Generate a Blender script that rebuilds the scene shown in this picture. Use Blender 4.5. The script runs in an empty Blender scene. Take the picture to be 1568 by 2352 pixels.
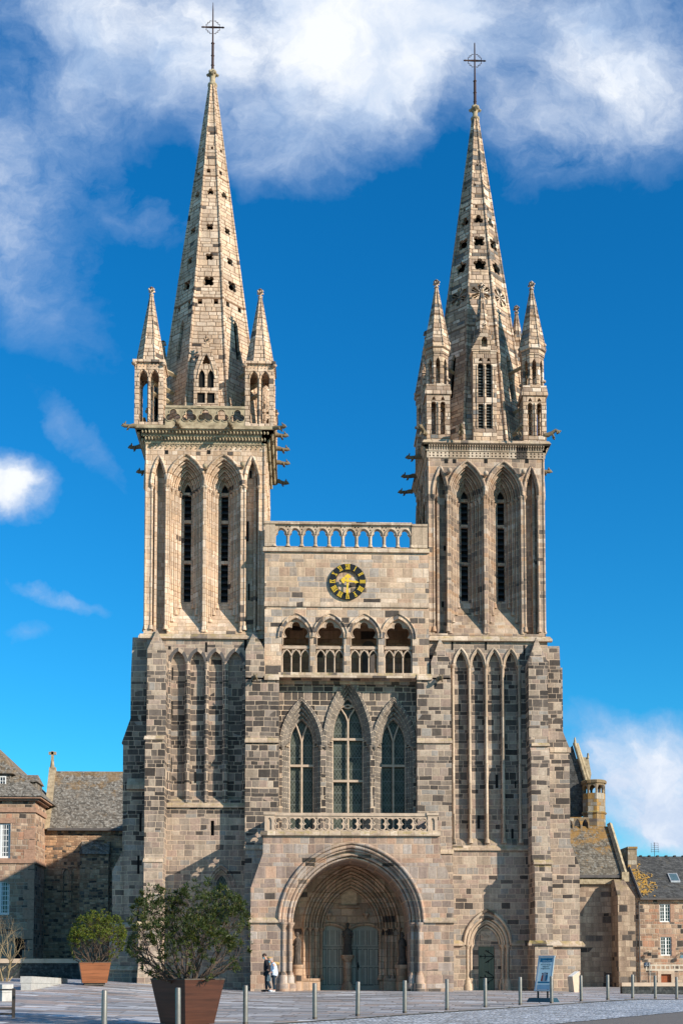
import bpy, bmesh, math, random
from mathutils import Vector, Matrix
from mathutils.geometry import tessellate_polygon
random.seed(7)
rad = math.radians
PI = math.pi
S = bpy.context.scene
C = S.collection

# ---------------------------------------------------------------- camera
F = 2835.; HOR = 2236.; CXP = 784.; YAW = 1.9; PIT = 3.5; DIST = 63.; ZC = .87
_th = rad(YAW); _p = rad(PIT)
CYP = HOR - F*math.tan(_p)
_R = (math.cos(_th), -math.sin(_th), 0)
_Fw = (math.sin(_th)*math.cos(_p), math.cos(_th)*math.cos(_p), math.sin(_p))
_U = (-math.sin(_th)*math.sin(_p), -math.cos(_th)*math.sin(_p), math.cos(_p))
def W(px, py, Y=0.):
    """point on the plane y = Y seen at photo position px, py (photo scaled to 1568 x 2352)"""
    u = (px-CXP)/F; v = (CYP-py)/F
    d = [_R[i]*u + _U[i]*v + _Fw[i] for i in range(3)]
    t = (Y+DIST)/d[1]
    return Vector((d[0]*t, Y, ZC+d[2]*t))
def WX(px, py, Y=0.): return W(px, py, Y).x
def WZ(py, Y=0., px=784): return W(px, py, Y).z
cam = bpy.data.cameras.new('camera'); co = bpy.data.objects.new('camera', cam); C.objects.link(co)
co.location = (0, -DIST, ZC)
co.rotation_euler = (rad(90+PIT), 0, -_th)
cam.sensor_width = 36; cam.sensor_fit = 'AUTO'; cam.lens = 36*F/2352
cam.shift_y = (CYP-1176)/2352
cam.clip_start = .1; cam.clip_end = 3000
S.camera = co

# ---------------------------------------------------------------- sun, sky, exposure
SAZ = 53.; SEL = 24.
SUNV = Vector((math.sin(rad(SAZ))*math.cos(rad(SEL)), -math.cos(rad(SAZ))*math.cos(rad(SEL)), math.sin(rad(SEL))))
sl = bpy.data.lights.new('sun', 'SUN'); sl.energy = 5.0; sl.angle = rad(.5); sl.color = (1, .90, .77)
so = bpy.data.objects.new('sun', sl); C.objects.link(so); so.rotation_euler = (-SUNV).to_track_quat('-Z', 'Y').to_euler()
so.location = (60, -60, 60)
S.view_settings.view_transform = 'Standard'; S.view_settings.look = 'None'; S.view_settings.gamma = 1
S.view_settings.use_curve_mapping = False; S.view_settings.exposure = .47

class NT:
    def __init__(s, tree): s.t = tree; s.n = tree.nodes; s.l = tree.links; s.n.clear()
    def new(s, typ, **kw):
        n = s.n.new(typ)
        for k, v in kw.items():
            if k.startswith('i_'):
                key = k[2:]; key = int(key) if key.isdigit() else key
                s.put(n, key, v)
            else: setattr(n, k, v)
        return n
    def put(s, n, key, v):
        if isinstance(v, bpy.types.NodeSocket): s.l.new(v, n.inputs[key])
        elif isinstance(v, bpy.types.Node): s.l.new(v.outputs[0], n.inputs[key])
        else:
            if isinstance(v, tuple) and len(v) == 3 and n.inputs[key].type == 'RGBA': v = (*v, 1)
            n.inputs[key].default_value = v
    def m(s, op, a, b=0., c=None, clamp=False):
        n = s.new('ShaderNodeMath', operation=op, use_clamp=clamp); s.put(n, 0, a); s.put(n, 1, b)
        if c is not None: s.put(n, 2, c)
        return n.outputs[0]
    def mr(s, v, a, b, c=0., d=1., typ='LINEAR'):
        n = s.new('ShaderNodeMapRange', interpolation_type=typ); s.put(n, 0, v)
        for i, k in enumerate((a, b, c, d)): s.put(n, i+1, k)
        return n.outputs[0]
    def mix(s, f, a, b, bt='MIX'):
        n = s.new('ShaderNodeMix', data_type='RGBA', blend_type=bt); s.put(n, 0, f); s.put(n, 6, a); s.put(n, 7, b)
        return n.outputs[2]
    def noise(s, v, scale, detail=3, rough=.55, dims='3D', out=0):
        n = s.new('ShaderNodeTexNoise', noise_dimensions=dims)
        if dims == '1D': s.put(n, 'W', v)
        else: s.put(n, 'Vector', v)
        n.inputs['Scale'].default_value = scale; n.inputs['Detail'].default_value = detail; n.inputs['Roughness'].default_value = rough
        return n.outputs[out]
    def ramp(s, v, pts, interp='LINEAR'):
        n = s.new('ShaderNodeValToRGB'); s.put(n, 0, v); cr = n.color_ramp; cr.interpolation = interp
        while len(cr.elements) < len(pts): cr.elements.new(.5)
        for e, (p, c) in zip(cr.elements, pts): e.position = p; e.color = (*c, 1) if isinstance(c, tuple) else (c, c, c, 1)
        return n.outputs[0]
    def xyz(s, x, y, z):
        n = s.new('ShaderNodeCombineXYZ'); s.put(n, 0, x); s.put(n, 1, y); s.put(n, 2, z); return n.outputs[0]

w = bpy.data.worlds.new("World"); S.world = w; w.use_nodes = True
t = NT(w.node_tree)
sky = t.new('ShaderNodeTexSky', sky_type='NISHITA', sun_disc=False, sun_elevation=rad(SEL), sun_rotation=rad(180-SAZ), air_density=1.0, dust_density=.3, ozone_density=3.0)
dirn = t.new('ShaderNodeTexCoord').outputs['Generated']
sp = t.new('ShaderNodeSeparateXYZ'); t.put(sp, 0, dirn)
yy = t.m('MAXIMUM', sp.outputs[1], .02)
uu = t.m('DIVIDE', sp.outputs[0], yy); vv = t.m('DIVIDE', sp.outputs[2], yy)
P0 = t.xyz(uu, vv, 0.)
nw = t.new('ShaderNodeVectorMath', operation='MULTIPLY_ADD')
t.put(nw, 0, t.noise(P0, 7., 6, .6, out=1)); nw.inputs[1].default_value = (.13, .10, 0); t.put(nw, 2, P0)
sub = t.new('ShaderNodeVectorMath', operation='SUBTRACT'); t.put(sub, 0, nw.outputs[0]); sub.inputs[1].default_value = (.065, .05, 0)
Pw = sub.outputs[0]
def duv(px, py):
    q = W(px, py, 0); return (q.x/DIST, (q.z-ZC)/DIST)
# soft cloud masses: position (photo pixels), radii, weight, tilt
CL = [(720, 20, 520, 470, 1.3, 0), (900, 110, 330, 300, .9, 0), (220, 50, 470, 420, .62, 0), (60, 330, 360, 260, .36, 0), (430, 170, 400, 260, .3, 0),
      (1330, 60, 520, 400, .8, 0), (1480, 250, 360, 260, .45, 0), (1240, 330, 260, 190, .4, 0), (650, 350, 280, 200, .45, 0),
      (40, 540, 330, 300, .28, -35), (160, 720, 300, 150, .18, -50), (25, 1110, 180, 125, .95, 0), (5, 1070, 140, 110, .6, 0),
      (200, 1000, 260, 60, .24, -50), (110, 1352, 220, 36, .46, -8), (50, 1440, 120, 50, .26, 0), (1500, 1800, 330, 200, 1.05, 0), (1560, 1930, 330, 130, .8, 0),
      (1400, 1690, 260, 140, .4, -15), (320, 500, 200, 100, .3, -20), (-60, 420, 260, 360, .35, 0)]
dens = None
for (px, py, rx, ry, am, tilt) in CL:
    c = duv(px, py)
    a = t.new('ShaderNodeVectorMath', operation='SUBTRACT'); t.put(a, 0, Pw); a.inputs[1].default_value = (c[0], c[1], 0)
    b = t.new('ShaderNodeVectorRotate', rotation_type='Z_AXIS'); t.put(b, 0, a); b.inputs['Angle'].default_value = rad(-tilt)
    d = t.new('ShaderNodeVectorMath', operation='MULTIPLY'); t.put(d, 0, b); d.inputs[1].default_value = (F/rx, F/ry, 0)
    e = t.new('ShaderNodeVectorMath', operation='LENGTH'); t.put(e, 0, d)
    g = t.m('MULTIPLY', t.mr(e.outputs['Value'], 1., 0., 0., 1., 'SMOOTHSTEP'), am)
    dens = g if dens is None else t.m('ADD', dens, g)
n1 = t.noise(Pw, 7., 12, .66)
n2 = t.noise(t.xyz(t.m('MULTIPLY', uu, .7), t.m('MULTIPLY', vv, 1.2), 3.), 26., 6, .6)
nn = t.m('ADD', t.m('MULTIPLY', t.m('SUBTRACT', n1, .5), 2.3), t.m('MULTIPLY', t.m('SUBTRACT', n2, .5), .3))
cm = t.m('ADD', dens, t.m('MULTIPLY', nn, t.m('MINIMUM', t.m('ADD', t.m('MULTIPLY', dens, 2.2), .05), 1.)))
front = t.mr(sp.outputs[1], .1, .3)
cov_f = t.m('MULTIPLY', t.mr(cm, .08, 1.02, 0., 1.), front)
# unseen broken cloud added over and behind the camera to neutralise the fill light
cov_fill = t.m('MULTIPLY', t.mr(t.noise(dirn, 2.2, 5, .6), .44, .62, 0., .6), t.mr(sp.outputs[1], -.02, .25, 1., 0.))
cover = t.m('MAXIMUM', cov_f, t.m('MULTIPLY', cov_fill, t.mr(sp.outputs[2], -.05, .08)))
ccol = t.mix(t.m('MULTIPLY', t.mr(t.noise(Pw, 6., 8, .6), .32, .56), t.mr(cm, .25, 1.15)), (.40, .56, .82), (.95, .98, 1.03))
hs = t.new('ShaderNodeHueSaturation'); hs.inputs['Saturation'].default_value = 1.36; t.put(hs, 'Color', sky)
tint = t.mix(1., hs.outputs[0], (.30, 1.04, 1.14), 'MULTIPLY')
bg1 = t.new('ShaderNodeBackground', i_Strength=.113); t.put(bg1, 'Color', tint)
bg2 = t.new('ShaderNodeBackground', i_Strength=.74); t.put(bg2, 'Color', ccol)
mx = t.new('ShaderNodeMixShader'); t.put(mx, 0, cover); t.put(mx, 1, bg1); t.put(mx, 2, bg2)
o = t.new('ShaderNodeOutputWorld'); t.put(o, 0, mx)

# ---------------------------------------------------------------- materials
def mat(name):
    m = bpy.data.materials.new(name); m.use_nodes = True; t = NT(m.node_tree)
    b = t.new('ShaderNodeBsdfPrincipled'); o = t.new('ShaderNodeOutputMaterial'); t.put(o, 0, b)
    b.inputs['Specular IOR Level'].default_value = .25
    return m, t, b
def masonry(name, pal, dark=((0, .1), (1, .1)), rowh=.3, bw=.6, mortar=(.56, .45, .34), mw=.016, darkcol=((.062, .053, .047), (.15, .125, .105)), seed=0., lichen=.5, warm=1.0, rough=.9, bump=.5, lich=(.30, .24, .08), jwave=.04):
    m, t, b = mat(name)
    g = t.new('ShaderNodeNewGeometry'); pos = g.outputs['Position']
    sp = t.new('ShaderNodeSeparateXYZ'); t.put(sp, 0, pos)
    sn = t.new('ShaderNodeSeparateXYZ'); t.put(sn, 0, g.outputs['True Normal'])
    ax = t.m('ABSOLUTE', sn.outputs[0]); ay = t.m('ABSOLUTE', sn.outputs[1])
    side = t.m('GREATER_THAN', ax, t.m('MULTIPLY', ay, 1.25))
    u = t.m('ADD', t.m('MULTIPLY', sp.outputs[0], t.m('SUBTRACT', 1., side)), t.m('MULTIPLY', sp.outputs[1], side))
    wob = t.m('MULTIPLY', t.m('SUBTRACT', t.noise(pos, 1.3, 2), .5), jwave*2)
    z = t.m('ADD', t.m('ADD', sp.outputs[2], seed), wob)
    zr = t.m('DIVIDE', z, rowh)
    zr = t.m('ADD', zr, t.m('MULTIPLY', t.noise(zr, .42, 1, dims='1D'), 1.6))
    row = t.m('FLOOR', zr); fz = t.m('FRACT', zr)
    wn = t.new('ShaderNodeTexWhiteNoise', noise_dimensions='1D'); t.put(wn, 'W', row)
    ws = t.m('MULTIPLY', t.m('ADD', t.m('MULTIPLY', wn.outputs['Value'], .7), .65), bw)
    u2 = t.m('ADD', t.m('DIVIDE', t.m('ADD', u, t.m('MULTIPLY', wob, .6)), ws), t.m('MULTIPLY', row, 57.13))
    def vor(feat):
        v = t.new('ShaderNodeTexVoronoi', voronoi_dimensions='1D', feature=feat); t.put(v, 'W', u2)
        v.inputs['Scale'].default_value = 1; v.inputs['Randomness'].default_value = .7; return v
    v1 = vor('F1'); v2 = vor('DISTANCE_TO_EDGE')
    rc = t.new('ShaderNodeSeparateColor'); t.put(rc, 0, v1.outputs['Color'])
    r1, r2, r3 = rc.outputs
    stone = t.ramp(r1, [(i/len(pal), c) for i, c in enumerate(pal)], 'CONSTANT')
    dk = t.mix(r2, darkcol[0], darkcol[1])
    zmax = 60.
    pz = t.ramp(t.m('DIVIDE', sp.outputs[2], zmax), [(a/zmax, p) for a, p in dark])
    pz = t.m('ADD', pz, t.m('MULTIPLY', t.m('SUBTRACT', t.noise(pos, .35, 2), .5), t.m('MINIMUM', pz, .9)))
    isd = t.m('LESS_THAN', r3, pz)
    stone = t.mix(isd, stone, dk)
    fine = t.noise(pos, 9., 5, .7); big = t.noise(pos, .45, 3)
    br = t.m('MULTIPLY', t.mr(fine, .25, .75, .72, 1.25), t.mr(r2, 0, 1, .87, 1.12))
    br = t.m('MULTIPLY', br, t.mr(big, .3, .7, .82, 1.14))
    stv = t.noise(t.xyz(t.m('MULTIPLY', sp.outputs[0], 2.6), t.m('MULTIPLY', sp.outputs[1], 2.6), t.m('MULTIPLY', sp.outputs[2], .22)), 1., 5, .65)
    br = t.m('MULTIPLY', br, t.mr(stv, .34, .66, .72, 1.14))
    stone = t.mix(1., stone, br, 'MULTIPLY')
    eu = t.m('MULTIPLY', v2.outputs['Distance'], ws)
    ez = t.m('MULTIPLY', t.m('MINIMUM', fz, t.m('SUBTRACT', 1., fz)), rowh)
    ed = t.m('ADD', t.m('MINIMUM', eu, ez), t.m('MULTIPLY', t.m('SUBTRACT', t.noise(pos, 6., 2), .5), mw*1.2))
    mk = t.mr(ed, mw*.55, mw*1.25, 1., 0.)
    col = t.mix(mk, stone, t.mix(t.noise(pos, 3., 2), mortar, tuple(c*.72 for c in mortar)))
    up = t.mr(sn.outputs[2], .35, .8)
    ln = t.mr(t.noise(pos, 2.2, 5, .7), .45, .62)
    col = t.mix(t.m('MULTIPLY', t.m('MULTIPLY', up, ln), lichen), col, lich)
    col = t.mix(t.m('MULTIPLY', t.mr(t.noise(pos, 3.4, 6, .75), .62, .72), .25*lichen), col, (.42, .42, .36))
    col = t.mix(1., col, (1.035, .98, .95), 'MULTIPLY')
    t.put(b, 'Base Color', col); b.inputs['Roughness'].default_value = rough
    h = t.m('ADD', t.m('MULTIPLY', t.mr(ed, 0., mw*2.2), .75), t.m('MULTIPLY', t.noise(pos, 14., 4, .7), .45))
    bp = t.new('ShaderNodeBump', i_Strength=bump, i_Distance=.03); t.put(bp, 'Height', h); t.put(b, 'Normal', bp)
    return m
def plain(name, col, rough=.8, metal=0., var=.25, scale=6., bump=.2, spec=.25, col2=None, dist=.01):
    m, t, b = mat(name)
    pos = t.new('ShaderNodeNewGeometry').outputs['Position']
    n = t.noise(pos, scale, 5, .65)
    c = t.mix(t.mr(n, .3, .7), tuple(x*(1-var) for x in col), tuple(min(x*(1+var), 1) for x in (col2 or col)))
    t.put(b, 'Base Color', c); b.inputs['Roughness'].default_value = rough; b.inputs['Metallic'].default_value = metal
    b.inputs['Specular IOR Level'].default_value = spec
    bp = t.new('ShaderNodeBump', i_Strength=bump, i_Distance=dist); t.put(bp, 'Height', t.noise(pos, scale*4, 4, .7)); t.put(b, 'Normal', bp)
    return m
LIGHT = [(.57, .43, .30), (.52, .38, .26), (.58, .47, .36), (.56, .39, .25), (.49, .37, .27), (.62, .49, .365), (.44, .33, .24), (.70, .58, .46)]
BROWN = [(.35, .255, .185), (.40, .30, .215), (.30, .225, .17), (.38, .295, .225), (.45, .35, .26), (.33, .245, .19), (.27, .21, .165), (.48, .40, .32), (.39, .26, .17)]
GREYB = [(.33, .265, .205), (.28, .23, .185), (.37, .30, .23), (.31, .245, .20), (.25, .205, .17), (.41, .34, .265), (.34, .255, .205), (.29, .265, .235)]
PINK = [(.37, .27, .205), (.33, .235, .185), (.30, .25, .21), (.43, .32, .24), (.35, .29, .25), (.28, .215, .18), (.42, .28, .20), (.38, .33, .29)]
M_TOP1 = masonry('pale_granite_masonry', [tuple(.65*a+.35*b for a, b in zip(c, (.58, .45, .33))) for c in LIGHT], dark=((0, .02), (60, .02)), rowh=.25, bw=.45, mortar=(.36, .235, .14), mw=.011, lichen=.35)
SMOOTH = [tuple(.45*a+.55*b for a, b in zip(c, (.56, .43, .315))) for c in LIGHT]
M_SPIRE1 = masonry('pale_spire_masonry', SMOOTH, dark=((0, .03), (60, .03)), rowh=.235, bw=.48, mortar=(.20, .12, .07), mw=.016, lichen=.2, bump=1.)
M_TOP2 = masonry('brown_granite_masonry', BROWN, dark=((0, .06), (60, .06)), rowh=.25, bw=.45, mortar=(.56, .42, .29), mw=.012, seed=3.7, darkcol=((.12, .10, .085), (.17, .14, .115)))
M_SPIRE2 = masonry('mixed_spire_masonry', LIGHT[:3]+BROWN[:4]+LIGHT[4:8], dark=((0, .02), (34, .03), (37, .14), (45, .2), (60, .08)), rowh=.235, bw=.48, mortar=(.20, .13, .08), mw=.016, seed=1.3, bump=1., darkcol=((.13, .11, .09), (.17, .17, .165)))
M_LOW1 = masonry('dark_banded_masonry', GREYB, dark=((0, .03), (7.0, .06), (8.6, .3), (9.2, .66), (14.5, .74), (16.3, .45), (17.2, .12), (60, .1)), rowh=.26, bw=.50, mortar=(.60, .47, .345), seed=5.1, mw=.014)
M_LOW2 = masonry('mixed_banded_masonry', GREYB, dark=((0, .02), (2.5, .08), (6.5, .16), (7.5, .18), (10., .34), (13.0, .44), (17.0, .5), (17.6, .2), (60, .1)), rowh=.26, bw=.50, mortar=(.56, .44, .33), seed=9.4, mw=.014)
M_CEN = masonry('clock_wall_masonry', [(.54, .41, .29), (.47, .35, .25), (.40, .33, .26), (.44, .31, .22), (.58, .47, .36), (.35, .29, .235), (.36, .32, .28)], dark=((0, .2), (17.0, .25), (18., .12), (20., .10), (21, .03), (60, .02)), rowh=.30, bw=.6, mortar=(.60, .45, .31), seed=2.2)
M_WIN = masonry('window_wall_masonry', GREYB, dark=((0, .4), (8, .6), (12, .75), (17, .72), (60, .6)), rowh=.29, bw=.48, mortar=(.68, .54, .39), mw=.017, seed=7.7)
M_WINM = masonry('window_moulding_masonry', GREYB, dark=((0, .35), (60, .45)), rowh=.29, bw=.48, mortar=(.66, .53, .40), mw=.02, seed=7.7)
M_PORCH = masonry('pink_granite_masonry', PINK, dark=((0, .3), (.9, .22), (1.5, .04), (60, .03)), rowh=.30, bw=.52, mortar=(.52, .39, .28), seed=4.4, mw=.013)
M_INNER = masonry('porch_interior_masonry', [(.42, .285, .19), (.49, .335, .22), (.35, .24, .165), (.44, .325, .24), (.52, .365, .25)], dark=((0, .03), (60, .02)), rowh=.34, bw=.6, mortar=(.33, .22, .14), seed=6.1, lichen=0, darkcol=((.06, .05, .045), (.09, .07, .06)))
M_TRIM = masonry('dressed_stone_trim', [(.50, .405, .30), (.45, .355, .265), (.54, .45, .35), (.42, .33, .24)], dark=((0, .03), (60, .03)), rowh=1.4, bw=.62, mortar=(.33, .25, .17), mw=.008, lichen=.9, seed=8.2)
M_TRIM2 = plain('carved_stone', (.45, .34, .25), .9, var=.25, scale=3, bump=.5)
M_CARVE = plain('weathered_carved_stone', (.33, .25, .155), .9, var=.4, scale=3, bump=.6, col2=(.36, .29, .19))
M_LINT = plain('dark_basalt_trim', (.10, .09, .085), .85, var=.3, scale=2)
M_VOID = plain('painted_interior_shade', (.012, .011, .010), .95, var=.1)  # near-black colour standing in for shade inside openings and grooves
M_LOUV = plain('louver_slate', (.028, .03, .032), .7, var=.3)
M_IRON = plain('rusty_iron', (.055, .03, .026), .7, metal=.3, var=.3, scale=3)
M_BIRON = plain('black_iron', (.012, .012, .012), .6, var=.2)
M_GOLD = plain('yellow_paint', (.66, .44, .04), .5, var=.08)
M_BLACK = plain('black_enamel', (.012, .012, .013), .45, var=.1)
M_STATUE = plain('dark_statue_stone', (.075, .06, .05), .85, var=.4, scale=5)
M_DOOR = plain('grey_green_door_paint', (.34, .30, .235), .6, var=.1, scale=3, bump=.1)
M_DOOR2 = plain('green_door_paint', (.12, .14, .10), .6, var=.1, scale=3, bump=.1)
def leaded(name):
    m, t, b = mat(name)
    sp = t.new('ShaderNodeSeparateXYZ'); pos = t.new('ShaderNodeNewGeometry').outputs['Position']; t.put(sp, 0, pos)
    x = t.m('MULTIPLY', sp.outputs[0], 1.6)
    a = t.m('ABSOLUTE', t.m('SUBTRACT', t.m('FRACT', t.m('DIVIDE', t.m('ADD', x, sp.outputs[2]), .27)), .5))
    c = t.m('ABSOLUTE', t.m('SUBTRACT', t.m('FRACT', t.m('DIVIDE', t.m('SUBTRACT', x, sp.outputs[2]), .27)), .5))
    ln = t.mr(t.m('MINIMUM', a, c), .04, .11, 1., 0.)
    bar = t.mr(t.m('ABSOLUTE', t.m('SUBTRACT', t.m('FRACT', t.m('DIVIDE', sp.outputs[2], .62)), .5)), .025, .04, 1., 0.)
    g = t.mix(t.mr(t.noise(pos, 2.5, 4), .35, .65), (.028, .032, .025), (.085, .092, .066))
    c1 = t.mix(t.m('MULTIPLY', t.m('MAXIMUM', ln, bar), .8), g, (.16, .17, .15))
    t.put(b, 'Base Color', c1); b.inputs['Roughness'].default_value = .5; b.inputs['Specular IOR Level'].default_value = .15
    return m
M_LEAD = leaded('leaded_glass')

# ---------------------------------------------------------------- mesh builder
def frame(origin, xdir=(1, 0, 0), ydir=(0, 1, 0), zdir=(0, 0, 1)):
    M = Matrix.Identity(4)
    for i, v in enumerate((xdir, ydir, zdir)):
        v = Vector(v).normalized()
        for r in range(3): M[r][i] = v[r]
    for r in range(3): M[r][3] = origin[r]
    return M
class MB:
    def __init__(s): s.v = []; s.f = []; s.sm = []; s.M = None; s.mk = []
    def mark(s): s.mk.append((len(s.v), len(s.f)))
    def build_split(s, name, m, parent=None):
        mk = sorted(set(s.mk+[(0, 0), (len(s.v), len(s.f))])); out = []
        for (a, b), (c, d) in zip(mk, mk[1:]):
            if d == b: continue
            q = MB(); q.v = s.v[a:c]; q.f = [tuple(i-a for i in f) for f in s.f[b:d]]; q.sm = s.sm[b:d]; out.append(q.build(name, m, parent))
        return out
    def add(s, vs, fs, smooth=False):
        o = len(s.v); M = s.M
        s.v += [tuple(M @ Vector(p)) if M is not None else tuple(p) for p in vs]
        s.f += [tuple(i+o for i in f) for f in fs]; s.sm += [smooth]*len(fs)
    def box(s, x0, x1, y0, y1, z0, z1):
        v = [(x, y, z) for z in (z0, z1) for y in (y0, y1) for x in (x0, x1)]
        s.add(v, [(0, 2, 3, 1), (4, 5, 7, 6), (0, 1, 5, 4), (2, 6, 7, 3), (0, 4, 6, 2), (1, 3, 7, 5)])
    def hull(s, bot, top):
        n = len(bot); s.add(list(bot)+list(top), [tuple(range(n))[::-1], tuple(range(n, 2*n))]+[(i, (i+1) % n, n+(i+1) % n, n+i) for i in range(n)])
    def prism(s, poly, y0, y1):
        n = len(poly)
        tr = tessellate_polygon([[Vector((p[0], p[1], 0)) for p in poly]])
        s.add([(p[0], y0, p[1]) for p in poly]+[(p[0], y1, p[1]) for p in poly],
              list(tr)+[tuple(i+n for i in f[::-1]) for f in tr]+[(i, (i+1) % n, n+(i+1) % n, n+i) for i in range(n)])
    def prismx(s, poly, x0, x1):     # polygon in (y,z), extruded along x
        n = len(poly)
        tr = tessellate_polygon([[Vector((p[0], p[1], 0)) for p in poly]])
        s.add([(x0, p[0], p[1]) for p in poly]+[(x1, p[0], p[1]) for p in poly],
              list(tr)+[tuple(i+n for i in f[::-1]) for f in tr]+[(i, (i+1) % n, n+(i+1) % n, n+i) for i in range(n)])
    def plate(s, outer, holes, y0, y1):
        loops = [outer]+list(holes)
        tr = tessellate_polygon([[Vector((p[0], p[1], 0)) for p in l] for l in loops])
        flat = [p for l in loops for p in l]; n = len(flat)
        fs = list(tr)+[tuple(i+n for i in f[::-1]) for f in tr]
        o = 0
        for l in loops:
            k = len(l); fs += [(o+i, o+(i+1) % k, n+o+(i+1) % k, n+o+i) for i in range(k)]; o += k
        s.add([(p[0], y0, p[1]) for p in flat]+[(p[0], y1, p[1]) for p in flat], fs)
    def tube(s, path, r, n=6, closed=False, smooth=True):
        P = [Vector(p) for p in path]; k = len(P); rr = r if isinstance(r, (list, tuple)) else [r]*k
        vs = []; ref = None
        for i, p in enumerate(P):
            a = P[(i-1) % k] if (closed or i > 0) else p; b = P[(i+1) % k] if (closed or i < k-1) else p
            tn = (b-a).normalized()
            if ref is None:
                ref = Vector((0, 1, 0)) if abs(tn.y) < .9 else Vector((1, 0, 0))
            e1 = (ref-tn*ref.dot(tn)).normalized(); e2 = tn.cross(e1); ref = e1
            vs += [p+(e1*math.cos(2*PI*j/n)+e2*math.sin(2*PI*j/n))*rr[i] for j in range(n)]
        fs = [(i*n+j, i*n+(j+1) % n, ((i+1) % k)*n+(j+1) % n, ((i+1) % k)*n+j) for i in range(k if closed else k-1) for j in range(n)]
        s.add(vs, fs, smooth)
        if not closed: s.add(vs[:n], [tuple(range(n))[::-1]]); s.add(vs[-n:], [tuple(range(n))])
    def lathe(s, prof, cx, cy, n=10, smooth=True, rot=0.):
        vs = [(cx+r*math.cos(2*PI*j/n+rot), cy+r*math.sin(2*PI*j/n+rot), z) for r, z in prof for j in range(n)]
        k = len(prof)
        s.add(vs, [(i*n+j, i*n+(j+1) % n, (i+1)*n+(j+1) % n, (i+1)*n+j) for i in range(k-1) for j in range(n)], smooth)
        s.add(vs[:n], [tuple(range(n))[::-1]]); s.add(vs[-n:], [tuple(range(n))])
    def blob(s, c, r, n=7, m=5):
        if not isinstance(r, (list, tuple)): r = (r, r, r)
        vs = [(c[0], c[1], c[2]-r[2])]
        for i in range(1, m):
            a = -PI/2+PI*i/m
            vs += [(c[0]+r[0]*math.cos(a)*math.cos(2*PI*j/n), c[1]+r[1]*math.cos(a)*math.sin(2*PI*j/n), c[2]+r[2]*math.sin(a)) for j in range(n)]
        vs.append((c[0], c[1], c[2]+r[2])); fs = [(0, 1+(j+1) % n, 1+j) for j in range(n)]
        for i in range(m-2): fs += [(1+i*n+j, 1+i*n+(j+1) % n, 1+(i+1)*n+(j+1) % n, 1+(i+1)*n+j) for j in range(n)]
        l = 1+(m-2)*n; fs += [(l+j, l+(j+1) % n, len(vs)-1) for j in range(n)]
        s.add(vs, fs, True)
    def build(s, name, m, parent=None, recalc=True):
        me = bpy.data.meshes.new(name); me.from_pydata(s.v, [], s.f); me.materials.append(m)
        me.polygons.foreach_set('use_smooth', s.sm)
        if recalc:
            bm = bmesh.new(); bm.from_mesh(me); bmesh.ops.recalc_face_normals(bm, faces=bm.faces); bm.to_mesh(me); bm.free()
        me.update()
        o = bpy.data.objects.new(name, me); C.objects.link(o)
        if parent is not None: o.parent = parent; o.matrix_parent_inverse = parent.matrix_basis.inverted()
        return o
def tag(o, label=None, cat=None, group=None, kind=None):
    if label: o['label'] = label
    if cat: o['category'] = cat
    if group: o['group'] = group
    if kind: o['kind'] = kind
    return o
def empty(name, loc=(0, 0, 0), rz=0.):
    o = bpy.data.objects.new(name, None); C.objects.link(o); o.location = loc; o.rotation_euler = (0, 0, rz); o.empty_display_size = .3
    return o
def copy_tree(o, parent=None):
    c = o.copy(); C.objects.link(c)
    if parent is not None: c.parent = parent
    for ch in list(o.children): copy_tree(ch, c)
    return c
def arcp(xl, xr, zs, za, n=9):
    """pointed arch from (xl,zs) over the apex to (xr,zs)"""
    a = (xr-xl)/2; h = za-zs; xc = (xl+xr)/2
    R = (a*a+h*h)/(2*a); cx = xl+R; am = math.atan2(h, R-a)
    L = [(cx-R*math.cos(am*i/n), zs+R*math.sin(am*i/n)) for i in range(n+1)]
    return L+[(2*xc-x, z) for x, z in L[-2::-1]]
def opening(xl, xr, zb, zs, za, n=9):
    return [(xl, zb)]+arcp(xl, xr, zs, za, n)+[(xr, zb)]
def star(c, circles=(), rects=(), n=48):
    out = []
    for i in range(n):
        a = 2*PI*i/n+.01; dx, dz = math.cos(a), math.sin(a); best = 0
        for (x, z, r) in circles:
            ox, oz = x-c[0], z-c[1]; b = ox*dx+oz*dz; q = r*r-(ox*ox+oz*oz-b*b)
            if q > 0: best = max(best, b+math.sqrt(q))
        for (x0, x1, z0, z1) in rects:
            if x0 <= c[0] <= x1 and z0 <= c[1] <= z1:
                tx = ((x1 if dx > 0 else x0)-c[0])/dx if abs(dx) > 1e-6 else 1e9
                tz = ((z1 if dz > 0 else z0)-c[1])/dz if abs(dz) > 1e-6 else 1e9
                best = max(best, min(tx, tz))
        out.append((c[0]+dx*best, c[1]+dz*best))
    return out
def foil(x, z, r, k, rot=PI/2, n=40, lobe=None):
    lr = lobe or {3: .50, 4: .44, 5: .36, 6: .32}[k]; lr *= r; d = r-lr
    cs = [(x+d*math.cos(rot+2*PI*i/k), z+d*math.sin(rot+2*PI*i/k), lr) for i in range(k)]+[(x, z, r*.18)]
    return star((x, z), cs, n=n)
def rect(x0, x1, z0, z1): return [(x0, z0), (x0, z1), (x1, z1), (x1, z0)]
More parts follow.
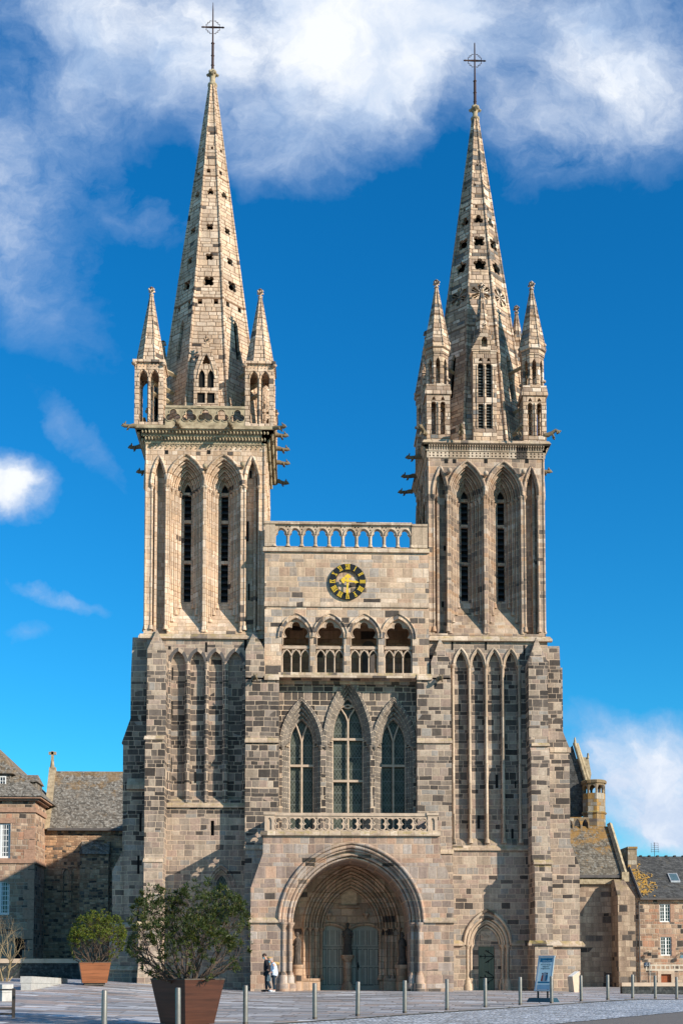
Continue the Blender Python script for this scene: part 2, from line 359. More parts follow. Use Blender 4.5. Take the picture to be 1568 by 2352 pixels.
def voussoirs(mbs, c, hw_in, hw_out, zs, zi, zo, y0, y1, n=7, gap=.018, pat=None):
    """ring of wedge stones; stones are dealt out between the builders in mbs"""
    A = arcp(c-hw_out, c+hw_out, zs, zo, n*3); B = arcp(c-hw_in, c+hw_in, zs, zi, n*3); N = len(A)-1
    k = 3; i = 0; j = 0
    while i < N:
        e = min(i+k, N); a = A[i:e+1]; b = B[i:e+1]
        t0, t1 = .06, .94
        a[0] = (lerp(a[0][0], a[1][0], t0*2), lerp(a[0][1], a[1][1], t0*2)); b[0] = (lerp(b[0][0], b[1][0], t0*2), lerp(b[0][1], b[1][1], t0*2))
        q = pat[j % len(pat)] if pat else random.randrange(len(mbs)); mbs[q].prism(a+b[::-1], y0, y1)
        i = e; j += 1
def capital(mb, x, y, z, r, h=.16): mb.lathe([(r, z-h), (r*1.15, z-h*.8), (r*1.9, z-h*.15), (r*2.1, z), (r*2.1, z+.05)], x, y, 8)
def sbase(mb, x, y, z, r, h=.22): mb.lathe([(r*2.0, z), (r*2.0, z+h*.3), (r*1.6, z+h*.5), (r*1.5, z+h*.8), (r, z+h)], x, y, 8)
def sstep(a, b, x):
    t = min(max((x-a)/(b-a), 0), 1); return t*t*(3-2*t)
def lerp(a, b, t): return a+(b-a)*t
def interp(x, pts):
    if x <= pts[0][0]: return pts[0][1]
    for (a, va), (b, vb) in zip(pts, pts[1:]):
        if x <= b: return lerp(va, vb, (x-a)/(b-a))
    return pts[-1][1]
def ground_z(x, y):
    z0 = interp(x, [(-14, .62), (-11, .55), (-8.3, .42), (-3, .03), (13, .0), (16, -.2), (20, -.25)])
    tt = min(max((y+33)/27., 0), 1)
    return lerp(-.38, z0, tt)-.012*max(-y-33, 0)
# ================================================================= CATHEDRAL
cath = empty('cathedral', (2.4, 0, 0))
tag(cath, 'twin-spired granite cathedral with a clock and an arched porch between its towers', 'cathedral')
PI2 = PI/2
def sideframe(x0, w, k, d=None):
    """k = 0 front, 1 right, 2 back, 3 left; local x runs along the face, local y goes inwards"""
    d = d or w
    if k == 0: return frame((x0, 0, 0))
    if k == 1: return frame((x0+w, 0, 0), (0, 1, 0), (-1, 0, 0))
    if k == 2: return frame((x0+w, d, 0), (-1, 0, 0), (0, -1, 0))
    return frame((x0, d, 0), (0, -1, 0), (1, 0, 0))

def belfry(mb, det, louv, fr, Wd, zb, zt, zap, zsp, apl, zlb, wins, blinds, side=False):
    """one face of a belfry stage. wins/blinds: centre x. louv collects the louvres"""
    mb.M = det.M = louv.M = fr
    A0, N = .93, 4
    HW = [.93, .74, .56, .40]; DP = [0, .347, .58, .81]; LW, LD = .185, 1.1
    holes = [opening(x-A0, x+A0, zb+.1, zsp, zap) for x in wins]+[opening(x-h, x+h, zb+.1, zsp, zap2) for x, h, zap2 in blinds]
    e_ = .347 if side else 0.
    mb.plate(rect(e_, Wd-e_, zb, zt), holes, 0, .345)
    for x, h, za2 in blinds:
        mb.box(x-h-.12, x+h+.12, .5, .62, zb, zt-.1)
        for sx in (-1, 1):
            det.tube([(x+sx*(h+.03), .02, zb+.4), (x+sx*(h+.03), .02, zsp)], .065)
            capital(det, x+sx*(h+.03), .02, zsp, .065); sbase(det, x+sx*(h+.03), .02, zb+.2, .065, .3)
        det.tube([(a, -.03, z) for a, z in arcp(x-h-.08, x+h+.08, zsp+.06, za2+.12)], .07)
        det.tube([(a, .05, z) for a, z in arcp(x-h+.02, x+h-.02, zsp+.06, za2-.02)], .045)
    for x in wins:
        zaps = [lerp(zap, apl+.42, i/3.) for i in range(4)]
        for i in range(1, 4):
            mb.plate(rect(x-A0-.03, x+A0+.03, zb, zap+.15), [opening(x-HW[i], x+HW[i], zb+.1, zsp, zaps[i])], DP[i], DP[i]+.229)
        louv.mark(); zls = apl-.45
        mb.plate(rect(x-A0-.03, x+A0+.03, zb, zap+.15), [opening(x-LW, x+LW, zlb-.02, zls, apl, 5)], LD-.05, LD+.12)
        # sloping sill
        mb.prismx([(.05, zb+.02), (.05, zb+.12), (LD-.02, zlb-.01), (LD-.02, zb+.02)], x-A0+.005, x+A0-.005)
        for i in range(4):
            y = DP[i]+.05; zz = zb+.12+(zlb-zb-.12)*max(0, (y-.05))/(LD-.07)
            for sx in (-1, 1):
                cx = x+sx*(HW[i]-.02)
                det.tube([(cx, y, zz+.2), (cx, y, zsp-.1)], .062)
                capital(det, cx, y, zsp-.04*i, .062); sbase(det, cx, y, zz-.02, .062, .28)
                if i < 3:
                    det.tube([(x+sx*(HW[i]-.105), y+.12, zz+.25), (x+sx*(HW[i]-.105), y+.12, zsp-.1)], .035, 5)
            if i == 0: det.tube([(a, -.05, z) for a, z in arcp(x-HW[0]-.07, x+HW[0]+.07, zsp+.06, zap+.16)], .075)
            det.tube([(a, y, z) for a, z in arcp(x-HW[i]+.02, x+HW[i]-.02, zsp+.02, zaps[i]-.03)], .07)
            det.tube([(a, y+.12, z) for a, z in arcp(x-HW[i]+.12, x+HW[i]-.12, zsp+.02, zaps[i]-.15)], .04, 5)
        H = zls-zlb
        for zc in (zls-.1, zlb+H*.73, zlb+H*.36):
            mb.box(x-LW-.01, x+LW+.01, LD-.08, LD+.1, zc-.08, zc+.08)
        louv.box(x-LW-.05, x+LW+.05, LD+.3, LD+.36, zlb-.1, apl+.1)
        n = int((apl-.1-zlb)/.34)
        for i in range(n):
            z = zlb+.1+i*.34
            louv.add([(x-LW, LD+.0, z-.10), (x+LW, LD+.0, z-.10), (x+LW, LD+.28, z+.16), (x-LW, LD+.28, z+.16),
                      (x-LW, LD+.0, z-.06), (x+LW, LD+.0, z-.06), (x+LW, LD+.28, z+.20), (x-LW, LD+.28, z+.20)],
                     [(0, 1, 2, 3), (4, 7, 6, 5), (0, 4, 5, 1), (1, 5, 6, 2), (2, 6, 7, 3), (3, 7, 4, 0)])
    mb.M = det.M = louv.M = None

def spire(cx, cy, zb, zt, ab, at, holes, mat_, parent, rot=0., name='spire'):
    """octagonal spire with pierced faces; holes: list of (z, kind, size)"""
    mb = MB(); H = zt-zb; sl = math.hypot(H, ab-at)
    for k in range(8):
        a = rot-PI2+k*PI/4
        n = Vector((math.cos(a), math.sin(a), 0)); tx = Vector((-math.sin(a), math.cos(a), 0))
        b = Vector((cx, cy, zb))+n*ab; e = Vector((cx, cy, zt))+n*at
        zd = (e-b).normalized(); yd = zd.cross(tx)
        if yd.dot(n) > 0: yd = -yd
        mb.M = frame(b, tx, yd, zd)
        hb = ab*math.tan(PI/8); ht = at*math.tan(PI/8)
        hs = []
        for z, kind, r in holes:
            tt = (z-zb)/H*sl
            if kind == 'sq': hs.append([(r[0]-r[1], tt-r[1]*1.25), (r[0]-r[1], tt+r[1]*1.25), (r[0]+r[1], tt+r[1]*1.25), (r[0]+r[1], tt-r[1]*1.25)])
            elif kind == 'slit':
                if k % 2 == 1: hs.append(opening(-r[0], r[0], tt, tt+r[1]*.85, tt+r[1], 3))
            else: hs.append(foil(0, tt, r, kind, rot=PI/4 if kind == 4 else PI2, n=30))
        mb.plate([(-hb, 0), (-ht, sl), (ht, sl), (hb, 0)], hs, 0, .12 if ht < .03 else .2)
        if any(h[1] == 6 for h in holes):
            for z, kind, r in holes:
                if kind == 6:
                    tt = (z-zb)/H*sl
                    for j in range(3):
                        q = PI/6+PI/2*0+j*PI/3
                        mb.tube([(-r*.95*math.cos(q), .06, tt-r*.95*math.sin(q)), (r*.95*math.cos(q), .06, tt+r*.95*math.sin(q))], .03, 4)
        mb.M = None
        v = PI/8
        p0 = Vector((cx+math.cos(a+v)*ab/math.cos(v), cy+math.sin(a+v)*ab/math.cos(v), zb))
        p1 = Vector((cx+math.cos(a+v)*at/math.cos(v), cy+math.sin(a+v)*at/math.cos(v), zt))
        mb.tube([p0, p0.lerp(p1, .5), p1], [.10, .085, .05], 6)
    o = mb.build(name, mat_, parent)
    q = MB(); q.lathe([(ab-.55, zb+.1), (max(ab-(ab-at)*.85-.32, .12), zb+(zt-zb)*.85)], cx, cy, 8, False, PI/8); q.build('spire_shade_core', M_VOID, parent)  # added black core stands in for the shade inside the hollow spire
    return o

def finial(mb, x, y, z, s=1.):
    mb.lathe([(.10*s, z), (.16*s, z+.03*s), (.16*s, z+.1*s), (.08*s, z+.14*s), (.085*s, z+.42*s), (.05*s, z+.6*s)], x, y, 8)
    for k in range(4):
        a = PI/4+k*PI2
        mb.tube([(x, y, z+.2*s), (x+.13*s*math.cos(a), y+.13*s*math.sin(a), z+.36*s), (x+.22*s*math.cos(a), y+.22*s*math.sin(a), z+.40*s)], [.04*s, .06*s, .05*s], 5)
        mb.blob((x+.21*s*math.cos(a), y+.21*s*math.sin(a), z+.38*s), .075*s)
        mb.blob((x+.09*s*math.cos(a+PI/4), y+.09*s*math.sin(a+PI/4), z+.55*s), .06*s)

def pyr8(mb, cx, cy, zb, zt, r0, r1=.05, n=8, rot=PI/8):
    mb.lathe([(r0, zb), (r1, zt)], cx, cy, n, False, rot)
    for k in range(n):
        a = rot+k*2*PI/n
        mb.tube([(cx+r0*math.cos(a), cy+r0*math.sin(a), zb), (cx+r1*math.cos(a), cy+r1*math.sin(a), zt)], [.045, .03], 5)

def spire_cross(xc, yc, z0, zt, zarm, half, parent):
    mb = MB()
    h = zt-z0
    mb.tube([(xc, yc, z0-.2), (xc, yc, z0+h*.4), (xc, yc, z0+h*.42), (xc, yc, zarm+1.0), (xc, yc, zt)], [.085, .075, .05, .035, .015], 6)
    for q in (.08, .22, .4): mb.lathe([(.07, z0+h*q-.04), (.11, z0+h*q), (.07, z0+h*q+.04)], xc, yc, 6)
    mb.tube([(xc-half, yc, zarm), (xc-half*.8, yc, zarm), (xc-half*.78, yc, zarm), (xc, yc, zarm), (xc+half*.78, yc, zarm), (xc+half*.8, yc, zarm), (xc+half, yc, zarm)], [.03, .05, .035, .055, .035, .05, .03], 6)
    for sx in (-1, 1):
        for sz in (-1, 1):
            L = [(.06, .36), (.16, .38), (.20, .26), (.26, .30), (.30, .26), (.26, .20), (.38, .16), (.36, .06)]
            mb.tube([(xc+sx*a, yc, zarm+sz*b) for a, b in L], .02, 4)
    return mb.build('spire_cross', M_IRON, parent)

_garg = {}
M_GARG = plain('dark_gargoyle_stone', (.17, .13, .08), .9, var=.4, scale=3, bump=.6)
def gargoyle(parent, loc, ang, L=.72, droop=.1, m=None):
    key = (round(L, 2), round(droop, 2))
    if key not in _garg:
        mb = MB()
        P = [(0, 0, 0), (L*.25, 0, .02), (L*.5, 0, -droop*.3), (L*.75, 0, -droop*.6+.03), (L*.88, 0, -droop*.4), (L, 0, -droop*.5)]
        mb.tube(P, [.12, .125, .10, .085, .10, .05], 7)
        mb.blob((L*.9, 0, -droop*.3+.03), (.12, .09, .09)); mb.blob((L*1.02, 0, -droop*.5), (.07, .05, .045))
        for sy in (-1, 1):
            mb.tube([(L*.84, sy*.06, .06), (L*.8, sy*.1, .17)], [.045, .02], 4)
            mb.tube([(L*.55, sy*.09, -.03), (L*.62, sy*.12, -.17), (L*.7, sy*.1, -.2)], [.055, .045, .03], 5)
        o = mb.build('gargoyle', m or M_GARG, parent); _garg[key] = o
    else:
        o = _garg[key].copy(); C.objects.link(o); o.parent = parent
    o.location = Vector(loc)-Vector((0, 0, 0)) if parent is None else Vector(loc)
    o.rotation_euler = (0, 0, ang)
    o.parent = parent; o.matrix_parent_inverse = parent.matrix_basis.inverted()
    return o

# ----------------------------------------------------------------- geometry numbers shared
T1x0 = WX(331.5, 1280); T1x1 = WX(609.3, 1280); T1w = T1x1-T1x0; T1c = (T1x0+T1x1)/2
T2x0 = WX(982.5, 1280); T2x1 = WX(1251, 1280); T2w = T2x1-T2x0; T2c = (T2x0+T2x1)/2
z1b = WZ(1456, 0, 470); z1t = WZ(1020, 0, 470)
z2b = WZ(1460, 0, 1115); z2t = WZ(1037, 0, 1115)
BASEZ = -.8

# ================= LEFT TOWER
tw1 = MB(); d1 = MB(); lv1 = MB()
def L1(px, py=1280): return WX(px, py)-T1x0
for k in range(4):
    belfry(tw1, d1, lv1, sideframe(T1x0, T1w, k), T1w, z1b, z1t, WZ(1050, 0, 425), WZ(1117, 0, 425), WZ(1113, 1.1, 430), WZ(1383, 1.1, 430),
           [L1(426.5), L1(513)], [(L1(364.5), .34, WZ(1052, 0, 365)), (L1(578.5), .34, WZ(1052, 0, 579))], k % 2 == 1)
T1y1 = T1w
# corner piers + dark core
for sx in (0, 1):
    for sy in (0, 1):
        x = T1x0+sx*(T1w-.2); y = sy*(T1w-.2)
        d1.tube([(x+(.06 if sx == 0 else .14), y+(.0 if sy == 0 else .2), z1b+.2), (x+(.06 if sx == 0 else .14), y+(.0 if sy == 0 else .2), z1t-.1)], .07)
tw1.box(T1x0+1.95, T1x1-1.95, 1.95, T1w-1.95, z1b, z1t+.1)
tw1.box(T1x0+.05, T1x1-.05, .05, T1w-.05, z1t-.02, z1t+.3)
left_tower = None
body1 = tw1.build('tower', M_TOP1, cath); tag(body1, 'pale left tower with two tall louvred openings under a corbelled cornice')
d1.build('moulding', M_TOP1, body1)
lv1.build_split('louver', M_LOUV, body1)
# slits in bay D, small dark pockets
sl_ = MB()
for (px, py0, py1, wpx) in ((569, 1198, 1243, 5), (572, 1341, 1379, 4), (576, 1082, 1098, 5)):
    sl_.mark(); sl_.box(WX(px-wpx/2, py0, .5), WX(px+wpx/2, py0, .5), .46, .52, WZ(py1, .5, px), WZ(py0, .5, px))
for px in (383, 480):
    sl_.mark(); sl_.box(WX(px-4, 1038), WX(px+4, 1038), -.01, .05, WZ(1043, 0, px), WZ(1034, 0, px))
sl_.build_split('slit', M_VOID, body1)

# cornice of the left tower: frieze, two beaded corbel courses, coping
def cornice1():
    mb = MB()
    zf0, zf1 = WZ(1032, 0, 470), WZ(1020, 0, 470)
    zc1, zc2, zc3, zc4 = zf1, WZ(1004, 0, 470), WZ(988, -.3, 470), WZ(977, -.45, 470)
    for k in range(4):
        mb.M = sideframe(T1x0, T1w, k)
        n = 24; st = T1w/n
        mb.box(0, T1w, -.05, .0, zf1-.03, zf1+.05)
        for i in range(n):
            x = i*st
            mb.tube([(x+.02, -.02, zf0+.02), (x+st-.02, -.02, zf1-.05)], .035, 4)
            mb.tube([(x+.02, -.015, zf1-.07), (x+st*.45, -.015, (zf0+zf1)/2)], .025, 4)
        for (za, zb_, pa, pb, nb, sh) in ((zc1+.05, zc2, .05, .2, 38, 0), (zc2, zc3, .2, .42, 38, .5)):
            mb.box(-pa, T1w+pa, -pa, .2, za, za+(zb_-za)*.45)
            mb.box(-pb, T1w+pb, -pb, .2, za+(zb_-za)*.75, zb_)
            mb.box(-(pa+pb)/2+.07, T1w+(pa+pb)/2-.07, -(pa+pb)/2+.07, .2, za+(zb_-za)*.45, za+(zb_-za)*.75)
            for i in range(nb):
                x = -pa+(T1w+2*pa)*(i+.5)/nb
                mb.blob((x, -(pa+pb)/2-.02, (za+zb_)/2), (.06, .09, .10), 5, 4)
        mb.M = None
    mb.box(T1x0-.5, T1x1+.5, -.5, T1w+.5, zc3, zc3+.14)
    mb.box(T1x0-.44, T1x1+.44, -.44, T1w+.44, zc3+.14, zc4)
    return mb.build('cornice', M_CARVE, body1), zc4
_, z1c = cornice1()

# balustrade with trefoils
def balustrade1():
    zr0, zr1 = z1c, WZ(933, -.35, 470)
    xa, xb = WX(379, 955, -.35), WX(563, 955, -.35)
    mb = MB()
    L = xb-xa; n = 5; pt = L/n; h = zr1-zr0; zc = zr0+h*.50
    for k in range(4):
        fr = sideframe(T1x0-.35, T1w+.7, k); fr = frame((fr[0][3], -.35+fr[1][3], 0), fr.col[0].xyz, fr.col[1].xyz)
        mb.M = fr
        o = (T1w+.7-L)/2
        hs = []
        for i in range(n):
            x = o+pt*(i+.5); r = .20
            hh = star((x, zc-.03), [(x, zc+.17, r), (x-.19, zc-.09, r), (x+.19, zc-.09, r), (x, zc, .1)], n=40); hs.append(hh)
            mb.tube([(a_, -.01, b_) for a_, b_ in hh], .028, 5, closed=True)
        mb.plate(rect(o, o+L, zr0, zr1-.12), hs, 0, .14)
        mb.box(o, o+L, -.05, .2, zr1-.12, zr1)
    mb.M = None
    return mb.build('balustrade', M_CARVE, body1)
balustrade1()

# corner turrets of the left tower
def turret1(cx, cy):
    z0 = z1c; z1 = WZ(846, -.2, 345); z2 = WZ(836, -.2, 345); za = WZ(679, .4, 352)
    h = .74
    mb = MB()
    for k in range(4):
        fr = sideframe(cx-h, 2*h, k); fr[1][3] += cy-h
        mb.M = fr
        zs, zap = z1-.55, z1-.18
        e_ = .201 if k % 2 else 0
        mb.plate(rect(e_, 2*h-e_, z0, z1), [opening(.24, .66, z0+.18, zs, zap, 5), opening(2*h-.66, 2*h-.24, z0+.18, zs, zap, 5)], 0, .2)
        mb.tube([(h, -.02, z0+.2), (h, -.02, zs)], .05, 6)
        for q in (.45, 2*h-.45): mb.tube([(a, -.01, z) for a, z in arcp(q-.25, q+.25, zs, zap+.06, 5)], .035, 5)
        for i in range(7): mb.tube([(.1+i*.19, -.02, z1+.02), (.1+i*.19+.15, -.02, z1+.16)], .025, 4)
    mb.M = None
    mb.box(cx-h+.02, cx+h-.02, cy-h+.02, cy+h-.02, z1-.0, z2)
    mb.box(cx-h-.1, cx+h+.1, cy-h-.1, cy+h+.1, z2, z2+.12)
    mb.box(cx-.14, cx+.14, cy-.14, cy+.14, z0, z1)
    pyr8(mb, cx, cy, z2+.12, za, h*1.06, .07)
    finial(mb, cx, cy, za-.05, .8)
    for sx in (-1, 1): mb.blob((cx+sx*(h+.03), cy-h-.08, z2-.1), (.14, .14, .10))
    return mb.build('corner_turret', M_SPIRE1, body1)
tx0 = WX(346.5, 900, .4); tx1 = WX(597, 900, .4)
yb_ = T1w-.35
for (x, y) in ((tx0, .37), (tx1, .37), (tx0, yb_), (tx1, yb_)): turret1(x, y)
# struts between turrets and spire
st = MB()
S1c = (T1c, T1w/2)
for (x, y) in ((tx0, .37), (tx1, .37), (tx0, yb_), (tx1, yb_)):
    for z in (WZ(838, .5, 400), WZ(905, .5, 400), WZ(880, .5, 400)):
        d = Vector((S1c[0]-x, S1c[1]-y, 0)).normalized(); p = Vector((x, y, z)); q = p+d*1.9
        st.mark(); st.tube([p, q+Vector((0, 0, -.15))], .13, 4, smooth=False)
st.build_split('strut', M_CARVE, body1)
# spire
zS0 = z1c; zS1 = WZ(198, T1w/2, 489.7)
def ap(pxhalf): return pxhalf/F*(DIST+T1w/2)
def zsp1(py, px=480): return WZ(py, 1.2, px)
holes1 = [(zsp1(790), 'slit', (.22, 2.6)), (zsp1(692), 'sq', (-.45, .12)), (zsp1(692)+.001, 'sq', (.40, .12)), (zsp1(642), 6, .0), ]
holes1 = [(zsp1(820), 'slit', (.15, 2.3)), (zsp1(692), 'sq', (-.45, .12)), (zsp1(691.5), 'sq', (.40, .12)), (zsp1(641), 4, .33), (zsp1(580), 4, .25), (zsp1(505), 4, .23),
          (WZ(438, 2, 480), 3, .22), (WZ(385, 2, 480), 'sq', (-.12, .10)), (WZ(327, 2, 480), 'sq', (.05, .07))]
spire(S1c[0], S1c[1], zS0, zS1, 2.86, .17, holes1, M_SPIRE1, body1)
fn = MB()
zf = zS1
fn.lathe([(.16, zf-.1), (.27, zf-.02), (.27, zf+.08), (.15, zf+.16), (.16, zf+.6), (.1, zf+.95)], S1c[0], S1c[1], 10)
for k in range(4):
    a = k*PI2
    fn.tube([(S1c[0], S1c[1], zf+.45), (S1c[0]+.2*math.cos(a), S1c[1]+.2*math.sin(a), zf+.68), (S1c[0]+.31*math.cos(a), S1c[1]+.31*math.sin(a), zf+.6)], [.08, .1, .08], 6)
    a += PI/4; fn.blob((S1c[0]+.15*math.cos(a), S1c[1]+.15*math.sin(a), zf+.75), .12)
fn.build('finial', M_CARVE, body1)
spire_cross(S1c[0], S1c[1], zf+.9, WZ(6, T1w/2, 490), WZ(62.7, T1w/2, 490), .64, body1)

# lucarne of the left spire
def lucarne1(k):
    fr = sideframe(T1x0, T1w, k)
    mb = MB(); mb.M = fr
    c = T1w/2; h = .64; z0 = z1c; zsh = WZ(836, .3, 472); zt = WZ(790, .3, 472)
    poly = [(c-h, z0), (c-h, zsh-.5), (c-.3, zsh+.55), (c, zt), (c+.3, zsh+.55), (c+h, zsh-.5), (c+h, z0)]
    lw = .23
    za, zb_ = WZ(851, .3, 472), WZ(895, .3, 472)
    hs = [opening(c-.40, c-.06, zb_, za-.42, za-.05, 5), opening(c+.06, c+.40, zb_, za-.42, za-.05, 5),
          rect(c-.46, c-.05, WZ(930, .3, 472), WZ(906, .3, 472)), rect(c+.05, c+.46, WZ(930, .3, 472), WZ(906, .3, 472)),
          foil(c, WZ(828, .3, 472)-.1, .28, 3, n=30, lobe=.52)]
    mb.plate(poly, hs, .08, .17)
    vd = MB(); vd.M = fr; vd.box(c-.5, c+.5, .185, .20, z0+.2, za+.0); vd.build('dormer_shade_panel', M_VOID, body1)  # thin black panel paints the shade behind the dormer openings
    mb.tube([(c-.47, .1, za-.55), (c-.40, .1, za-.1), (c-.2, .1, za+.5), (c, .1, za+.85), (c+.2, .1, za+.5), (c+.40, .1, za-.1), (c+.47, .1, za-.55)], .06, 5)
    mb.box(c-h, c-h+.15, .34, 1.3, z0, zsh-.5); mb.box(c+h-.15, c+h, .34, 1.3, z0, zsh-.5)
    for sx in (-1, 1):
        mb.hull([(c, .34, zt-.3), (c+sx*h, .34, zsh-.62), (c+sx*h, 1.6, zsh-.62), (c, 1.6, zt-.3)], [(c, .34, zt-.15), (c+sx*h, .34, zsh-.45), (c+sx*h, 1.6, zsh-.45), (c, 1.6, zt-.15)])
    finial(mb, c, .23, zt-.1, .75)
    return mb.build('dormer', M_SPIRE1, body1)
for k in range(4): lucarne1(k)

# gargoyles of the left tower
zg = z1c-.1
for (x, y, a) in ((T1x0-.4, -.4, rad(225)-.5), (T1x0+T1w*.29, -.45, rad(262)), (T1x0+T1w*.72, -.45, rad(262)), (T1x1+.4, -.4, rad(-30)), (T1x1+.4, .4, rad(-5)),
                  (T1x0-.4, T1w*.33, PI), (T1x0-.4, T1w*.85, PI), (T1x1+.45, T1w*.33, 0), (T1x1+.45, T1w*.62, 0), (T1x1+.4, T1w+.2, .3), (T1x0+T1w*.5, T1w+.45, PI2)):
    gargoyle(body1, (x, y, zg), a)
heads = MB()
for px, py in ((472, 1077), (558, 1073)): heads.mark(); heads.tube([(WX(px, py), 0, WZ(py, 0, px)), (WX(px, py), -.35, WZ(py, 0, px))], [.08, .10], 6); heads.blob((WX(px, py), -.38, WZ(py, 0, px)), .13)
heads.build_split('carved_head', M_CARVE, body1)

# ================= RIGHT TOWER
tw2 = MB(); d2 = MB(); lv2 = MB()
def L2(px, py=1280): return WX(px, py)-T2x0
for k in range(4):
    belfry(tw2, d2, lv2, sideframe(T2x0, T2w, k), T2w, z2b, z2t, WZ(1066, 0, 1072), WZ(1140, 0, 1072), WZ(1128, 1.1, 1068), WZ(1381, 1.1, 1068),
           [L2(1072.5), L2(1157.5)], [(L2(1011.5), .33, WZ(1077, 0, 1011)), (L2(1220.5), .33, WZ(1077, 0, 1219))], k % 2 == 1)
for sx in (0, 1):
    x = T2x0+.05 if sx == 0 else T2x1-.05
    d2.tube([(x, 0.02, z2b+.2), (x, .02, z2t-.1)], .07)
tw2.box(T2x0+1.95, T2x1-1.95, 1.95, T2w-1.95, z2b, z2t+.1)
tw2.box(T2x0+.05, T2x1-.05, .05, T2w-.05, z2t-.02, z2t+.3)
body2 = tw2.build('tower', M_TOP2, cath); tag(body2, 'brown right tower whose spire is pierced with flower-shaped holes')
d2.build('moulding', M_TOP2, body2); lv2.build_split('louver', M_LOUV, body2)
sl_ = MB()
for (px, py0, py1) in ((1023.5, 1150, 1168), (1020.5, 1254, 1265), (1016, 1382, 1395)):
    sl_.mark(); sl_.box(WX(px-2.5, py0, .5), WX(px+2.5, py0, .5), .46, .52, WZ(py1, .5, px), WZ(py0, .5, px))
for px in (1024, 1043, 1115, 1209):
    sl_.mark(); sl_.box(WX(px-4, 1058), WX(px+4, 1058), -.01, .05, WZ(1064, 0, px), WZ(1054.5, 0, px))
sl_.build_split('slit', M_VOID, body2)
def cornice2():
    mb = MB()
    zf0, zf1, zc1, zc2 = WZ(1053, 0, 1115), WZ(1038, 0, 1115), WZ(1018.5, -.3, 1115), WZ(1010, -.35, 1115)
    dots = MB()
    for k in range(4):
        mb.M = sideframe(T2x0, T2w, k); dots.M = mb.M
        n = 15; stp = T2w/n
        hs = []
        for i in range(n):
            x = stp*(i+.5); zc = (zf0+zf1)/2
            for dx in (-.095, .095):
                for dz in (-.075, .075): hs.append([(x+dx+.052*math.cos(a*PI/3), zc+dz+.052*math.sin(a*PI/3)) for a in range(6)])
        mb.plate(rect(-.04, T2w+.04, zf0, zf1), hs, -.045, .0)
        mb.box(-.09, T2w+.09, -.09, .1, zf1, zf1+.07)
        m = 46
        for i in range(m):
            x = T2w*(i+.5)/m
            mb.tube([(x, -.11, zf1+.07), (x, -.15, zc1-.1)], .028, 4); mb.blob((x, -.18, zc1-.09), (.045, .06, .06), 5, 4)
        mb.box(-.06, T2w+.06, -.06, .1, zf1+.07, zc1-.02)
        mb.hull([(-.2, -.2, zc1-.05), (T2w+.2, -.2, zc1-.05), (T2w+.2, .1, zc1-.05), (-.2, .1, zc1-.05)], [(-.3, -.3, zc1+.02), (T2w+.3, -.3, zc1+.02), (T2w+.3, .1, zc1+.02), (-.3, .1, zc1+.02)])
    mb.M = None
    mb.hull([(T2x0-.32, -.32, zc1+.02), (T2x1+.32, -.32, zc1+.02), (T2x1+.32, T2w+.32, zc1+.02), (T2x0-.32, T2w+.32, zc1+.02)],
            [(T2x0-.22, -.22, zc2+.02), (T2x1+.22, -.22, zc2+.02), (T2x1+.22, T2w+.22, zc2+.02), (T2x0-.22, T2w+.22, zc2+.02)])
    mb.build('cornice', M_TRIM, body2); return zc2
z2c = cornice2()
def turret2(cx, cy):
    zl = WZ(915, .3, 1002); zk = WZ(903, .3, 1002); zu = WZ(820, .3, 1002); zc = WZ(806, .3, 1002); za = WZ(660, .4, 1000)
    mb = MB(); h = .61
    for k in range(4):
        fr = sideframe(cx-h, 2*h, k); fr[1][3] += cy-h; mb.M = fr
        zs = zl-.5
        e_ = .161 if k % 2 else 0
        mb.plate(rect(e_, 2*h-e_, z2c, zl), [opening(.24, .5, z2c+.35, zs, zs+.12, 4), opening(2*h-.5, 2*h-.24, z2c+.35, zs, zs+.12, 4),
                 foil(.37, zs+.27, .11, 3, n=16), foil(2*h-.37, zs+.27, .11, 3, n=16)], 0, .16)
        mb.tube([(h, -.01, z2c+.35), (h, -.01, zs+.1)], .045, 5)
    mb.M = None
    mb.box(cx-h-.08, cx+h+.08, cy-h-.08, cy+h+.08, zl, zl+.1)
    q = h+.08; r8 = .60/math.cos(PI/8)
    mb.lathe([(q*1.41, zl+.1), (.62*1.41, zl+.55)], cx, cy, 4, False, PI/4)
    for k in range(8):
        a = k*PI/4-PI2; n = Vector((math.cos(a), math.sin(a), 0)); tx = Vector((-math.sin(a), math.cos(a), 0)); r = .57
        b = Vector((cx, cy, 0))+n*r
        mb.M = frame(b, tx, -n); hw = r*math.tan(PI/8)
        mb.plate(rect(-hw, hw, zl+.35, zu+.02), [opening(-.115, .115, zl+.62, zu-.5, zu-.22, 4)], 0, .12)
        for i in range(3): mb.tube([(-hw+.08+i*.16, -.02, zu+.03), (-hw+.08+i*.16, -.02, zc-.1)], .03, 4)
    mb.M = None
    mb.lathe([(r8*1.02, zu), (r8*1.02, zc-.06), (r8*1.16, zc), (r8*1.12, zc+.06)], cx, cy, 8, False, PI/8)
    pyr8(mb, cx, cy, zc+.06, za, r8*1.12, .06)
    finial(mb, cx, cy, za-.05, .8)
    for k in (3, 5, 7, 1):
        a = k*PI/4-PI2+PI/8; mb.blob((cx+.68*math.cos(a), cy+.68*math.sin(a), zc+.35), .09); mb.blob((cx+.64*math.cos(a), cy+.64*math.sin(a), zl+.95), .09)
    mb.box(cx-.1, cx+.1, cy-.1, cy+.1, z2c, zl)
    return mb.build('corner_turret', M_SPIRE2, body2)
ux0 = WX(1003, 930, .45); ux1 = WX(1222, 930, .45)
for (x, y) in ((ux0, .45), (ux1, .45), (ux0, T2w-.45), (ux1, T2w-.45)): turret2(x, y)
st = MB(); S2c = (T2c, T2w/2)
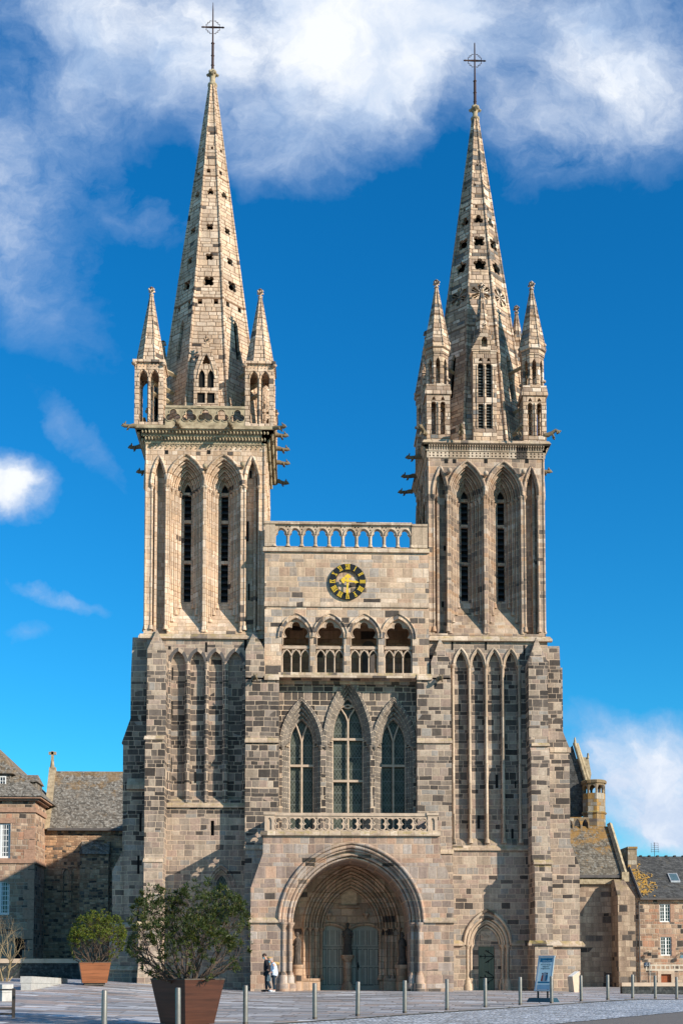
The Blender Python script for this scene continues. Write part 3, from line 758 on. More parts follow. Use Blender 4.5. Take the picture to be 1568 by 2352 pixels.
for (x, y) in ((ux0, .45), (ux1, .45), (ux0, T2w-.45), (ux1, T2w-.45)):
    for z in (WZ(830, .5, 1050), WZ(925, .5, 1050)):
        d = Vector((S2c[0]-x, S2c[1]-y, 0)).normalized(); p = Vector((x, y, z))
        st.mark(); st.tube([p, p+d*1.7+Vector((0, 0, -.15))], .11, 4, smooth=False)
st.build_split('strut', M_CARVE, body2)
zT1 = WZ(275, T2w/2, 1089)
h2 = [(WZ(905, .8, 1098), 'slit', (.16, 2.6)), (WZ(661.5, 1, 1100), 6, .55), (WZ(597, 1.3, 1100), 5, .37), (WZ(546, 1.6, 1100), 4, .36), (WZ(497, 1.8, 1100), 3, .28), (WZ(470, 2, 1100), 'sq', (-.1, .07)), (WZ(415, 2, 1100), 'sq', (-.14, .06)), (WZ(365, 2, 1100), 'sq', (.02, .05))]
spire(S2c[0], S2c[1], z2c-.1, zT1, 2.80, .15, h2, M_SPIRE2, body2)
fn = MB(); zf = zT1
fn.lathe([(.15, zf-.1), (.25, zf-.02), (.25, zf+.08), (.13, zf+.16), (.15, zf+.5), (.1, zf+.85)], S2c[0], S2c[1], 10)
for k in range(4):
    a = k*PI2
    fn.tube([(S2c[0], S2c[1], zf+.35), (S2c[0]+.2*math.cos(a), S2c[1]+.2*math.sin(a), zf+.6), (S2c[0]+.30*math.cos(a), S2c[1]+.30*math.sin(a), zf+.5)], [.08, .1, .09], 6)
    a += PI/4; fn.blob((S2c[0]+.15*math.cos(a), S2c[1]+.15*math.sin(a), zf+.65), .12)
fn.build('finial', M_CARVE, body2)
spire_cross(S2c[0], S2c[1], zf+.75, WZ(98, T2w/2, 1088), WZ(139.4, T2w/2, 1088), .63, body2)
def lucarne2(k):
    fr = sideframe(T2x0, T2w, k)
    mb = MB(); mb.M = fr; c = T2w/2-.03; h = .62
    z0 = z2c; zsh = WZ(809, .2, 1112); zt = WZ(752, .2, 1112); zsr = WZ(668, .9, 1108)
    z1, z2, z3, z4 = WZ(1006-18, .2, 1112), WZ(931, .2, 1112), WZ(916, .2, 1112), WZ(842, .2, 1112)
    hs = [rect(c-.36, c-.07, z1, z2), rect(c+.07, c+.36, z1, z2), opening(c-.36, c-.07, z3, z4, z4+.12, 4), opening(c+.07, c+.36, z3, z4, z4+.12, 4),
          foil(c-.215, z4+.28, .12, 3, n=16), foil(c+.215, z4+.28, .12, 3, n=16)]
    mb.plate(rect(c-h, c+h, z0, zsh), hs, .02, .18)
    vd = MB(); vd.M = fr; vd.box(c-.45, c+.45, .195, .21, z1-.05, z4+.4); vd.build('dormer_shade_panel', M_VOID, body2)  # black sheet in place of the shade behind these openings
    ls_ = MB(); ls_.M = fr
    for i in range(24):
        z = z1+.05+i*.16
        if z > z4-.1: break
        ls_.box(c-.38, c+.38, .12, .19, z, z+.05)
    ls_.build('louver', plain('weathered_louver', (.10, .10, .09), .8) if k == 0 else bpy.data.materials['weathered_louver'], body2)
    for q in (c, c-.42, c+.42): mb.tube([(q, .03, z1), (q, .03, z4)], .045, 5)
    for i in range(11): mb.tube([(c-.55+i*.11, .03, zsh-.4), (c-.55+i*.11, .03, zsh-.1)], .025, 4)
    mb.box(c-h-.06, c+h+.06, -.02, 1.6, zsh-.06, zsh+.08)
    mb.box(c-h, c-h+.15, .25, 1.6, z0, zsh); mb.box(c+h-.15, c+h, .25, 1.6, z0, zsh)
    mb.plate([(c-h-.05, zsh+.08), (c, zt), (c+h+.05, zsh+.08)], [opening(c-.16, c+.16, zsh+.22, zsh+.55, zsh+.8, 4)], .05, .25)
    for sx in (-1, 1):
        for i in range(9): mb.blob((c+sx*(h+.05)*(1-i/9.), .1, lerp(zsh+.1, zt, i/9.)), .05, 5, 4)
        mb.hull([(c, .25, zt-.18), (c+sx*h, .25, zsh), (c+sx*h, 2.3, zsh), (c, 2.3, zt-.18)], [(c, .25, zt-.05), (c+sx*(h+.05), .25, zsh+.12), (c+sx*(h+.05), 2.3, zsh+.12), (c, 2.3, zt-.05)])
    finial(mb, c, .15, zt-.1, .5)
    pyr8(mb, c, .85, zsh+.1, zsr, .62, .05); finial(mb, c, .85, zsr-.05, .75)
    return mb.build('dormer', M_SPIRE2, body2)
for k in range(4): lucarne2(k)
for (x, y, a, dz) in ((T2x0-.1, -.1, rad(240), .35), (WX(1056, 990), -.2, rad(265), .35), (WX(1176, 990), -.2, rad(-62), .35), (T2x1+.0, -.1, rad(-12), .38),
                  (T2x0-.2, T2w*.2, PI, -.3), (T2x0-.2, T2w*.65, PI, -.2), (T2x0-.2, T2w+.1, PI, -.2), (T2x1+.2, T2w*.5, 0, -.2), (T2x1+.2, T2w, .4, -.2)):
    gargoyle(body2, (x, y, z2c+dz), a, .8, -.35 if dz > 0 else .1)
heads = MB()
for px, py in ((1030, 1086), (1113, 1093), (1199, 1089)): heads.mark(); heads.tube([(WX(px, py), 0, WZ(py, 0, px)), (WX(px, py), -.3, WZ(py, 0, px))], [.08, .10], 6); heads.blob((WX(px, py), -.34, WZ(py, 0, px)), .14)
heads.build_split('carved_head', M_TRIM2, body2)

# ================= LOWER TOWERS AND BUTTRESSES
def strip(mb, px0, px1, py0, py1, y0, y1, Yp=None):
    """box seen between photo columns px0..px1, rows py0 (top)..py1 (bottom) on the plane y0"""
    Yp = y0 if Yp is None else Yp
    mb.box(WX(px0, (py0+py1)/2, Yp), WX(px1, (py0+py1)/2, Yp), y0, y1, WZ(py1, Yp, px0), WZ(py0, Yp, px0))
def ledge(mb, px0, px1, py0, py1, y, proj=.14, wrap=.1):
    """sloping weathering/string course on the plane y"""
    mb.mark(); Yp = y-proj
    x0, x1 = WX(px0, py1, Yp), WX(px1, py1, Yp); zb_, zt_ = WZ(py1, Yp, px0), WZ(py0, y, px0)
    zm = zb_+(zt_-zb_)*.35
    mb.hull([(x0, y-proj, zb_), (x1, y-proj, zb_), (x1, y+.05, zb_), (x0, y+.05, zb_)], [(x0, y-proj, zm), (x1, y-proj, zm), (x1, y+.05, zm), (x0, y+.05, zm)])
    mb.hull([(x0, y-proj, zm), (x1, y-proj, zm), (x1, y+.05, zm), (x0, y+.05, zm)], [(x0+wrap, y, zt_), (x1-wrap, y, zt_), (x1-wrap, y+.05, zt_), (x0+wrap, y+.05, zt_)])
def buttress(mb, stages, apex=None, yback=0.):
    """stages from the top: (pxl, pxr, pytop, pybot, projection); a weathering slope joins stages"""
    prev = None
    for (l, r, t_, b_, p) in stages:
        x0, x1 = WX(l, (t_+b_)/2, -p), WX(r, (t_+b_)/2, -p); z1, z0 = WZ(t_, -p, l), WZ(b_, -p, l)
        if prev:
            (a0, a1, az, ap_) = prev; z1 = az
            dz = min(.5, (z1-z0)*.5)
            mb.hull([(x0, -p, z1-dz), (x1, -p, z1-dz), (x1, yback, z1-dz), (x0, yback, z1-dz)], [(a0, -ap_, z1), (a1, -ap_, z1), (a1, yback, z1), (a0, yback, z1)])
            z1 -= dz
        mb.box(x0, x1, -p, yback, z0, z1)
        prev = (x0, x1, z0, p)
    if apex:
        l, r, t_, b_, p = stages[0]; x0, x1 = WX(l, (t_+b_)/2, -p), WX(r, (t_+b_)/2, -p); z = WZ(t_, -p, l)
        a = (WX(apex[0], apex[1], -.15), -.15, WZ(apex[1], -.15, apex[0]))
        mb.add([(x0, -p, z), (x1, -p, z), (x1, 0, z), (x0, 0, z), a, (a[0], 0, a[2])], [(0, 1, 4), (1, 2, 5, 4), (0, 4, 5, 3), (0, 3, 2, 1), (2, 3, 5)])

def niches(mb, det, x0, x1, zb0, ztop, cs, hw, zs, za, zbot, thick, slim):
    mb.plate(rect(x0, x1, zb0, ztop), [opening(c-hw, c+hw, zbot, zs, za, 7) for c in cs], 0, .295)
    n = len(cs)
    edges = [cs[0]-(cs[1]-cs[0])/2]+[(a+b)/2 for a, b in zip(cs, cs[1:])]+[cs[-1]+(cs[1]-cs[0])/2]
    for c in cs:
        mb.prismx([(.04, zbot+.005), (.04, zbot+.02), (.29, zbot+.28), (.29, zbot+.005)], c-hw+.01, c+hw-.01)
        if slim:
            det.tube([(a, -.03, z) for a, z in arcp(c-hw-.06, c+hw+.06, zs, za+.1, 7)], .06, 6)
            det.tube([(a, .04, z) for a, z in arcp(c-hw+.02, c+hw-.02, zs, za-.02, 7)], .045, 6)
    for e in edges:
        if slim:
            det.tube([(e, -.02, zbot+.2), (e, -.02, zs-.05)], .075, 7); capital(det, e, -.02, zs+.02, .07); sbase(det, e, -.02, zbot, .07, .25)
        else:
            det.tube([(e, .04, zbot-.03), (e, .04, zs+.05)], .11, 7)

# --- left
lo1 = MB(); lo1d = MB(); tr1 = MB()
xl, xr = WX(336, 1650), T1x1
zbot1 = WZ(1843, 0, 470); zl1 = WZ(1849, 0, 470)
cs = [WX(a, 1600) for a in (409, 453, 495.5, 540)]
niches(lo1, lo1d, xl, xr, zl1, z1b-.02, cs, .36, WZ(1522, 0, 470), WZ(1496, 0, 470), zbot1+.03, .4, False)
lo1.box(xl+.02, xr-.02, .30, T1w-.1, zl1, z1b-.03); lo1.box(xl+.02, xr-.02, .40, T1w-.1, BASEZ, zl1)
wx = WX(508, 2060); wz0, wzs, wza = WZ(2116, 0, 505), WZ(2036, 0, 505), WZ(1996, 0, 505)
lo1.plate(rect(xl, xr, BASEZ, zl1-.001), [opening(wx-.52, wx+.52, wz0, wzs, wza), rect(WX(484, 1900), WX(492, 1900), WZ(1919, 0, 488), WZ(1885, 0, 488))], 0, .16)
lo1.plate(rect(xl+1, xr-.3, BASEZ, wza+.6), [opening(wx-.40, wx+.40, wz0+.12, wzs, wza-.14)], .165, .28)
lo1.plate(rect(xl+1, xr-.3, BASEZ, wza+.5), [opening(wx-.29, wx+.29, wz0+.24, wzs, wza-.30)], .285, .398)
lo1d.tube([(a, -.02, z) for a, z in arcp(wx-.66, wx+.66, wzs, wza+.2)], .07)
lo1d.tube([(a, .14, z) for a, z in arcp(wx-.47, wx+.47, wzs, wza-.06)], .045)
for q in (1, -1): lo1d.tube([(wx+q*.47, .14, wz0+.1), (wx+q*.47, .14, wzs)], .045)
vd1 = MB(); vd2 = MB()
for c in cs:
    vd1.mark(); vd2.mark(); voussoirs([vd1, vd2], c, .35, .50, WZ(1522, 0, 470), WZ(1496, 0, 470), WZ(1489, 0, 470)+.03, -.02, .002, 3, pat=[0, 0, 0, 1, 0])
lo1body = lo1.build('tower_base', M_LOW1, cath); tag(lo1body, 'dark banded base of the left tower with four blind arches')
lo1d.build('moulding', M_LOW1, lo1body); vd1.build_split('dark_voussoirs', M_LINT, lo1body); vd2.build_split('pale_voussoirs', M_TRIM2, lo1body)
gl = MB(); gl.box(wx-.36, wx+.36, .389, .396, wz0, wza-.2); gl.build('window_glass', M_LEAD, lo1body)
sl_ = MB()
for (px, p0, p1, w_, y) in ((488, 1885, 1919, 8, .15), (474, 1475, 1498, 5, -.01), (395, 1530, 1558, 4, .27), (394, 1608, 1646, 4, .27), (392, 1738, 1770, 4, .27), (448, 1771, 1796, 4, .27), (390, 1484, 1492, 6, -.01), (564, 1468, 1494, 6, -.01)):
    sl_.mark(); sl_.box(WX(px-w_/2, p0), WX(px+w_/2, p0), y, y+.05, WZ(p1, 0, px), WZ(p0, 0, px))
sl_.build_split('slit', M_VOID, lo1body)
ledge(tr1, 318, 607, 1455, 1465, -.0, .16, .06)
ledge(tr1, 381, 563, 1843, 1854, 0, .13, 0)
ledge(tr1, 377, 560, 2117, 2128, 0, .2, 0)
tr1.build_split('string_course', M_TRIM, lo1body)
bt = MB(); btr = MB()
buttress(bt, [(338, 381.5, 1491, 1688, .95), (332.5, 377.5, 1700, 1967, 1.25), (330, 373, 1980, 2116, 1.5), (318, 371, 2130, 2222, 1.9), (315, 371, 2228, 2290, 2.1)], (361, 1445))
for a in ((331, 378, 1690, 1698, .95+.1), (328.5, 374.5, 1971, 1980, 1.35), (313, 373, 2116, 2127, 1.8)):
    ledge(btr, a[0], a[1], a[2], a[3], -a[4], .12, .02)
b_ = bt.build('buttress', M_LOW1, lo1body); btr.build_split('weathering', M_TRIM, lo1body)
bt = MB(); btr = MB()
buttress(bt, [(564.5, 607.5, 1491, 1560, .9)], (583.5, 1448))
buttress(bt, [(564, 640.5, 1556, 1700, .9), (563, 640, 1706, 1935, 1.0), (562, 640, 1952, 2160, 1.15), (560, 640, 2168, 2290, 1.35)])
ledge(btr, 562.5, 640.5, 1694, 1705, -.95, .12, 0.02); ledge(btr, 561, 606, 1940, 1951, -1.05, .14, 0.02); ledge(btr, 607, 641, 1548, 1561, -.88, .14, .02)
ledge(btr, 558, 600, 2117, 2127, -1.15, .2, .02)
bt.build('buttress', M_LOW1, lo1body); btr.build_split('weathering', M_TRIM, lo1body)
# lateral buttress on the left (seen in shade)
def sil(pts, Y): return [(WX(a, b, Y), WZ(b, Y, a)) for a, b in pts]
lb = MB()
lb.prism(sil([(345, 1464), (305, 1464), (301, 1560), (300, 1650), (279.5, 1707), (283, 1710), (281.5, 1957), (262, 1993), (258, 1996), (258, 2121), (345, 2121)], .5), .5, 2.4)
lb.prism(sil([(345, 2128), (253, 2128), (250, 2222), (345, 2222)], .3), .3, 2.6)
lb.prism(sil([(345, 2228), (245, 2228), (243, 2300), (345, 2300)], .15), .15, 2.8)
lb.prism(sil([(345, 1700), (318, 1792), (292, 1814), (292, 1860), (285, 1900), (285, 2121), (345, 2121)], 0.3), .3, .52)
lb.box(WX(305, 1464, 4.3), T1x0+.3, 4.2, T1w, BASEZ, z1b-.4)
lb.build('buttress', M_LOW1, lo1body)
lbt = MB(); ledge(lbt, 251, 346, 2119, 2130, .3, .15, .02); ledge(lbt, 243, 330, 2219, 2229, .15, .15, .02); ledge(lbt, 291, 340, 1788, 1812, .3, .22, .02); lbt.build_split('weathering', M_TRIM, lo1body)
sl_ = MB()
for (px, p0, p1) in ((324, 1868, 1910), (319, 1965, 2007), (318, 2084, 2119)): sl_.mark(); sl_.box(WX(px-3, p0, .3), WX(px+2, p0, .3), .285, .31, WZ(p1, .3, px), WZ(p0, .3, px))
sl_.build_split('slit', M_VOID, lo1body)

# --- right
lo2 = MB(); lo2d = MB(); tr2 = MB()
xl2, xr2 = WX(985, 1650), WX(1258, 1650)
zbot2 = WZ(1938, 0, 1115); zl2 = WZ(1948, 0, 1115)
cs = [WX(a, 1600) for a in (1058.5, 1096.5, 1134.5, 1173)]
niches(lo2, lo2d, xl2, xr2, zl2, z2b-.02, cs, .345, WZ(1531, 0, 1115), WZ(1494, 0, 1115), zbot2+.02, .4, True)
lo2.box(xl2+.02, xr2-.02, .30, T2w-.1, zl2, z2b-.03); lo2.box(xl2+.02, xr2-.02, .62, T2w-.1, BASEZ, zl2)
dx = WX(1119, 2170); dzs, dza = WZ(2172, 0, 1119), WZ(2103, 0, 1119); D0 = ground_z(dx, 0)
lo2.plate(rect(xl2, xr2, BASEZ, zl2-.001), [opening(dx-1.12, dx+1.12, BASEZ+.02, dzs, dza)], 0, .2)
lo2.plate(rect(dx-1.3, dx+1.3, BASEZ, dza+.3), [opening(dx-.90, dx+.90, BASEZ+.02, dzs, dza-.30)], .205, .42)
lo2.box(dx-1.1, dx-.42, .425, .6, BASEZ, dza-.2); lo2.box(dx+.42, dx+1.1, .425, .6, BASEZ, dza-.2); lo2.box(dx-.42, dx+.42, .425, .6, WZ(2174, .4, 1119), dza-.2)
lo2body = lo2.build('tower_base', M_LOW2, cath); tag(lo2body, 'mixed grey base of the right tower with slender blind arches and a small pointed doorway')
for (q, y) in ((1.03, .08), (.82, .30)):
    for sx in (1, -1):
        lo2d.tube([(dx+sx*q, y, D0+.65), (dx+sx*q, y, dzs-.1)], .075, 8); capital(lo2d, dx+sx*q, y, dzs, .075, .2)
        lo2d.lathe([(.2, D0-.1), (.2, D0+.3), (.15, D0+.4), (.15, D0+.55), (.09, D0+.66)], dx+sx*q, y, 8)
    lo2d.tube([(a, y, z) for a, z in arcp(dx-q, dx+q, dzs+.04, dza-(1.03-q)*1.35-.05, 12)], .09, 7)
    lo2d.tube([(a, y+.07, z) for a, z in arcp(dx-q+.14, dx+q-.14, dzs+.04, dza-(1.03-q)*1.35-.25, 12)], .05, 6)
lo2d.tube([(a, -.05, z) for a, z in arcp(dx-1.2, dx+1.2, dzs+.04, WZ(2091, 0, 1119), 12)], .08, 7)
lo2d.build('moulding', M_TRIM, lo2body)
dr = MB(); dr.box(WX(1098, 2200, .5), WX(1134, 2200, .5), .5, .56, D0-.3, WZ(2174, .4, 1119))
x0_, x1_ = WX(1098, 2200, .5), WX(1134, 2200, .5)
for i in range(5): dr.box(x0_+(x1_-x0_)*i/5+.01, x0_+(x1_-x0_)*(i+1)/5-.01, .485, .5, D0-.3, WZ(2174, .4, 1119))
door = dr.build('door', M_DOOR2, cath); tag(door, 'small green plank door with black branching hinges')
for zc in (WZ(2197, .5, 1119), WZ(2245, .5, 1119)):
    hg = MB(); Y = .47
    hg.tube([(x1_-.02, Y, zc), (x0_+.08, Y, zc)], .018, 4)
    for sz in (1, -1):
        hg.tube([(x1_-.03, Y, zc), (x1_-.12, Y, zc+sz*.12), (x1_-.3, Y, zc+sz*.22), (x1_-.42, Y, zc+sz*.3)], .018, 4)
        hg.tube([(x1_-.33, Y, zc+sz*.32), (x1_-.28, Y, zc+sz*.21)], .02, 4)
        hg.tube([(x0_+.38, Y, zc), (x0_+.3, Y, zc+sz*.13)], .016, 4); hg.tube([(x0_+.1, Y, zc+sz*.05), (x0_+.14, Y, zc+sz*.0)], .016, 4)
    hg.blob((x0_+.08, Y, zc), .03)
    for sz in (1, -1): hg.blob((x1_-.43, Y, zc+sz*.3), .035)
    hg.build('hinge', M_BIRON, door)
rl = MB(); rl.box(WX(1106, 2150), WX(1130, 2150), .405, .43, WZ(2160, .4, 1119), WZ(2139, .4, 1119))
for i in range(7): rl.blob((WX(1109+i*3, 2150), .40, WZ(2149+3*math.sin(i*2), .4, 1119)), (.05, .04, .09))
rl.build('relief', M_TRIM2, lo2body)
for (px, p0, p1, w_, y) in ((1100, 1872, 1902, 6, .27), (1142, 1777, 1808, 6, .27), (1178, 1902, 1925, 5, .27), (1185, 1793, 1808, 3, .27), (1038, 1472, 1493, 4.5, -.01), (1115, 1472, 1493, 4.5, -.01), (1203, 1482, 1505, 4.5, -.01)):
    sl_ = MB() if px == 1100 else sl_
    sl_.mark(); sl_.box(WX(px-w_/2, p0), WX(px+w_/2, p0), y, y+.05, WZ(p1, 0, px), WZ(p0, 0, px))
sl_.build_split('slit', M_VOID, lo2body)
ledge(tr2, 984, 1268, 1460, 1470.5, 0, .2, .1)
ledge(tr2, 1039, 1212, 1942, 1953, 0, .13, 0)
ledge(tr2, 1040, 1066, 2160, 2172, 0, .16, 0); ledge(tr2, 1174, 1214, 2160, 2172, 0, .16, 0)
tr2.build_split('string_course', M_TRIM, lo2body)
bt = MB(); btr = MB()
buttress(bt, [(1213.5, 1257.5, 1520, 1708, .95), (1220, 1262, 1715, 1972, 1.2), (1228, 1268, 1985, 2160, 1.75), (1228, 1270, 2172, 2290, 2.0)], (1231, 1463))
ledge(btr, 1220, 1262, 1706, 1713, -1.05, .12, .02); ledge(btr, 1226, 1270, 1975, 1985, -1.6, .14, .02); ledge(btr, 1213, 1290, 2160, 2171.5, -1.75, .26, .1)
bt.build('buttress', M_LOW2, lo2body); btr.build_split('weathering', M_TRIM, lo2body)
bt = MB(); btr = MB()
buttress(bt, [(989.5, 1034, 1520, 1560, .9)], (1010, 1464))
buttress(bt, [(957.5, 1035, 1556, 1700, .9), (958, 1037, 1706, 1948, 1.0), (958, 1040, 1960, 2160, 1.1), (958, 1042, 2172, 2290, 1.2)])
ledge(btr, 957, 1038, 1695, 1706, -.93, .12, .02); ledge(btr, 1011, 1042, 1951, 1961, -1.03, .12, .02); ledge(btr, 957, 992, 1548, 1561, -.88, .14, .02)
bt.build('buttress', M_LOW2, lo2body); btr.build_split('weathering', M_TRIM, lo2body)
lb = MB()
lb.prism(sil([(1240, 1484), (1283.5, 1484), (1287, 1560), (1290, 1676), (1308.5, 1722), (1306.5, 1728), (1309, 1936), (1330, 1990), (1331, 2162), (1240, 2162)], -.2), -.2, 2.4)
lb.prism(sil([(1240, 2174), (1332, 2174), (1333, 2300), (1240, 2300)], -.32), -.32, 2.6)
lb.box(T2x1-.3, WX(1290, 1484, 4.2), 4.2, T2w, BASEZ, z2b-.6)
lb.build('buttress', M_LOW2, lo2body)
lbt = MB(); ledge(lbt, 1260, 1343, 2162, 2174, -.32, .2, .1); ledge(lbt, 1262, 1310, 1716, 1728, -.2, .06, .0); lbt.build_split('weathering', M_TRIM, lo2body)
for px, py in ((590, 1558), (1013, 1560)):
    gargoyle(lo1body if px < 700 else lo2body, (WX(px-8, py, -.9), -.85, WZ(py, -.9, px)), rad(-75), .55, .12)

# ================= CENTRAL BLOCK
YC = -.75
cb = MB()
xa, xb = WX(608, 1400, YC), WX(984.5, 1400, YC)
zg0 = WZ(1554, YC, 790); zpb = WZ(1264.5, YC, 790)
acs = [679.5, 757.5, 836, 914.5]
zas, zaa, zasl = WZ(1465, YC, 790), WZ(1420, YC, 790), WZ(1545, YC, 790)
hw = .72
def AX(px, py=1480, Y=YC): return WX(px, py, Y)
holes = [opening(AX(a)-hw, AX(a)+hw, zasl, zas, zaa, 10) for a in acs]
cb.plate(rect(xa, xb, zg0, zpb), holes, YC, YC+.55)
cb.box(xa, xb, YC+.55, 3.2, WZ(1405, YC, 790), zpb)      # mass over the gallery
cb.box(xa, xb, YC+.55, 3.2, zg0-.25, zg0+.05)            # gallery floor
cb.box(xa+.01, xb-.01, 2.6, 3.2, zg0, zpb-.1)
cenw = cb.build('clock_wall', M_CEN, cath); tag(cenw, 'clock wall between the towers above four open arches')
gb = MB(); gb.box(T1x1+.02, T2x0-.02, 2.0, 2.55, zg0+.05, WZ(1405, YC, 790)); gb.build('gallery_wall', M_INNER, cenw)
gd = MB(); gx = WX(846, 1480, 1.99); gd.plate(opening(gx-.32, gx+.32, zg0+.1, WZ(1485, 2, 846), WZ(1473, 2, 846)), [], 1.96, 1.995); gd.build('gallery_door', M_LINT, cenw)
ro = MB(); rd = MB()
for a in acs:
    c = AX(a)
    pts = arcp(c-hw-.17, c+hw+.17, zas, zaa+.22, 10)
    inn = arcp(c-hw-.02, c+hw+.02, zas, zaa+.02, 10)
    rd.mark(); voussoirs([ro, rd], c, hw+.0, hw+.19, zas, zaa+.01, zaa+.24, YC-.03, YC+.002, 5)
    ro.tube([(x, YC-.05, z) for x, z in arcp(c-hw-.18, c+hw+.18, zas, zaa+.24, 10)], .045, 6)
ro.build('arch_ring', M_CEN, cenw); rd.build_split('dark_voussoirs', M_LINT, cenw)
tc = MB()
yt = YC+.18
for a in acs:
    c = AX(a); k = .01
    zt_ = WZ(1436, YC, 790); zl_ = WZ(1450, YC, 790); zm = WZ(1462, YC, 790); zr = WZ(1484, YC, 790)
    hole = star((c, WZ(1463, YC, 790)), [(c, zt_-.01, .235), (c-.35, zl_-.02, .27), (c+.35, zl_-.02, .27)], [(c-.67, c+.67, zr+.03, WZ(1461.5, YC, 790))], n=80)
    tc.plate(opening(c-hw+k, c+hw-k, zr, zas, zaa-k), [hole], yt, yt+.16)
    tc.tube([(x, yt, z) for x, z in hole], .026, 5, closed=True)
    tc.box(c-hw+k, c+hw-k, yt-.06, yt+.2, zr-.12, zr)
    hs = []
    for i in (-1, 0, 1):
        q = c+i*.475; hs.append(opening(q-.185, q+.185, zasl+.12, WZ(1508, YC, 790), WZ(1497.5, YC, 790), 5))
        tc.tube([(x, yt-.01, z) for x, z in arcp(q-.235, q+.235, WZ(1509, YC, 790), WZ(1491, YC, 790), 6)], .04, 5)
    for q0, q1 in ((-1.5, .5), (-.5, 1.5)): tc.tube([(x, yt+.03, z) for x, z in arcp(c+q0*.475, c+q1*.475, WZ(1506, YC, 790), WZ(1488, YC, 790)+.22, 8) if z < zr-.1], .035, 5)
    for i in (-1.5, -.5, .5, 1.5): tc.tube([(c+i*.475*.98, yt-.01, zasl), (c+i*.475*.98, yt-.01, WZ(1509, YC, 790))], .045, 6)
tc.build('tracery', M_TRIM2, cenw)
ct = MB()
ledge(ct, 604, 986, 1256, 1265, YC, .13, .0); ledge(ct, 607, 985, 1381, 1392, YC, .07, 0); ledge(ct, 639, 958, 1544, 1555, YC, .14, 0)
ct.build_split('string_course', M_TRIM, cenw)
pp = MB()
zp0, zp1 = WZ(1256, YC, 790), WZ(1205, YC, 790)
pc = [645.3+31.55*i for i in range(10)]
hs = []
for a in pc:
    c = AX(a, 1235); zz = zp0
    z_l = WZ(1227, YC, 790)
    hs.append(star((c, WZ(1236, YC, 790)), [(c, WZ(1222, YC, 790), .165), (c-.10, WZ(1232, YC, 790), .17), (c+.10, WZ(1232, YC, 790), .17)], [(c-.27, c+.27, zp0+.03, WZ(1234, YC, 790))], n=60))
for a in pc[:-1]:
    q = AX(a+15.8, 1235)
    for ddx, py in ((-.085, 1210), (.085, 1210), (0, 1216)): hs.append([(q+ddx+.042*math.cos(i*PI/3), WZ(py, YC, 790)+.042*math.sin(i*PI/3)) for i in range(6)])
pp.plate(rect(AX(632, 1235), AX(945, 1235), zp0, zp1), hs, YC+.08, YC+.30)
for a in pc+[pc[-1]+31.55]:
    x = AX(a-15.8, 1235)
    pp.tube([(x, YC+.06, zp0+.1), (x, YC+.06, WZ(1230, YC, 790))], .06, 6); sbase(pp, x, YC+.08, zp0, .065, .16)
    for (ddx, ddz) in ((-.07, .5), (.07, .5), (0, .34)): pass
for a in pc:
    c = AX(a, 1235); pp.tube([(x, YC+.05, z) for x, z in arcp(c-.31, c+.31, WZ(1228, YC, 790), WZ(1212.5, YC, 790), 6)], .035, 5)
pp.box(AX(608, 1235), AX(632, 1235), YC, YC+.4, zp0, zp1); pp.box(AX(945, 1235), AX(981, 1235), YC, YC+.4, zp0, zp1)
pp.box(AX(606, 1235), AX(946, 1235), YC-.05, YC+.42, zp1, zp1+.13); pp.box(AX(946, 1235), AX(981.5, 1235), YC-.05, YC+.42, zp1-.06, zp1+.06)
pp.build('parapet', M_TRIM, cath)

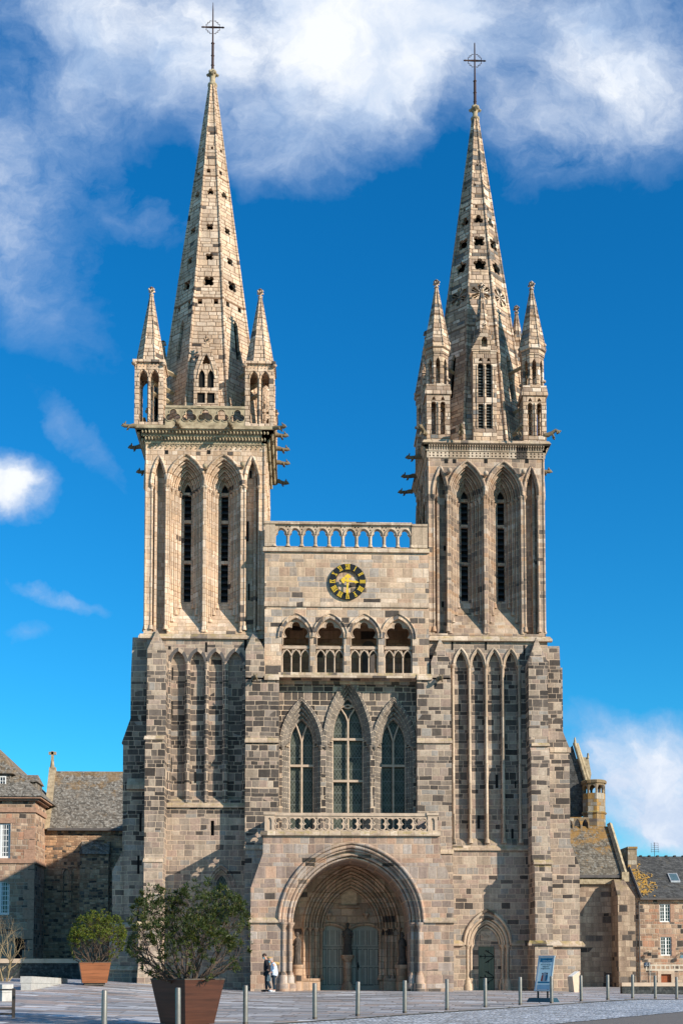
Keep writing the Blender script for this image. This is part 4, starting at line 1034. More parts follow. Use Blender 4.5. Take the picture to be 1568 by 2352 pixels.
# clock
cc = W(798, 1335.9, YC-.1); RR = 42.6/F*(DIST+YC)
clock = empty('clock', (cc.x, YC-.1, cc.z)); clock.parent = cath; clock.matrix_parent_inverse = cath.matrix_basis.inverted()
def circ(r, n=64, c=(0, 0)): return [(c[0]+r*math.cos(2*PI*i/n), c[1]+r*math.sin(2*PI*i/n)) for i in range(n)]
dl = MB(); dl.plate(circ(RR), [circ(RR*.635)], -.02, .03); dl.build('dial', M_BLACK, clock, recalc=True)
NUM = ['XII', 'I', 'II', 'III', 'IIII', 'V', 'VI', 'VII', 'VIII', 'IX', 'X', 'XI']
for i, s_ in enumerate(NUM):
    nb = MB(); a = -i*PI/6
    ca, sa = math.cos(a), math.sin(a)
    def tf(x, r): return (x*ca-r*sa, x*sa+r*ca)
    r0, r1 = RR*.68, RR*.965
    wd = {'I': .062, 'V': .125, 'X': .125}; tot = sum(wd[c] for c in s_)+.0; x = -tot/2
    sc = min(1., .31/tot); x *= sc
    def bar(xa_, ra, xb_, rb, t_):
        q = [tf(xa_-t_, ra), tf(xa_+t_, ra), tf(xb_+t_, rb), tf(xb_-t_, rb)]
        nb.add([(p[0], -.035, p[1]) for p in q]+[(p[0], -.02, p[1]) for p in q], [(0, 1, 2, 3), (7, 6, 5, 4), (0, 4, 5, 1), (1, 5, 6, 2), (2, 6, 7, 3), (3, 7, 4, 0)])
    for c in s_:
        w_ = wd[c]*sc
        if c == 'I': bar(x+w_/2, r0, x+w_/2, r1, .017)
        elif c == 'V': bar(x+w_*.55, r0, x+w_*.15, r1, .020); bar(x+w_*.55, r0, x+w_*.9, r1, .009)
        else: bar(x+w_*.1, r1, x+w_*.9, r0, .020); bar(x+w_*.9, r1, x+w_*.1, r0, .009)
        x += w_
    for r in (r0, r1): bar(-tot*sc/2-.01, r-.008, -tot*sc/2-.01, r+.008, .0); 
    for r in (r0+.008, r1-.008):
        q = [tf(-tot*sc/2-.005, r-.009), tf(tot*sc/2+.005, r-.009), tf(tot*sc/2+.005, r+.009), tf(-tot*sc/2-.005, r+.009)]
        nb.add([(p[0], -.038, p[1]) for p in q]+[(p[0], -.03, p[1]) for p in q], [(0, 1, 2, 3), (7, 6, 5, 4), (0, 4, 5, 1), (1, 5, 6, 2), (2, 6, 7, 3), (3, 7, 4, 0)])
    nb.build('numeral', M_GOLD, clock)
def hand(dx_, dz_, L, tail, y):
    hb = MB(); d = Vector((dx_, 0, dz_)).normalized()
    hb.M = frame((0, y, 0), (d.z, 0, -d.x), (0, 1, 0), d)
    hb.plate([(-.05, -tail*.6), (-.04, L*.62), (-.085, L*.7), (-.05, L*.8), (0, L), (.05, L*.8), (.085, L*.7), (.04, L*.62), (.05, -tail*.6)], [], -.015, .015)
    hb.plate(star((0, -tail*.75), [(-.09, -tail*.7, .075), (.09, -tail*.7, .075), (0, -tail*.9, .08)], n=24), [], -.012, .012)
    hb.plate(circ(.075, 16), [], -.02, .02)
    return hb.build('clock_hand', M_GOLD, clock)
hand(-6, -146, .74, .32, -.10); hand(100, -14, .58, .3, -.14)
for ch in clock.children:
    ch.matrix_parent_inverse = Matrix.Identity(4)

# window wall with three lancets
YW = -.05
ww = MB(); wd_ = MB()
x0w, x1w = WX(638, 1700, YW)-.3, WX(960, 1700, YW)+.3
zw0 = WZ(1880, YW, 790)-1.2; zw1 = zg0-.02
WINS = [(692.5, 1613, 660.7, 722.6, 52.5, 1650, [1760]), (799.3, 1564, 767, 830.4, 60, 1606, [1699.5, 1795]), (904.3, 1613, 870.9, 935.5, 52.5, 1650, [1760])]
zsw = WZ(1716, YW, 790)
orders = []
outer = []
for (pc_, pya, gl_, gr_, hwp, gya, trs) in WINS:
    c = WX(pc_, 1700, YW); h0 = (hwp-8)/F*(DIST+YW); outer.append((c, h0, WZ(pya, YW, pc_)))
zsill = zw0+.4
ww.plate(rect(x0w, x1w, zw0, zw1), [opening(c-h, c+h, zsill, zsw, za) for c, h, za in outer], YW, YW+.2)
def zsj(h, j): return zsw-.02*j+(.22*j if h > 1.1 else .12*j)
for j in range(1, 4):
    hs = []
    for (c, h, za) in outer:
        q = h-[0, .12, .22, .32][j]*(1 if h > .9 else .85)
        hs.append(opening(c-q, c+q, zsill, zsj(h, j), za-.24*j, 12))
    ww.plate(rect(x0w, x1w, zw0, zw1-.02*j), hs, YW+.13*j+.072, YW+.13*j+.199)
for (c, h, za) in outer:
    for j in range(4):
        q = h-[0, .12, .22, .32][j]*(1 if h > .9 else .85); y = YW+.13*j+.05; a_ = za-.24*j
        wd_.tube([(x, y, z) for x, z in arcp(c-q, c+q, zsj(h, j), a_, 12)], .068, 7)
        wd_.tube([(x, y+.08, z) for x, z in arcp(c-q+.065, c+q-.065, zsj(h, j), a_-.09, 12)], .03, 5)
        for sx in (1, -1):
            wd_.tube([(c+sx*q, y, zsill), (c+sx*q, y, zsw)], .05, 6); wd_.tube([(c+sx*(q-.065), y+.08, zsill), (c+sx*(q-.065), y+.08, zsw)], .03, 5)
            if j == 0: capital(wd_, c+sx*q, y-.03, zsw+.03, .07, .18)
    for kk in (.06, .14): wd_.tube([(x, YW-.05, z) for x, z in arcp(c-h-kk, c+h+kk, zsw, za+kk*1.5, 12)], .052, 6)
winw = ww.build('window_wall', M_WIN, cath)
jr = MB()
for (c, h, za) in outer:
    for j in range(-2, 4):
        q = h-[0, .12, .22, .32][max(j, 0)]*(1 if h > .9 else .85); y = YW+.13*j+.05; a_ = za-.24*j; zsj_ = zsj(h, j); r_j = .072
        if j < 0: kk = (.06, .14)[j+2]; q = h+kk; y = YW-.05; a_ = za+kk*1.5; zsj_ = zsw; r_j = .056
        pts = arcp(c-q, c+q, zsj_, a_, 40); acc = 0
        for (p0, p1) in zip(pts, pts[1:]):
            acc += math.hypot(p1[0]-p0[0], p1[1]-p0[1])
            if acc > .26:
                acc = 0; d = Vector((p1[0]-p0[0], 0, p1[1]-p0[1])).normalized()*.014; m_ = Vector((p1[0], y, p1[1])); jr.tube([m_-d, m_+d], r_j, 6)
        if j >= 0:
            z = zsill
            while z < zsj_:
                z += .27
                for sx in (-1, 1): jr.tube([(c+sx*q, y, z-.013), (c+sx*q, y, z+.013)], .054, 6)
wd_.build('moulding', plain('dark_roll_stone', (.20, .165, .135), .9, var=.45, scale=2.5), winw); jr.build('joint_rings', plain('pale_lime_mortar', (.60, .48, .35), .95), winw)
YG = YW+.13*4+.10
for i, (pc_, pya, gl_, gr_, hwp, gya, trs) in enumerate(WINS):
    c, h, za = outer[i]; q = h-.32*(1 if h > .9 else .85)
    zaa_ = za-.72
    wn_ = empty('lancet_window', (c, YG, zsill)); wn_.parent = cath; wn_.matrix_parent_inverse = cath.matrix_basis.inverted()
    g_ = MB(); g_.box(c-q-.1, c+q+.1, YG+.06, YG+.08, zsill-.1, za); g_.build('glass', M_LEAD, wn_)
    f_ = MB(); y = YG-.1
    zf_ = zsw-.0 if i != 1 else WZ(1668, YG, 799)
    zmf = WZ(1706, YG, pc_) if i != 1 else WZ(1660, YG, pc_)
    f_.tube([(c, y, zsill), (c, y, zmf)], .065, 6)
    if i != 1:
        for sx in (1, -1): f_.tube([(c, y, zmf), (c+sx*.09, y, zmf+.35), (c+sx*.24, y, zmf+.8), (c+sx*.42, y, zmf+1.12)], .05, 6)
    else:
        for sx in (1, -1):
            f_.tube([(c, y, zmf), (c+sx*.12, y, zmf+.35), (c+sx*.34, y, zmf+.68)], .05, 6)
        f_.tube([(x, y, z) for x, z in arcp(c-q+.02, c+q-.02, WZ(1665, YG, 799), WZ(1620, YG, 799), 10)], .05, 6)
        zc_ = WZ(1617, YG, 799)
        f_.tube([(c+.25*math.cos(a*PI/12), y, zc_+.25*math.sin(a*PI/12)) for a in range(24)], .06, 6, closed=True)
    for tpy in trs: f_.box(c-q-.05, c+q+.05, y-.06, y+.06, WZ(tpy, YG, pc_)-.06, WZ(tpy, YG, pc_)+.06)
    f_.tube([(x, y, z) for x, z in opening(c-q+.03, c+q-.03, zsill, zsj(h, 3), zaa_-.03, 10)], .05, 6)
    f_.build('tracery', M_TRIM2, wn_)
bk = MB(); bk.box(x0w, x1w, 1.4, 3.0, BASEZ, zw1-.3); bk.build('nave_front', M_INNER, cath)

# ================= PORCH
YP = -4.
po = MB()
zpt = WZ(1918, YP, 800)
def PXw(px, py=2100): return WX(px, py, YP)
outl = [(604, 1918), (604, 1960), (576, 2039), (575.5, 2108), (575.5, 2290), (1041, 2290), (1041.5, 2108), (1041.5, 2037), (1010.5, 1960), (1010.5, 1918)]
op = [(WX(a, b, YP), WZ(b, YP, a)) for a, b in outl]; 
op = [(x, BASEZ if i in (4, 5) else z) for i, (x, z) in enumerate(op)]
ph0, pc0 = (WX(972.8, 2120, YP)-WX(641.4, 2120, YP))/2, (WX(972.8, 2120, YP)+WX(641.4, 2120, YP))/2
zps = WZ(2121, YP, 800)
zpa = WZ(1936, YP, 800)
OR = [0, .22, .46, .68]; 
def notch(c, h, zs, za): return opening(c-h, c+h, BASEZ, zs, za, 16)
# front plate is split at the opening (outline polygon with notch)
def arch_plate(mb, outer_pts, c, h, zs, za, y0, y1):
    a = opening(c-h, c+h, BASEZ, zs, za, 16)
    # outline: left bottom corner -> up/around -> right bottom corner -> arch back
    mb.prism([outer_pts[0]]+outer_pts[1:]+a[::-1], y0, y1)
rotl = op[4::-1]+op[:4:-1]           # left bottom, up the left side, over the top, down to right bottom
hb0 = ph0-.16
arch_plate(po, rotl, pc0, hb0, zps, zpa-.2, YP, YP+.3)
def rectarch(mb, x0, x1, zt_, c, h, zs, za, y0, y1): arch_plate(mb, [(x0, BASEZ), (x0, zt_), (x1, zt_), (x1, BASEZ)], c, h, zs, za, y0, y1)
xL, xR = WX(606, 2000, YP), WX(1008, 2000, YP)
rectarch(po, xL-.1, xR+.1, zpt-.9, pc0, hb0-.3, zps, zpa-.55, YP+.305, YP+.62)
rectarch(po, xL-.1, xR+.1, zpt-.95, pc0, hb0-.46, zps, zpa-.72, YP+.625, -.3)
po.box(xL, xR, YP+.3, 0.0, zpt-.9, zpt)
por = po.build('porch', M_PORCH, cath); tag(por, 'pinkish granite porch with one wide pointed arch')
pm = MB()
for (dh, dz, y, r) in ((.0, .02, -.06, .09), (-.16, -.16, .04, .10), (-.28, -.30, .14, .06), (-.46, -.50, .34, .09), (-.60, -.66, .50, .06)):
    pm.tube([(x, YP+y, z) for x, z in arcp(pc0-ph0-dh, pc0+ph0+dh, zps+.05, zpa+dz, 20)], r, 7)
for sx in (-1, 1):
    for (q, y) in ((ph0-.20, .02), (ph0-.52, .3)):
        pm.tube([(pc0+sx*q, YP+y, .9), (pc0+sx*q, YP+y, zps-.1)], .10, 10); capital(pm, pc0+sx*q, YP+y, zps, .10, .28)
        pm.lathe([(.30, -.5), (.30, .35), (.24, .45), (.24, .7), (.19, .78), (.14, .92)], pc0+sx*q, YP+y, 10)
pm.build('moulding', M_PORCH, por)
pt = MB()
ledge(pt, 567.6, 641.4, 2107.5, 2119, YP, .13, .1); ledge(pt, 973, 1049, 2107.5, 2119, YP, .13, .1)
ledge(pt, 598, 1012, 1908, 1918, YP, .16, .0)
pt.mark(); pt.box(WX(600, 1913, YP), WX(1010, 1913, YP), YP-.05, -.2, zpt, zpt+.16)
pt.build_split('string_course', M_TRIM, por)
# inner portal at the back
pi_ = MB(); ic = WX(807, 2150, -.3); 
zis, zia = WZ(2133, 0, 800), WZ(1985, 0, 800)
H4 = [2.52, 2.2, 1.9, 1.62]
for j in range(4):
    pi_.M = None
    rectarch(pi_, ic-3.4, ic+3.4, zpt-.5, ic, H4[j]-.12, zis, zia-.33*j-.1, -.25+.26*j, -.25+.26*j+.24)
yty = .80
tz = WZ(2128, yty, 800)
dwl, dwr = (WX(726, 2200, yty), WX(788.5, 2200, yty)), (WX(807, 2200, yty), WX(870.5, 2200, yty))
def segarch(x0, x1, zb_, zs, za, n=8):
    return [(x0, zb_)]+[(lerp(x0, x1, i/n), zs+(za-zs)*math.sin(PI*i/n)**.8) for i in range(n+1)]+[(x1, zb_)]
zd_s, zd_a = WZ(2137, yty, 800), WZ(2126, yty, 800)
pi_.plate([(ic-2.0, BASEZ), (ic-2.0, zia), (ic+2.0, zia), (ic+2.0, BASEZ)], [segarch(a, b, BASEZ+.01, zd_s, zd_a) for a, b in (dwl, dwr)], yty, yty+.3)
ti = pi_.build('portal', M_INNER, por)
pmi = MB()
for j in range(4):
    for (dd, y, r) in ((0, .0, .075), (-.14, .09, .045)):
        pmi.tube([(x, -.25+.26*j+y, z) for x, z in arcp(ic-H4[j]+.1-dd, ic+H4[j]-.1+dd, zis, zia-.33*j-.08+dd, 16)], r, 7)
    for sx in (-1, 1):
        x = ic+sx*(H4[j]-.1)
        pmi.tube([(x, -.25+.26*j, .75), (x, -.25+.26*j, zis)], .075, 7); capital(pmi, x, -.25+.26*j, zis, .075, .18); sbase(pmi, x, -.25+.26*j, .55, .08, .25)
for sx in (-1, 1): pmi.box(min(ic+sx*1.6, ic+sx*2.75), max(ic+sx*1.6, ic+sx*2.75), -.75, -.26, -.5, .62)
for (a, b) in (dwl, dwr):
    pmi.tube([(x, yty-.04, z+.1) for x, z in segarch(a-.05, b+.05, zd_s, zd_s, zd_a)[1:-1]], .07, 6)
nx = WX(801, 2050, yty)
plq = MB(); plq.box(nx-.395, nx+.395, yty-.03, yty-.002, WZ(2078, yty, 800), WZ(2024, yty, 800)); plq.build('plaque', plain('pale_plaque', (.55, .38, .24), .8), por)
pmi.plate([(nx-.48, WZ(2079, yty, 800)), (nx-.48, WZ(2030, yty, 800)), (nx-.2, WZ(2018, yty, 800)), (nx+.2, WZ(2018, yty, 800)), (nx+.48, WZ(2030, yty, 800)), (nx+.48, WZ(2079, yty, 800))],
          [[(nx-.40, WZ(2078, yty, 800)), (nx-.40, WZ(2031, yty, 800)), (nx-.17, WZ(2020, yty, 800)), (nx+.17, WZ(2020, yty, 800)), (nx+.40, WZ(2031, yty, 800)), (nx+.40, WZ(2078, yty, 800))]], yty-.09, yty)
pmi.box(nx-.55, nx+.55, yty-.18, yty, WZ(2086, yty, 800), WZ(2080, yty, 800))
for px in (755, 840): pmi.lathe([(.05, WZ(2112, yty, px)), (.09, WZ(2105, yty, px)), (.17, WZ(2101, yty, px)), (.17, WZ(2098, yty, px))], WX(px, 2100, yty), yty-.1, 8)
trx = WX(797.5, 2230, yty-.1)
pmi.box(trx-.20, trx+.20, yty-.12, yty+.3, BASEZ, zd_s+.1)
pmi.lathe([(.34, -.3), (.34, .12), (.26, .2), (.27, .3), (.17, .42), (.15, 1.45), (.16, 1.5), (.28, 1.62), (.34, 1.68), (.34, 1.82)], trx, yty-.32, 12)
pmi.build('portal_moulding', M_INNER, por)
def bigdoor(x0, x1, wicket):
    y = yty+.12
    mb = MB()
    mb.plate(segarch(x0-.02, x1+.02, BASEZ, zd_s, zd_a+.05), [], y, y+.08)
    D0_ = ground_z(ic, 0)
    zm_ = WZ(2175, y, 800); zq = WZ(2219.5, y, 800); w_ = x1-x0; t_ = .035
    for i in range(6):
        xx = x0+w_*i/5; mb.box(xx-t_, xx+t_, y-.03, y, D0_+.25, zd_s+(zd_a-zd_s)*math.sin(PI*min(max(i/5., .06), .94))**.8-.02)
    for z, t2 in ((D0_+.12, .13), (zq, .05), (zm_-.05, .05), (zm_+.06, .05)): mb.box(x0, x1, y-.031, y-.001, z-t2, z+t2)
    o = mb.build('door', M_DOOR, cath); tag(o, 'tall grey-green panelled door leaf '+('on the right of the portal with an iron handle' if wicket else 'on the left of the portal'))
    gp = MB()  # black strips paint groove shade beside the rails; also the wicket joints
    for i in range(6):
        xx = x0+w_*i/5
        for q_ in (-1, 1):
            if x0 < xx+q_*.05 < x1: gp.box(xx+q_*.05-.009, xx+q_*.05+.009, y-.012, y-.001, D0_+.28, zd_s)
    for z_ in (zq-.07, zm_-.12, D0_+.27): gp.box(x0, x1, y-.012, y-.001, z_-.01, z_+.01)
    gp.box(x0, x1, y-.033, y-.002, zm_-.012, zm_+.012)
    if wicket: gp.box(x0+w_*.2-.012, x0+w_*.2+.012, y-.036, y-.002, D0_+.25, zm_); gp.box(x0+w_*.2, x0+w_*.8, y-.036, y-.002, D0_+.24, D0_+.265)
    gp.build('door_shade_and_joints', M_VOID, o)
    if wicket:
        hd = MB(); hx = x0+w_*.235; hd.tube([(hx, y-.05, zq+.22), (hx, y-.1, zq+.05), (hx, y-.05, zq-.2)], [.02, .04, .02], 5); hd.blob((hx, y-.08, zq), (.07, .04, .07)); hd.build('handle', M_BIRON, o)
    hn = MB()
    xh = x0 if not wicket else x1
    for i in range(26): hn.blob((xh, y-.03, D0_+.3+i*.11), (.03, .02, .03), 4, 3)
    hn.build('hinge', M_BIRON, o)
bigdoor(dwl[0], dwl[1], False); bigdoor(dwr[0], dwr[1], True)

# balcony balustrade over the porch
bb = MB()
zb0, zb1 = zpt+.16, WZ(1867, YP-.05, 800)
xa_, xb_ = WX(630, 1890, YP), WX(982, 1890, YP)
n = 11; pt_ = (xb_-xa_)/n; zm = (zb0+zb1-.14)/2
hs = []
for i in range(n):
    c = xa_+pt_*(i+.5); hs.append(foil(c, zm, .325, 4, rot=PI/4, n=36, lobe=.42))
for i in range(1, n):
    for sz in (1, -1): x = xa_+pt_*i; hs.append([(x-.07, zm+sz*.30), (x+.07, zm+sz*.30), (x, zm+sz*.20)][::sz])
bb.plate(rect(xa_, xb_, zb0, zb1-.14), hs, YP+.05, YP+.19)
for i in range(n):
    c = xa_+pt_*(i+.5); bb.tube([(x, YP+.045, z) for x, z in foil(c, zm, .345, 4, rot=PI/4, n=36, lobe=.42)], .024, 5, closed=True)
for (a, b) in ((608, 630), (982, 1004)):
    x0_, x1_ = WX(a, 1890, YP), WX(b, 1890, YP)
    bb.plate(rect(x0_, x1_, zb0, zb1-.1), [opening(x0_+.13, x1_-.13, zb0+.08, zb1-.4, zb1-.22, 4)], YP, YP+.06); bb.box(x0_, x1_, YP+.065, YP+.3, zb0, zb1-.1)
    bb.box(x0_-.06, x1_+.06, YP-.06, YP+.34, zb1-.1, zb1+.03)
bb.box(xa_, xb_, YP+.0, YP+.25, zb1-.14, zb1)
for x in (WX(608, 1890, YP)+.05, WX(1004, 1890, YP)-.19):
    bb.M = frame((x+.14, YP+.3, 0), (0, 1, 0), (-1, 0, 0))
    m_ = 5; L = 3.2; hs = [foil(L*(i+.5)/m_, zm, .29, 4, rot=0, n=30, lobe=.40) for i in range(m_)]
    bb.plate(rect(0, L, zb0, zb1-.14), hs, 0, .14); bb.box(0, L, -.04, .18, zb1-.14, zb1); bb.M = None
bb.build('balcony', M_TRIM2, cath)
# small floodlight boxes seen through the balcony
# ================= NAVE AND TRANSEPTS
def slate(name, col, lich, lamt, ridge_z=None, spots=.2):
    m, t, b = mat(name)
    g = t.new('ShaderNodeNewGeometry'); pos = g.outputs['Position']; sp = t.new('ShaderNodeSeparateXYZ'); t.put(sp, 0, pos)
    zr = t.m('DIVIDE', t.m('ADD', sp.outputs[2], t.m('MULTIPLY', t.noise(pos, 2., 2), .05)), .19)
    row = t.m('FLOOR', zr); fz = t.m('FRACT', zr)
    v = t.new('ShaderNodeTexVoronoi', voronoi_dimensions='2D', feature='F1'); t.put(v, 'Vector', t.xyz(t.m('MULTIPLY', t.m('ADD', sp.outputs[0], sp.outputs[1]), 3.2), t.m('MULTIPLY', row, 7.7), 0.)); v.inputs['Scale'].default_value = 1
    rc = t.new('ShaderNodeSeparateColor'); t.put(rc, 0, v.outputs['Color'])
    br = t.m('MULTIPLY', t.mr(rc.outputs[0], 0, 1, .6, 1.5), t.mr(fz, 0, .25, .5, 1.))
    c = t.mix(1., col, br, 'MULTIPLY')
    c = t.mix(t.m('MULTIPLY', t.mr(t.noise(pos, 5., 6, .75), .50, .62), spots), c, (.45, .43, .38))
    ln = t.noise(pos, 1.1, 7, .75)
    if ridge_z: ln = t.m('ADD', ln, t.mr(sp.outputs[2], ridge_z-3., ridge_z, -.03, .17))
    c = t.mix(t.m('MULTIPLY', t.mr(ln, .56, .66), lamt), c, lich)
    t.put(b, 'Base Color', c); b.inputs['Roughness'].default_value = .85
    bp = t.new('ShaderNodeBump', i_Strength=.6, i_Distance=.03); t.put(bp, 'Height', t.m('ADD', fz, rc.outputs[1])); t.put(b, 'Normal', bp)
    return m
YT = 40.
M_SL1 = slate('lichened_slate', (.125, .11, .09), (.26, .15, .05), .5, 18.5, .6)
M_SL2 = slate('orange_lichened_slate', (.12, .10, .075), (.28, .145, .03), .75, 13.4, .4)
M_SL3 = slate('dark_slate', (.055, .055, .055), (.30, .2, .05), .1, None, .12)
M_RUB = masonry('rubble_masonry', [(.42, .27, .16), (.34, .22, .14), (.28, .175, .11), (.46, .32, .21), (.39, .28, .19), (.24, .15, .095)], dark=((0, .2), (60, .15)), rowh=.20, bw=.42, mortar=(.30, .22, .14), mw=.018, seed=3.1, jwave=.11, bump=.9)
M_RUB2 = masonry('house_stone_masonry', [(.36, .245, .165), (.42, .30, .205), (.32, .22, .16), (.40, .23, .15), (.47, .36, .26), (.28, .20, .145)], dark=((0, .1), (60, .12)), rowh=.30, bw=.55, mortar=(.44, .36, .28), mw=.02, seed=6.6, jwave=.10, bump=.8)
M_TRW = masonry('transept_masonry', [(.33, .25, .18), (.38, .29, .21), (.28, .21, .155), (.42, .33, .24)], dark=((0, .15), (60, .05)), rowh=.42, bw=.7, mortar=(.28, .21, .15), mw=.02, seed=1.6, jwave=.05)
nv = MB()
nv.box(-5.5, 9.2, 6.5, 60, BASEZ, 13); nv.build('nave_wall', M_TRW, cath)
nr = MB(); nr.prism([(-6, 13), (1.8, 22.6), (9.6, 13)], 6.8, 61); nr.build('nave_roof', M_SL1, cath)
# north (left) transept
def TW(px, py, Y=YT): q = W(px, py, Y); return q.x, q.z
tzr, tze = TW(200, 1772, YT+4)[1], TW(200, 1903)[1]
txl = TW(103, 1950)[0]
n_ = MB(); n_.box(txl, -5.5, YT, YT+8, BASEZ, tze)
xbl, xbr = TW(185, 1950, YT-1)[0], TW(250, 1950, YT-1)[0]
n_.box(xbl, xbr, YT-1.1, YT, BASEZ, TW(200, 1961, YT-1)[1])
tn = n_.build('transept', M_RUB, cath); tag(tn, 'left transept of brown rubble stone under a mottled slate roof')
r_ = MB(); r_.hull([(txl+.3, YT-.35, tze-.05), (-5.5, YT-.35, tze-.05), (-5.5, YT+8.3, tze-.05), (txl+.3, YT+8.3, tze-.05)], [(TW(126, 1772, YT+4)[0], YT+3.95, tzr), (-5.5, YT+3.95, tzr), (-5.5, YT+4.05, tzr), (TW(126, 1772, YT+4)[0], YT+4.05, tzr)])
r_.build('roof', M_SL1, tn)
g_ = MB(); a = TW(102, 1835, YT+1); 
gx0, gx1 = txl-.05, txl+.55; 
gx = TW(126, 1772, YT+4)[0]
g_.hull([(txl-.1, YT-.4, tze-.1), (txl+.45, YT-.4, tze-.1), (txl+.45, YT+8.4, tze-.1), (txl-.1, YT+8.4, tze-.1)], [(gx-.45, YT+3.9, tzr+.35), (gx+.1, YT+3.9, tzr+.35), (gx+.1, YT+4.1, tzr+.35), (gx-.45, YT+4.1, tzr+.35)])
cxx = gx-.2
g_.tube([(cxx, YT+4, tzr+.2), (cxx, YT+4, tzr+1.1)], [.22, .12], 6); g_.box(cxx-.1, cxx+.1, YT+3.9, YT+4.1, tzr+.9, tzr+1.75); g_.box(cxx-.32, cxx+.32, YT+3.9, YT+4.1, tzr+1.45, tzr+1.7)
g_.build('gable_coping', M_CARVE, tn)
w_ = MB(); w_.hull([(xbl-.05, YT-1.25, TW(200, 1962, YT-1)[1]), (xbr+.05, YT-1.25, TW(200, 1962, YT-1)[1]), (xbr+.05, YT, TW(200, 1962, YT-1)[1]), (xbl-.05, YT, TW(200, 1962, YT-1)[1])],
       [(xbl, YT-.1, TW(200, 1933)[1]), (xbr, YT-.1, TW(200, 1933)[1]), (xbr, YT, TW(200, 1933)[1]), (xbl, YT, TW(200, 1933)[1])]); w_.build('buttress_roof', M_SL2, tn)
ax0, ax1 = TW(145, 2000)[0], TW(164, 2000)[0]
w_ = MB(); w_.tube([(x, YT-.02, z) for x, z in opening(ax0, ax1, TW(150, 2075)[1], TW(150, 2006)[1], TW(150, 1994)[1], 6)], .12, 5); w_.build('blind_arch', M_RUB, tn)
gt = MB(); gt.box(txl+.3, -5.5, YT-.5, YT-.36, tze-.22, tze-.02); gt.build('gutter', M_LINT, tn)
# south (right) transept
sx0, sx1 = 9.2, TW(1431, 2010)[0]
ze2, zr2 = TW(1370, 2012, YT)[1], TW(1370, 1898, YT+2.6)[1]
s_ = MB(); s_.box(sx0, sx1-.2, YT, YT+9, BASEZ, ze2)
bx0, bx1 = TW(1417.5, 2150, YT-2)[0], TW(1457, 2150, YT-2)[0]
s_.box(bx0, bx1, YT-2.2, YT+.3, BASEZ, TW(1430, 2060, YT-2)[1]); s_.hull([(bx0, YT-2.2, TW(1430, 2060, YT-2)[1]), (bx1, YT-2.2, TW(1430, 2060, YT-2)[1]), (bx1, YT, TW(1430, 2060, YT-2)[1]), (bx0, YT, TW(1430, 2060, YT-2)[1])],
    [(bx0, YT-1, TW(1430, 2020, YT-1)[1]), (bx1-.6, YT-1, TW(1430, 2020, YT-1)[1]), (bx1-.6, YT, TW(1430, 2020, YT-1)[1]), (bx0, YT, TW(1430, 2020, YT-1)[1])])
ts = s_.build('transept', M_TRW, cath); tag(ts, 'right transept with an orange lichened roof and an octagonal stair turret')
r_ = MB(); r_.hull([(sx0, YT-.3, ze2), (sx1-.1, YT-.3, ze2), (sx1-.1, YT+8, ze2), (sx0, YT+8, ze2)], [(sx0, YT+2.6, zr2), (TW(1397, 1898, YT+2.6)[0], YT+2.6, zr2), (TW(1397, 1898, YT+2.6)[0], YT+2.9, zr2), (sx0, YT+2.9, zr2)])
r_.build('roof', M_SL2, ts)
g_ = MB(); e = Vector((TW(1398, 1893, YT+2.6)[0], YT+2.5, zr2+.2)); f = Vector((TW(1431, 2006)[0], YT-.4, ze2+.1))
g_.tube([e, f], .24, 4, smooth=False); g_.box(f.x-.3, f.x+.3, YT-.6, YT+.2, ze2-.5, ze2+.3); g_.box(sx0, sx1, YT-.3, YT+.0, ze2-.7, ze2-.3)
g_.build('coping', M_CARVE, ts)
g_ = MB(); g_.box(sx0, sx1+.1, YT-.45, YT-.31, ze2-.18, ze2+.05); g_.build('gutter', M_LINT, ts)
# tall roof behind, its gable coping, stepped pinnacle, octagonal turret, arcaded parapet
Y3 = YT+4
r_ = MB(); pz = [(1280, 1874), (1303, 1730), (1315, 1712), (1346, 1800), (1350, 1874)]
r_.prism([TW(a, b, Y3) for a, b in [(1280, 1874), (1280, 1745), (1309, 1735), (1314, 1712), (1340, 1800), (1339, 1874)]], Y3, Y3+9); r_.build('steep_roof', M_SL3, ts)
g_ = MB()
A = Vector((*TW(1317, 1707, Y3-.2), 0)); 
def P3(px, py, Y): x, z = TW(px, py, Y); return Vector((x, Y, z))
g_.tube([P3(1318.5, 1706, Y3-.2), P3(1346, 1797, Y3-.2)], .17, 5); g_.tube([P3(1323, 1708, Y3), P3(1352, 1797, Y3)], .2, 5)
g_.tube([P3(1319.5, 1712, Y3), P3(1319.5, 1703, Y3), P3(1319.5, 1694, Y3)], [.2, .12, .06], 5)
g_.prism([TW(a, b, Y3+1) for a, b in [(1330, 1738), (1350, 1740), (1357, 1778), (1354, 1795), (1345, 1798)]], Y3+1, Y3+2.5)
g_.tube([P3(1349.5, 1742, Y3+1), P3(1349.5, 1730, Y3+1)], [.12, .08], 5)
g_.build('gable_coping', M_CARVE, ts)
g_ = MB(); cxo = TW(1367, 1850, YT+3)[0]; cyo = YT+3.6; R8 = (TW(1392, 1850, YT+3)[0]-TW(1341, 1850, YT+3)[0])/2
for k in range(8):
    a = k*PI/4-PI2+PI/8; n3 = Vector((math.cos(a), math.sin(a), 0)); tx = Vector((-math.sin(a), math.cos(a), 0)); r = R8*.95
    g_.M = frame(Vector((cxo, cyo, 0))+n3*r, tx, -n3); hw3 = r*math.tan(PI/8); zt3 = TW(1367, 1796, YT+3)[1]
    g_.plate(rect(-hw3, hw3, TW(1367, 1900, YT+3)[1]-1.5, zt3), [opening(-.27, .27, TW(1367, 1822, YT+3)[1], TW(1367, 1812, YT+3)[1], TW(1367, 1803, YT+3)[1], 5)], 0, .2)
g_.M = None
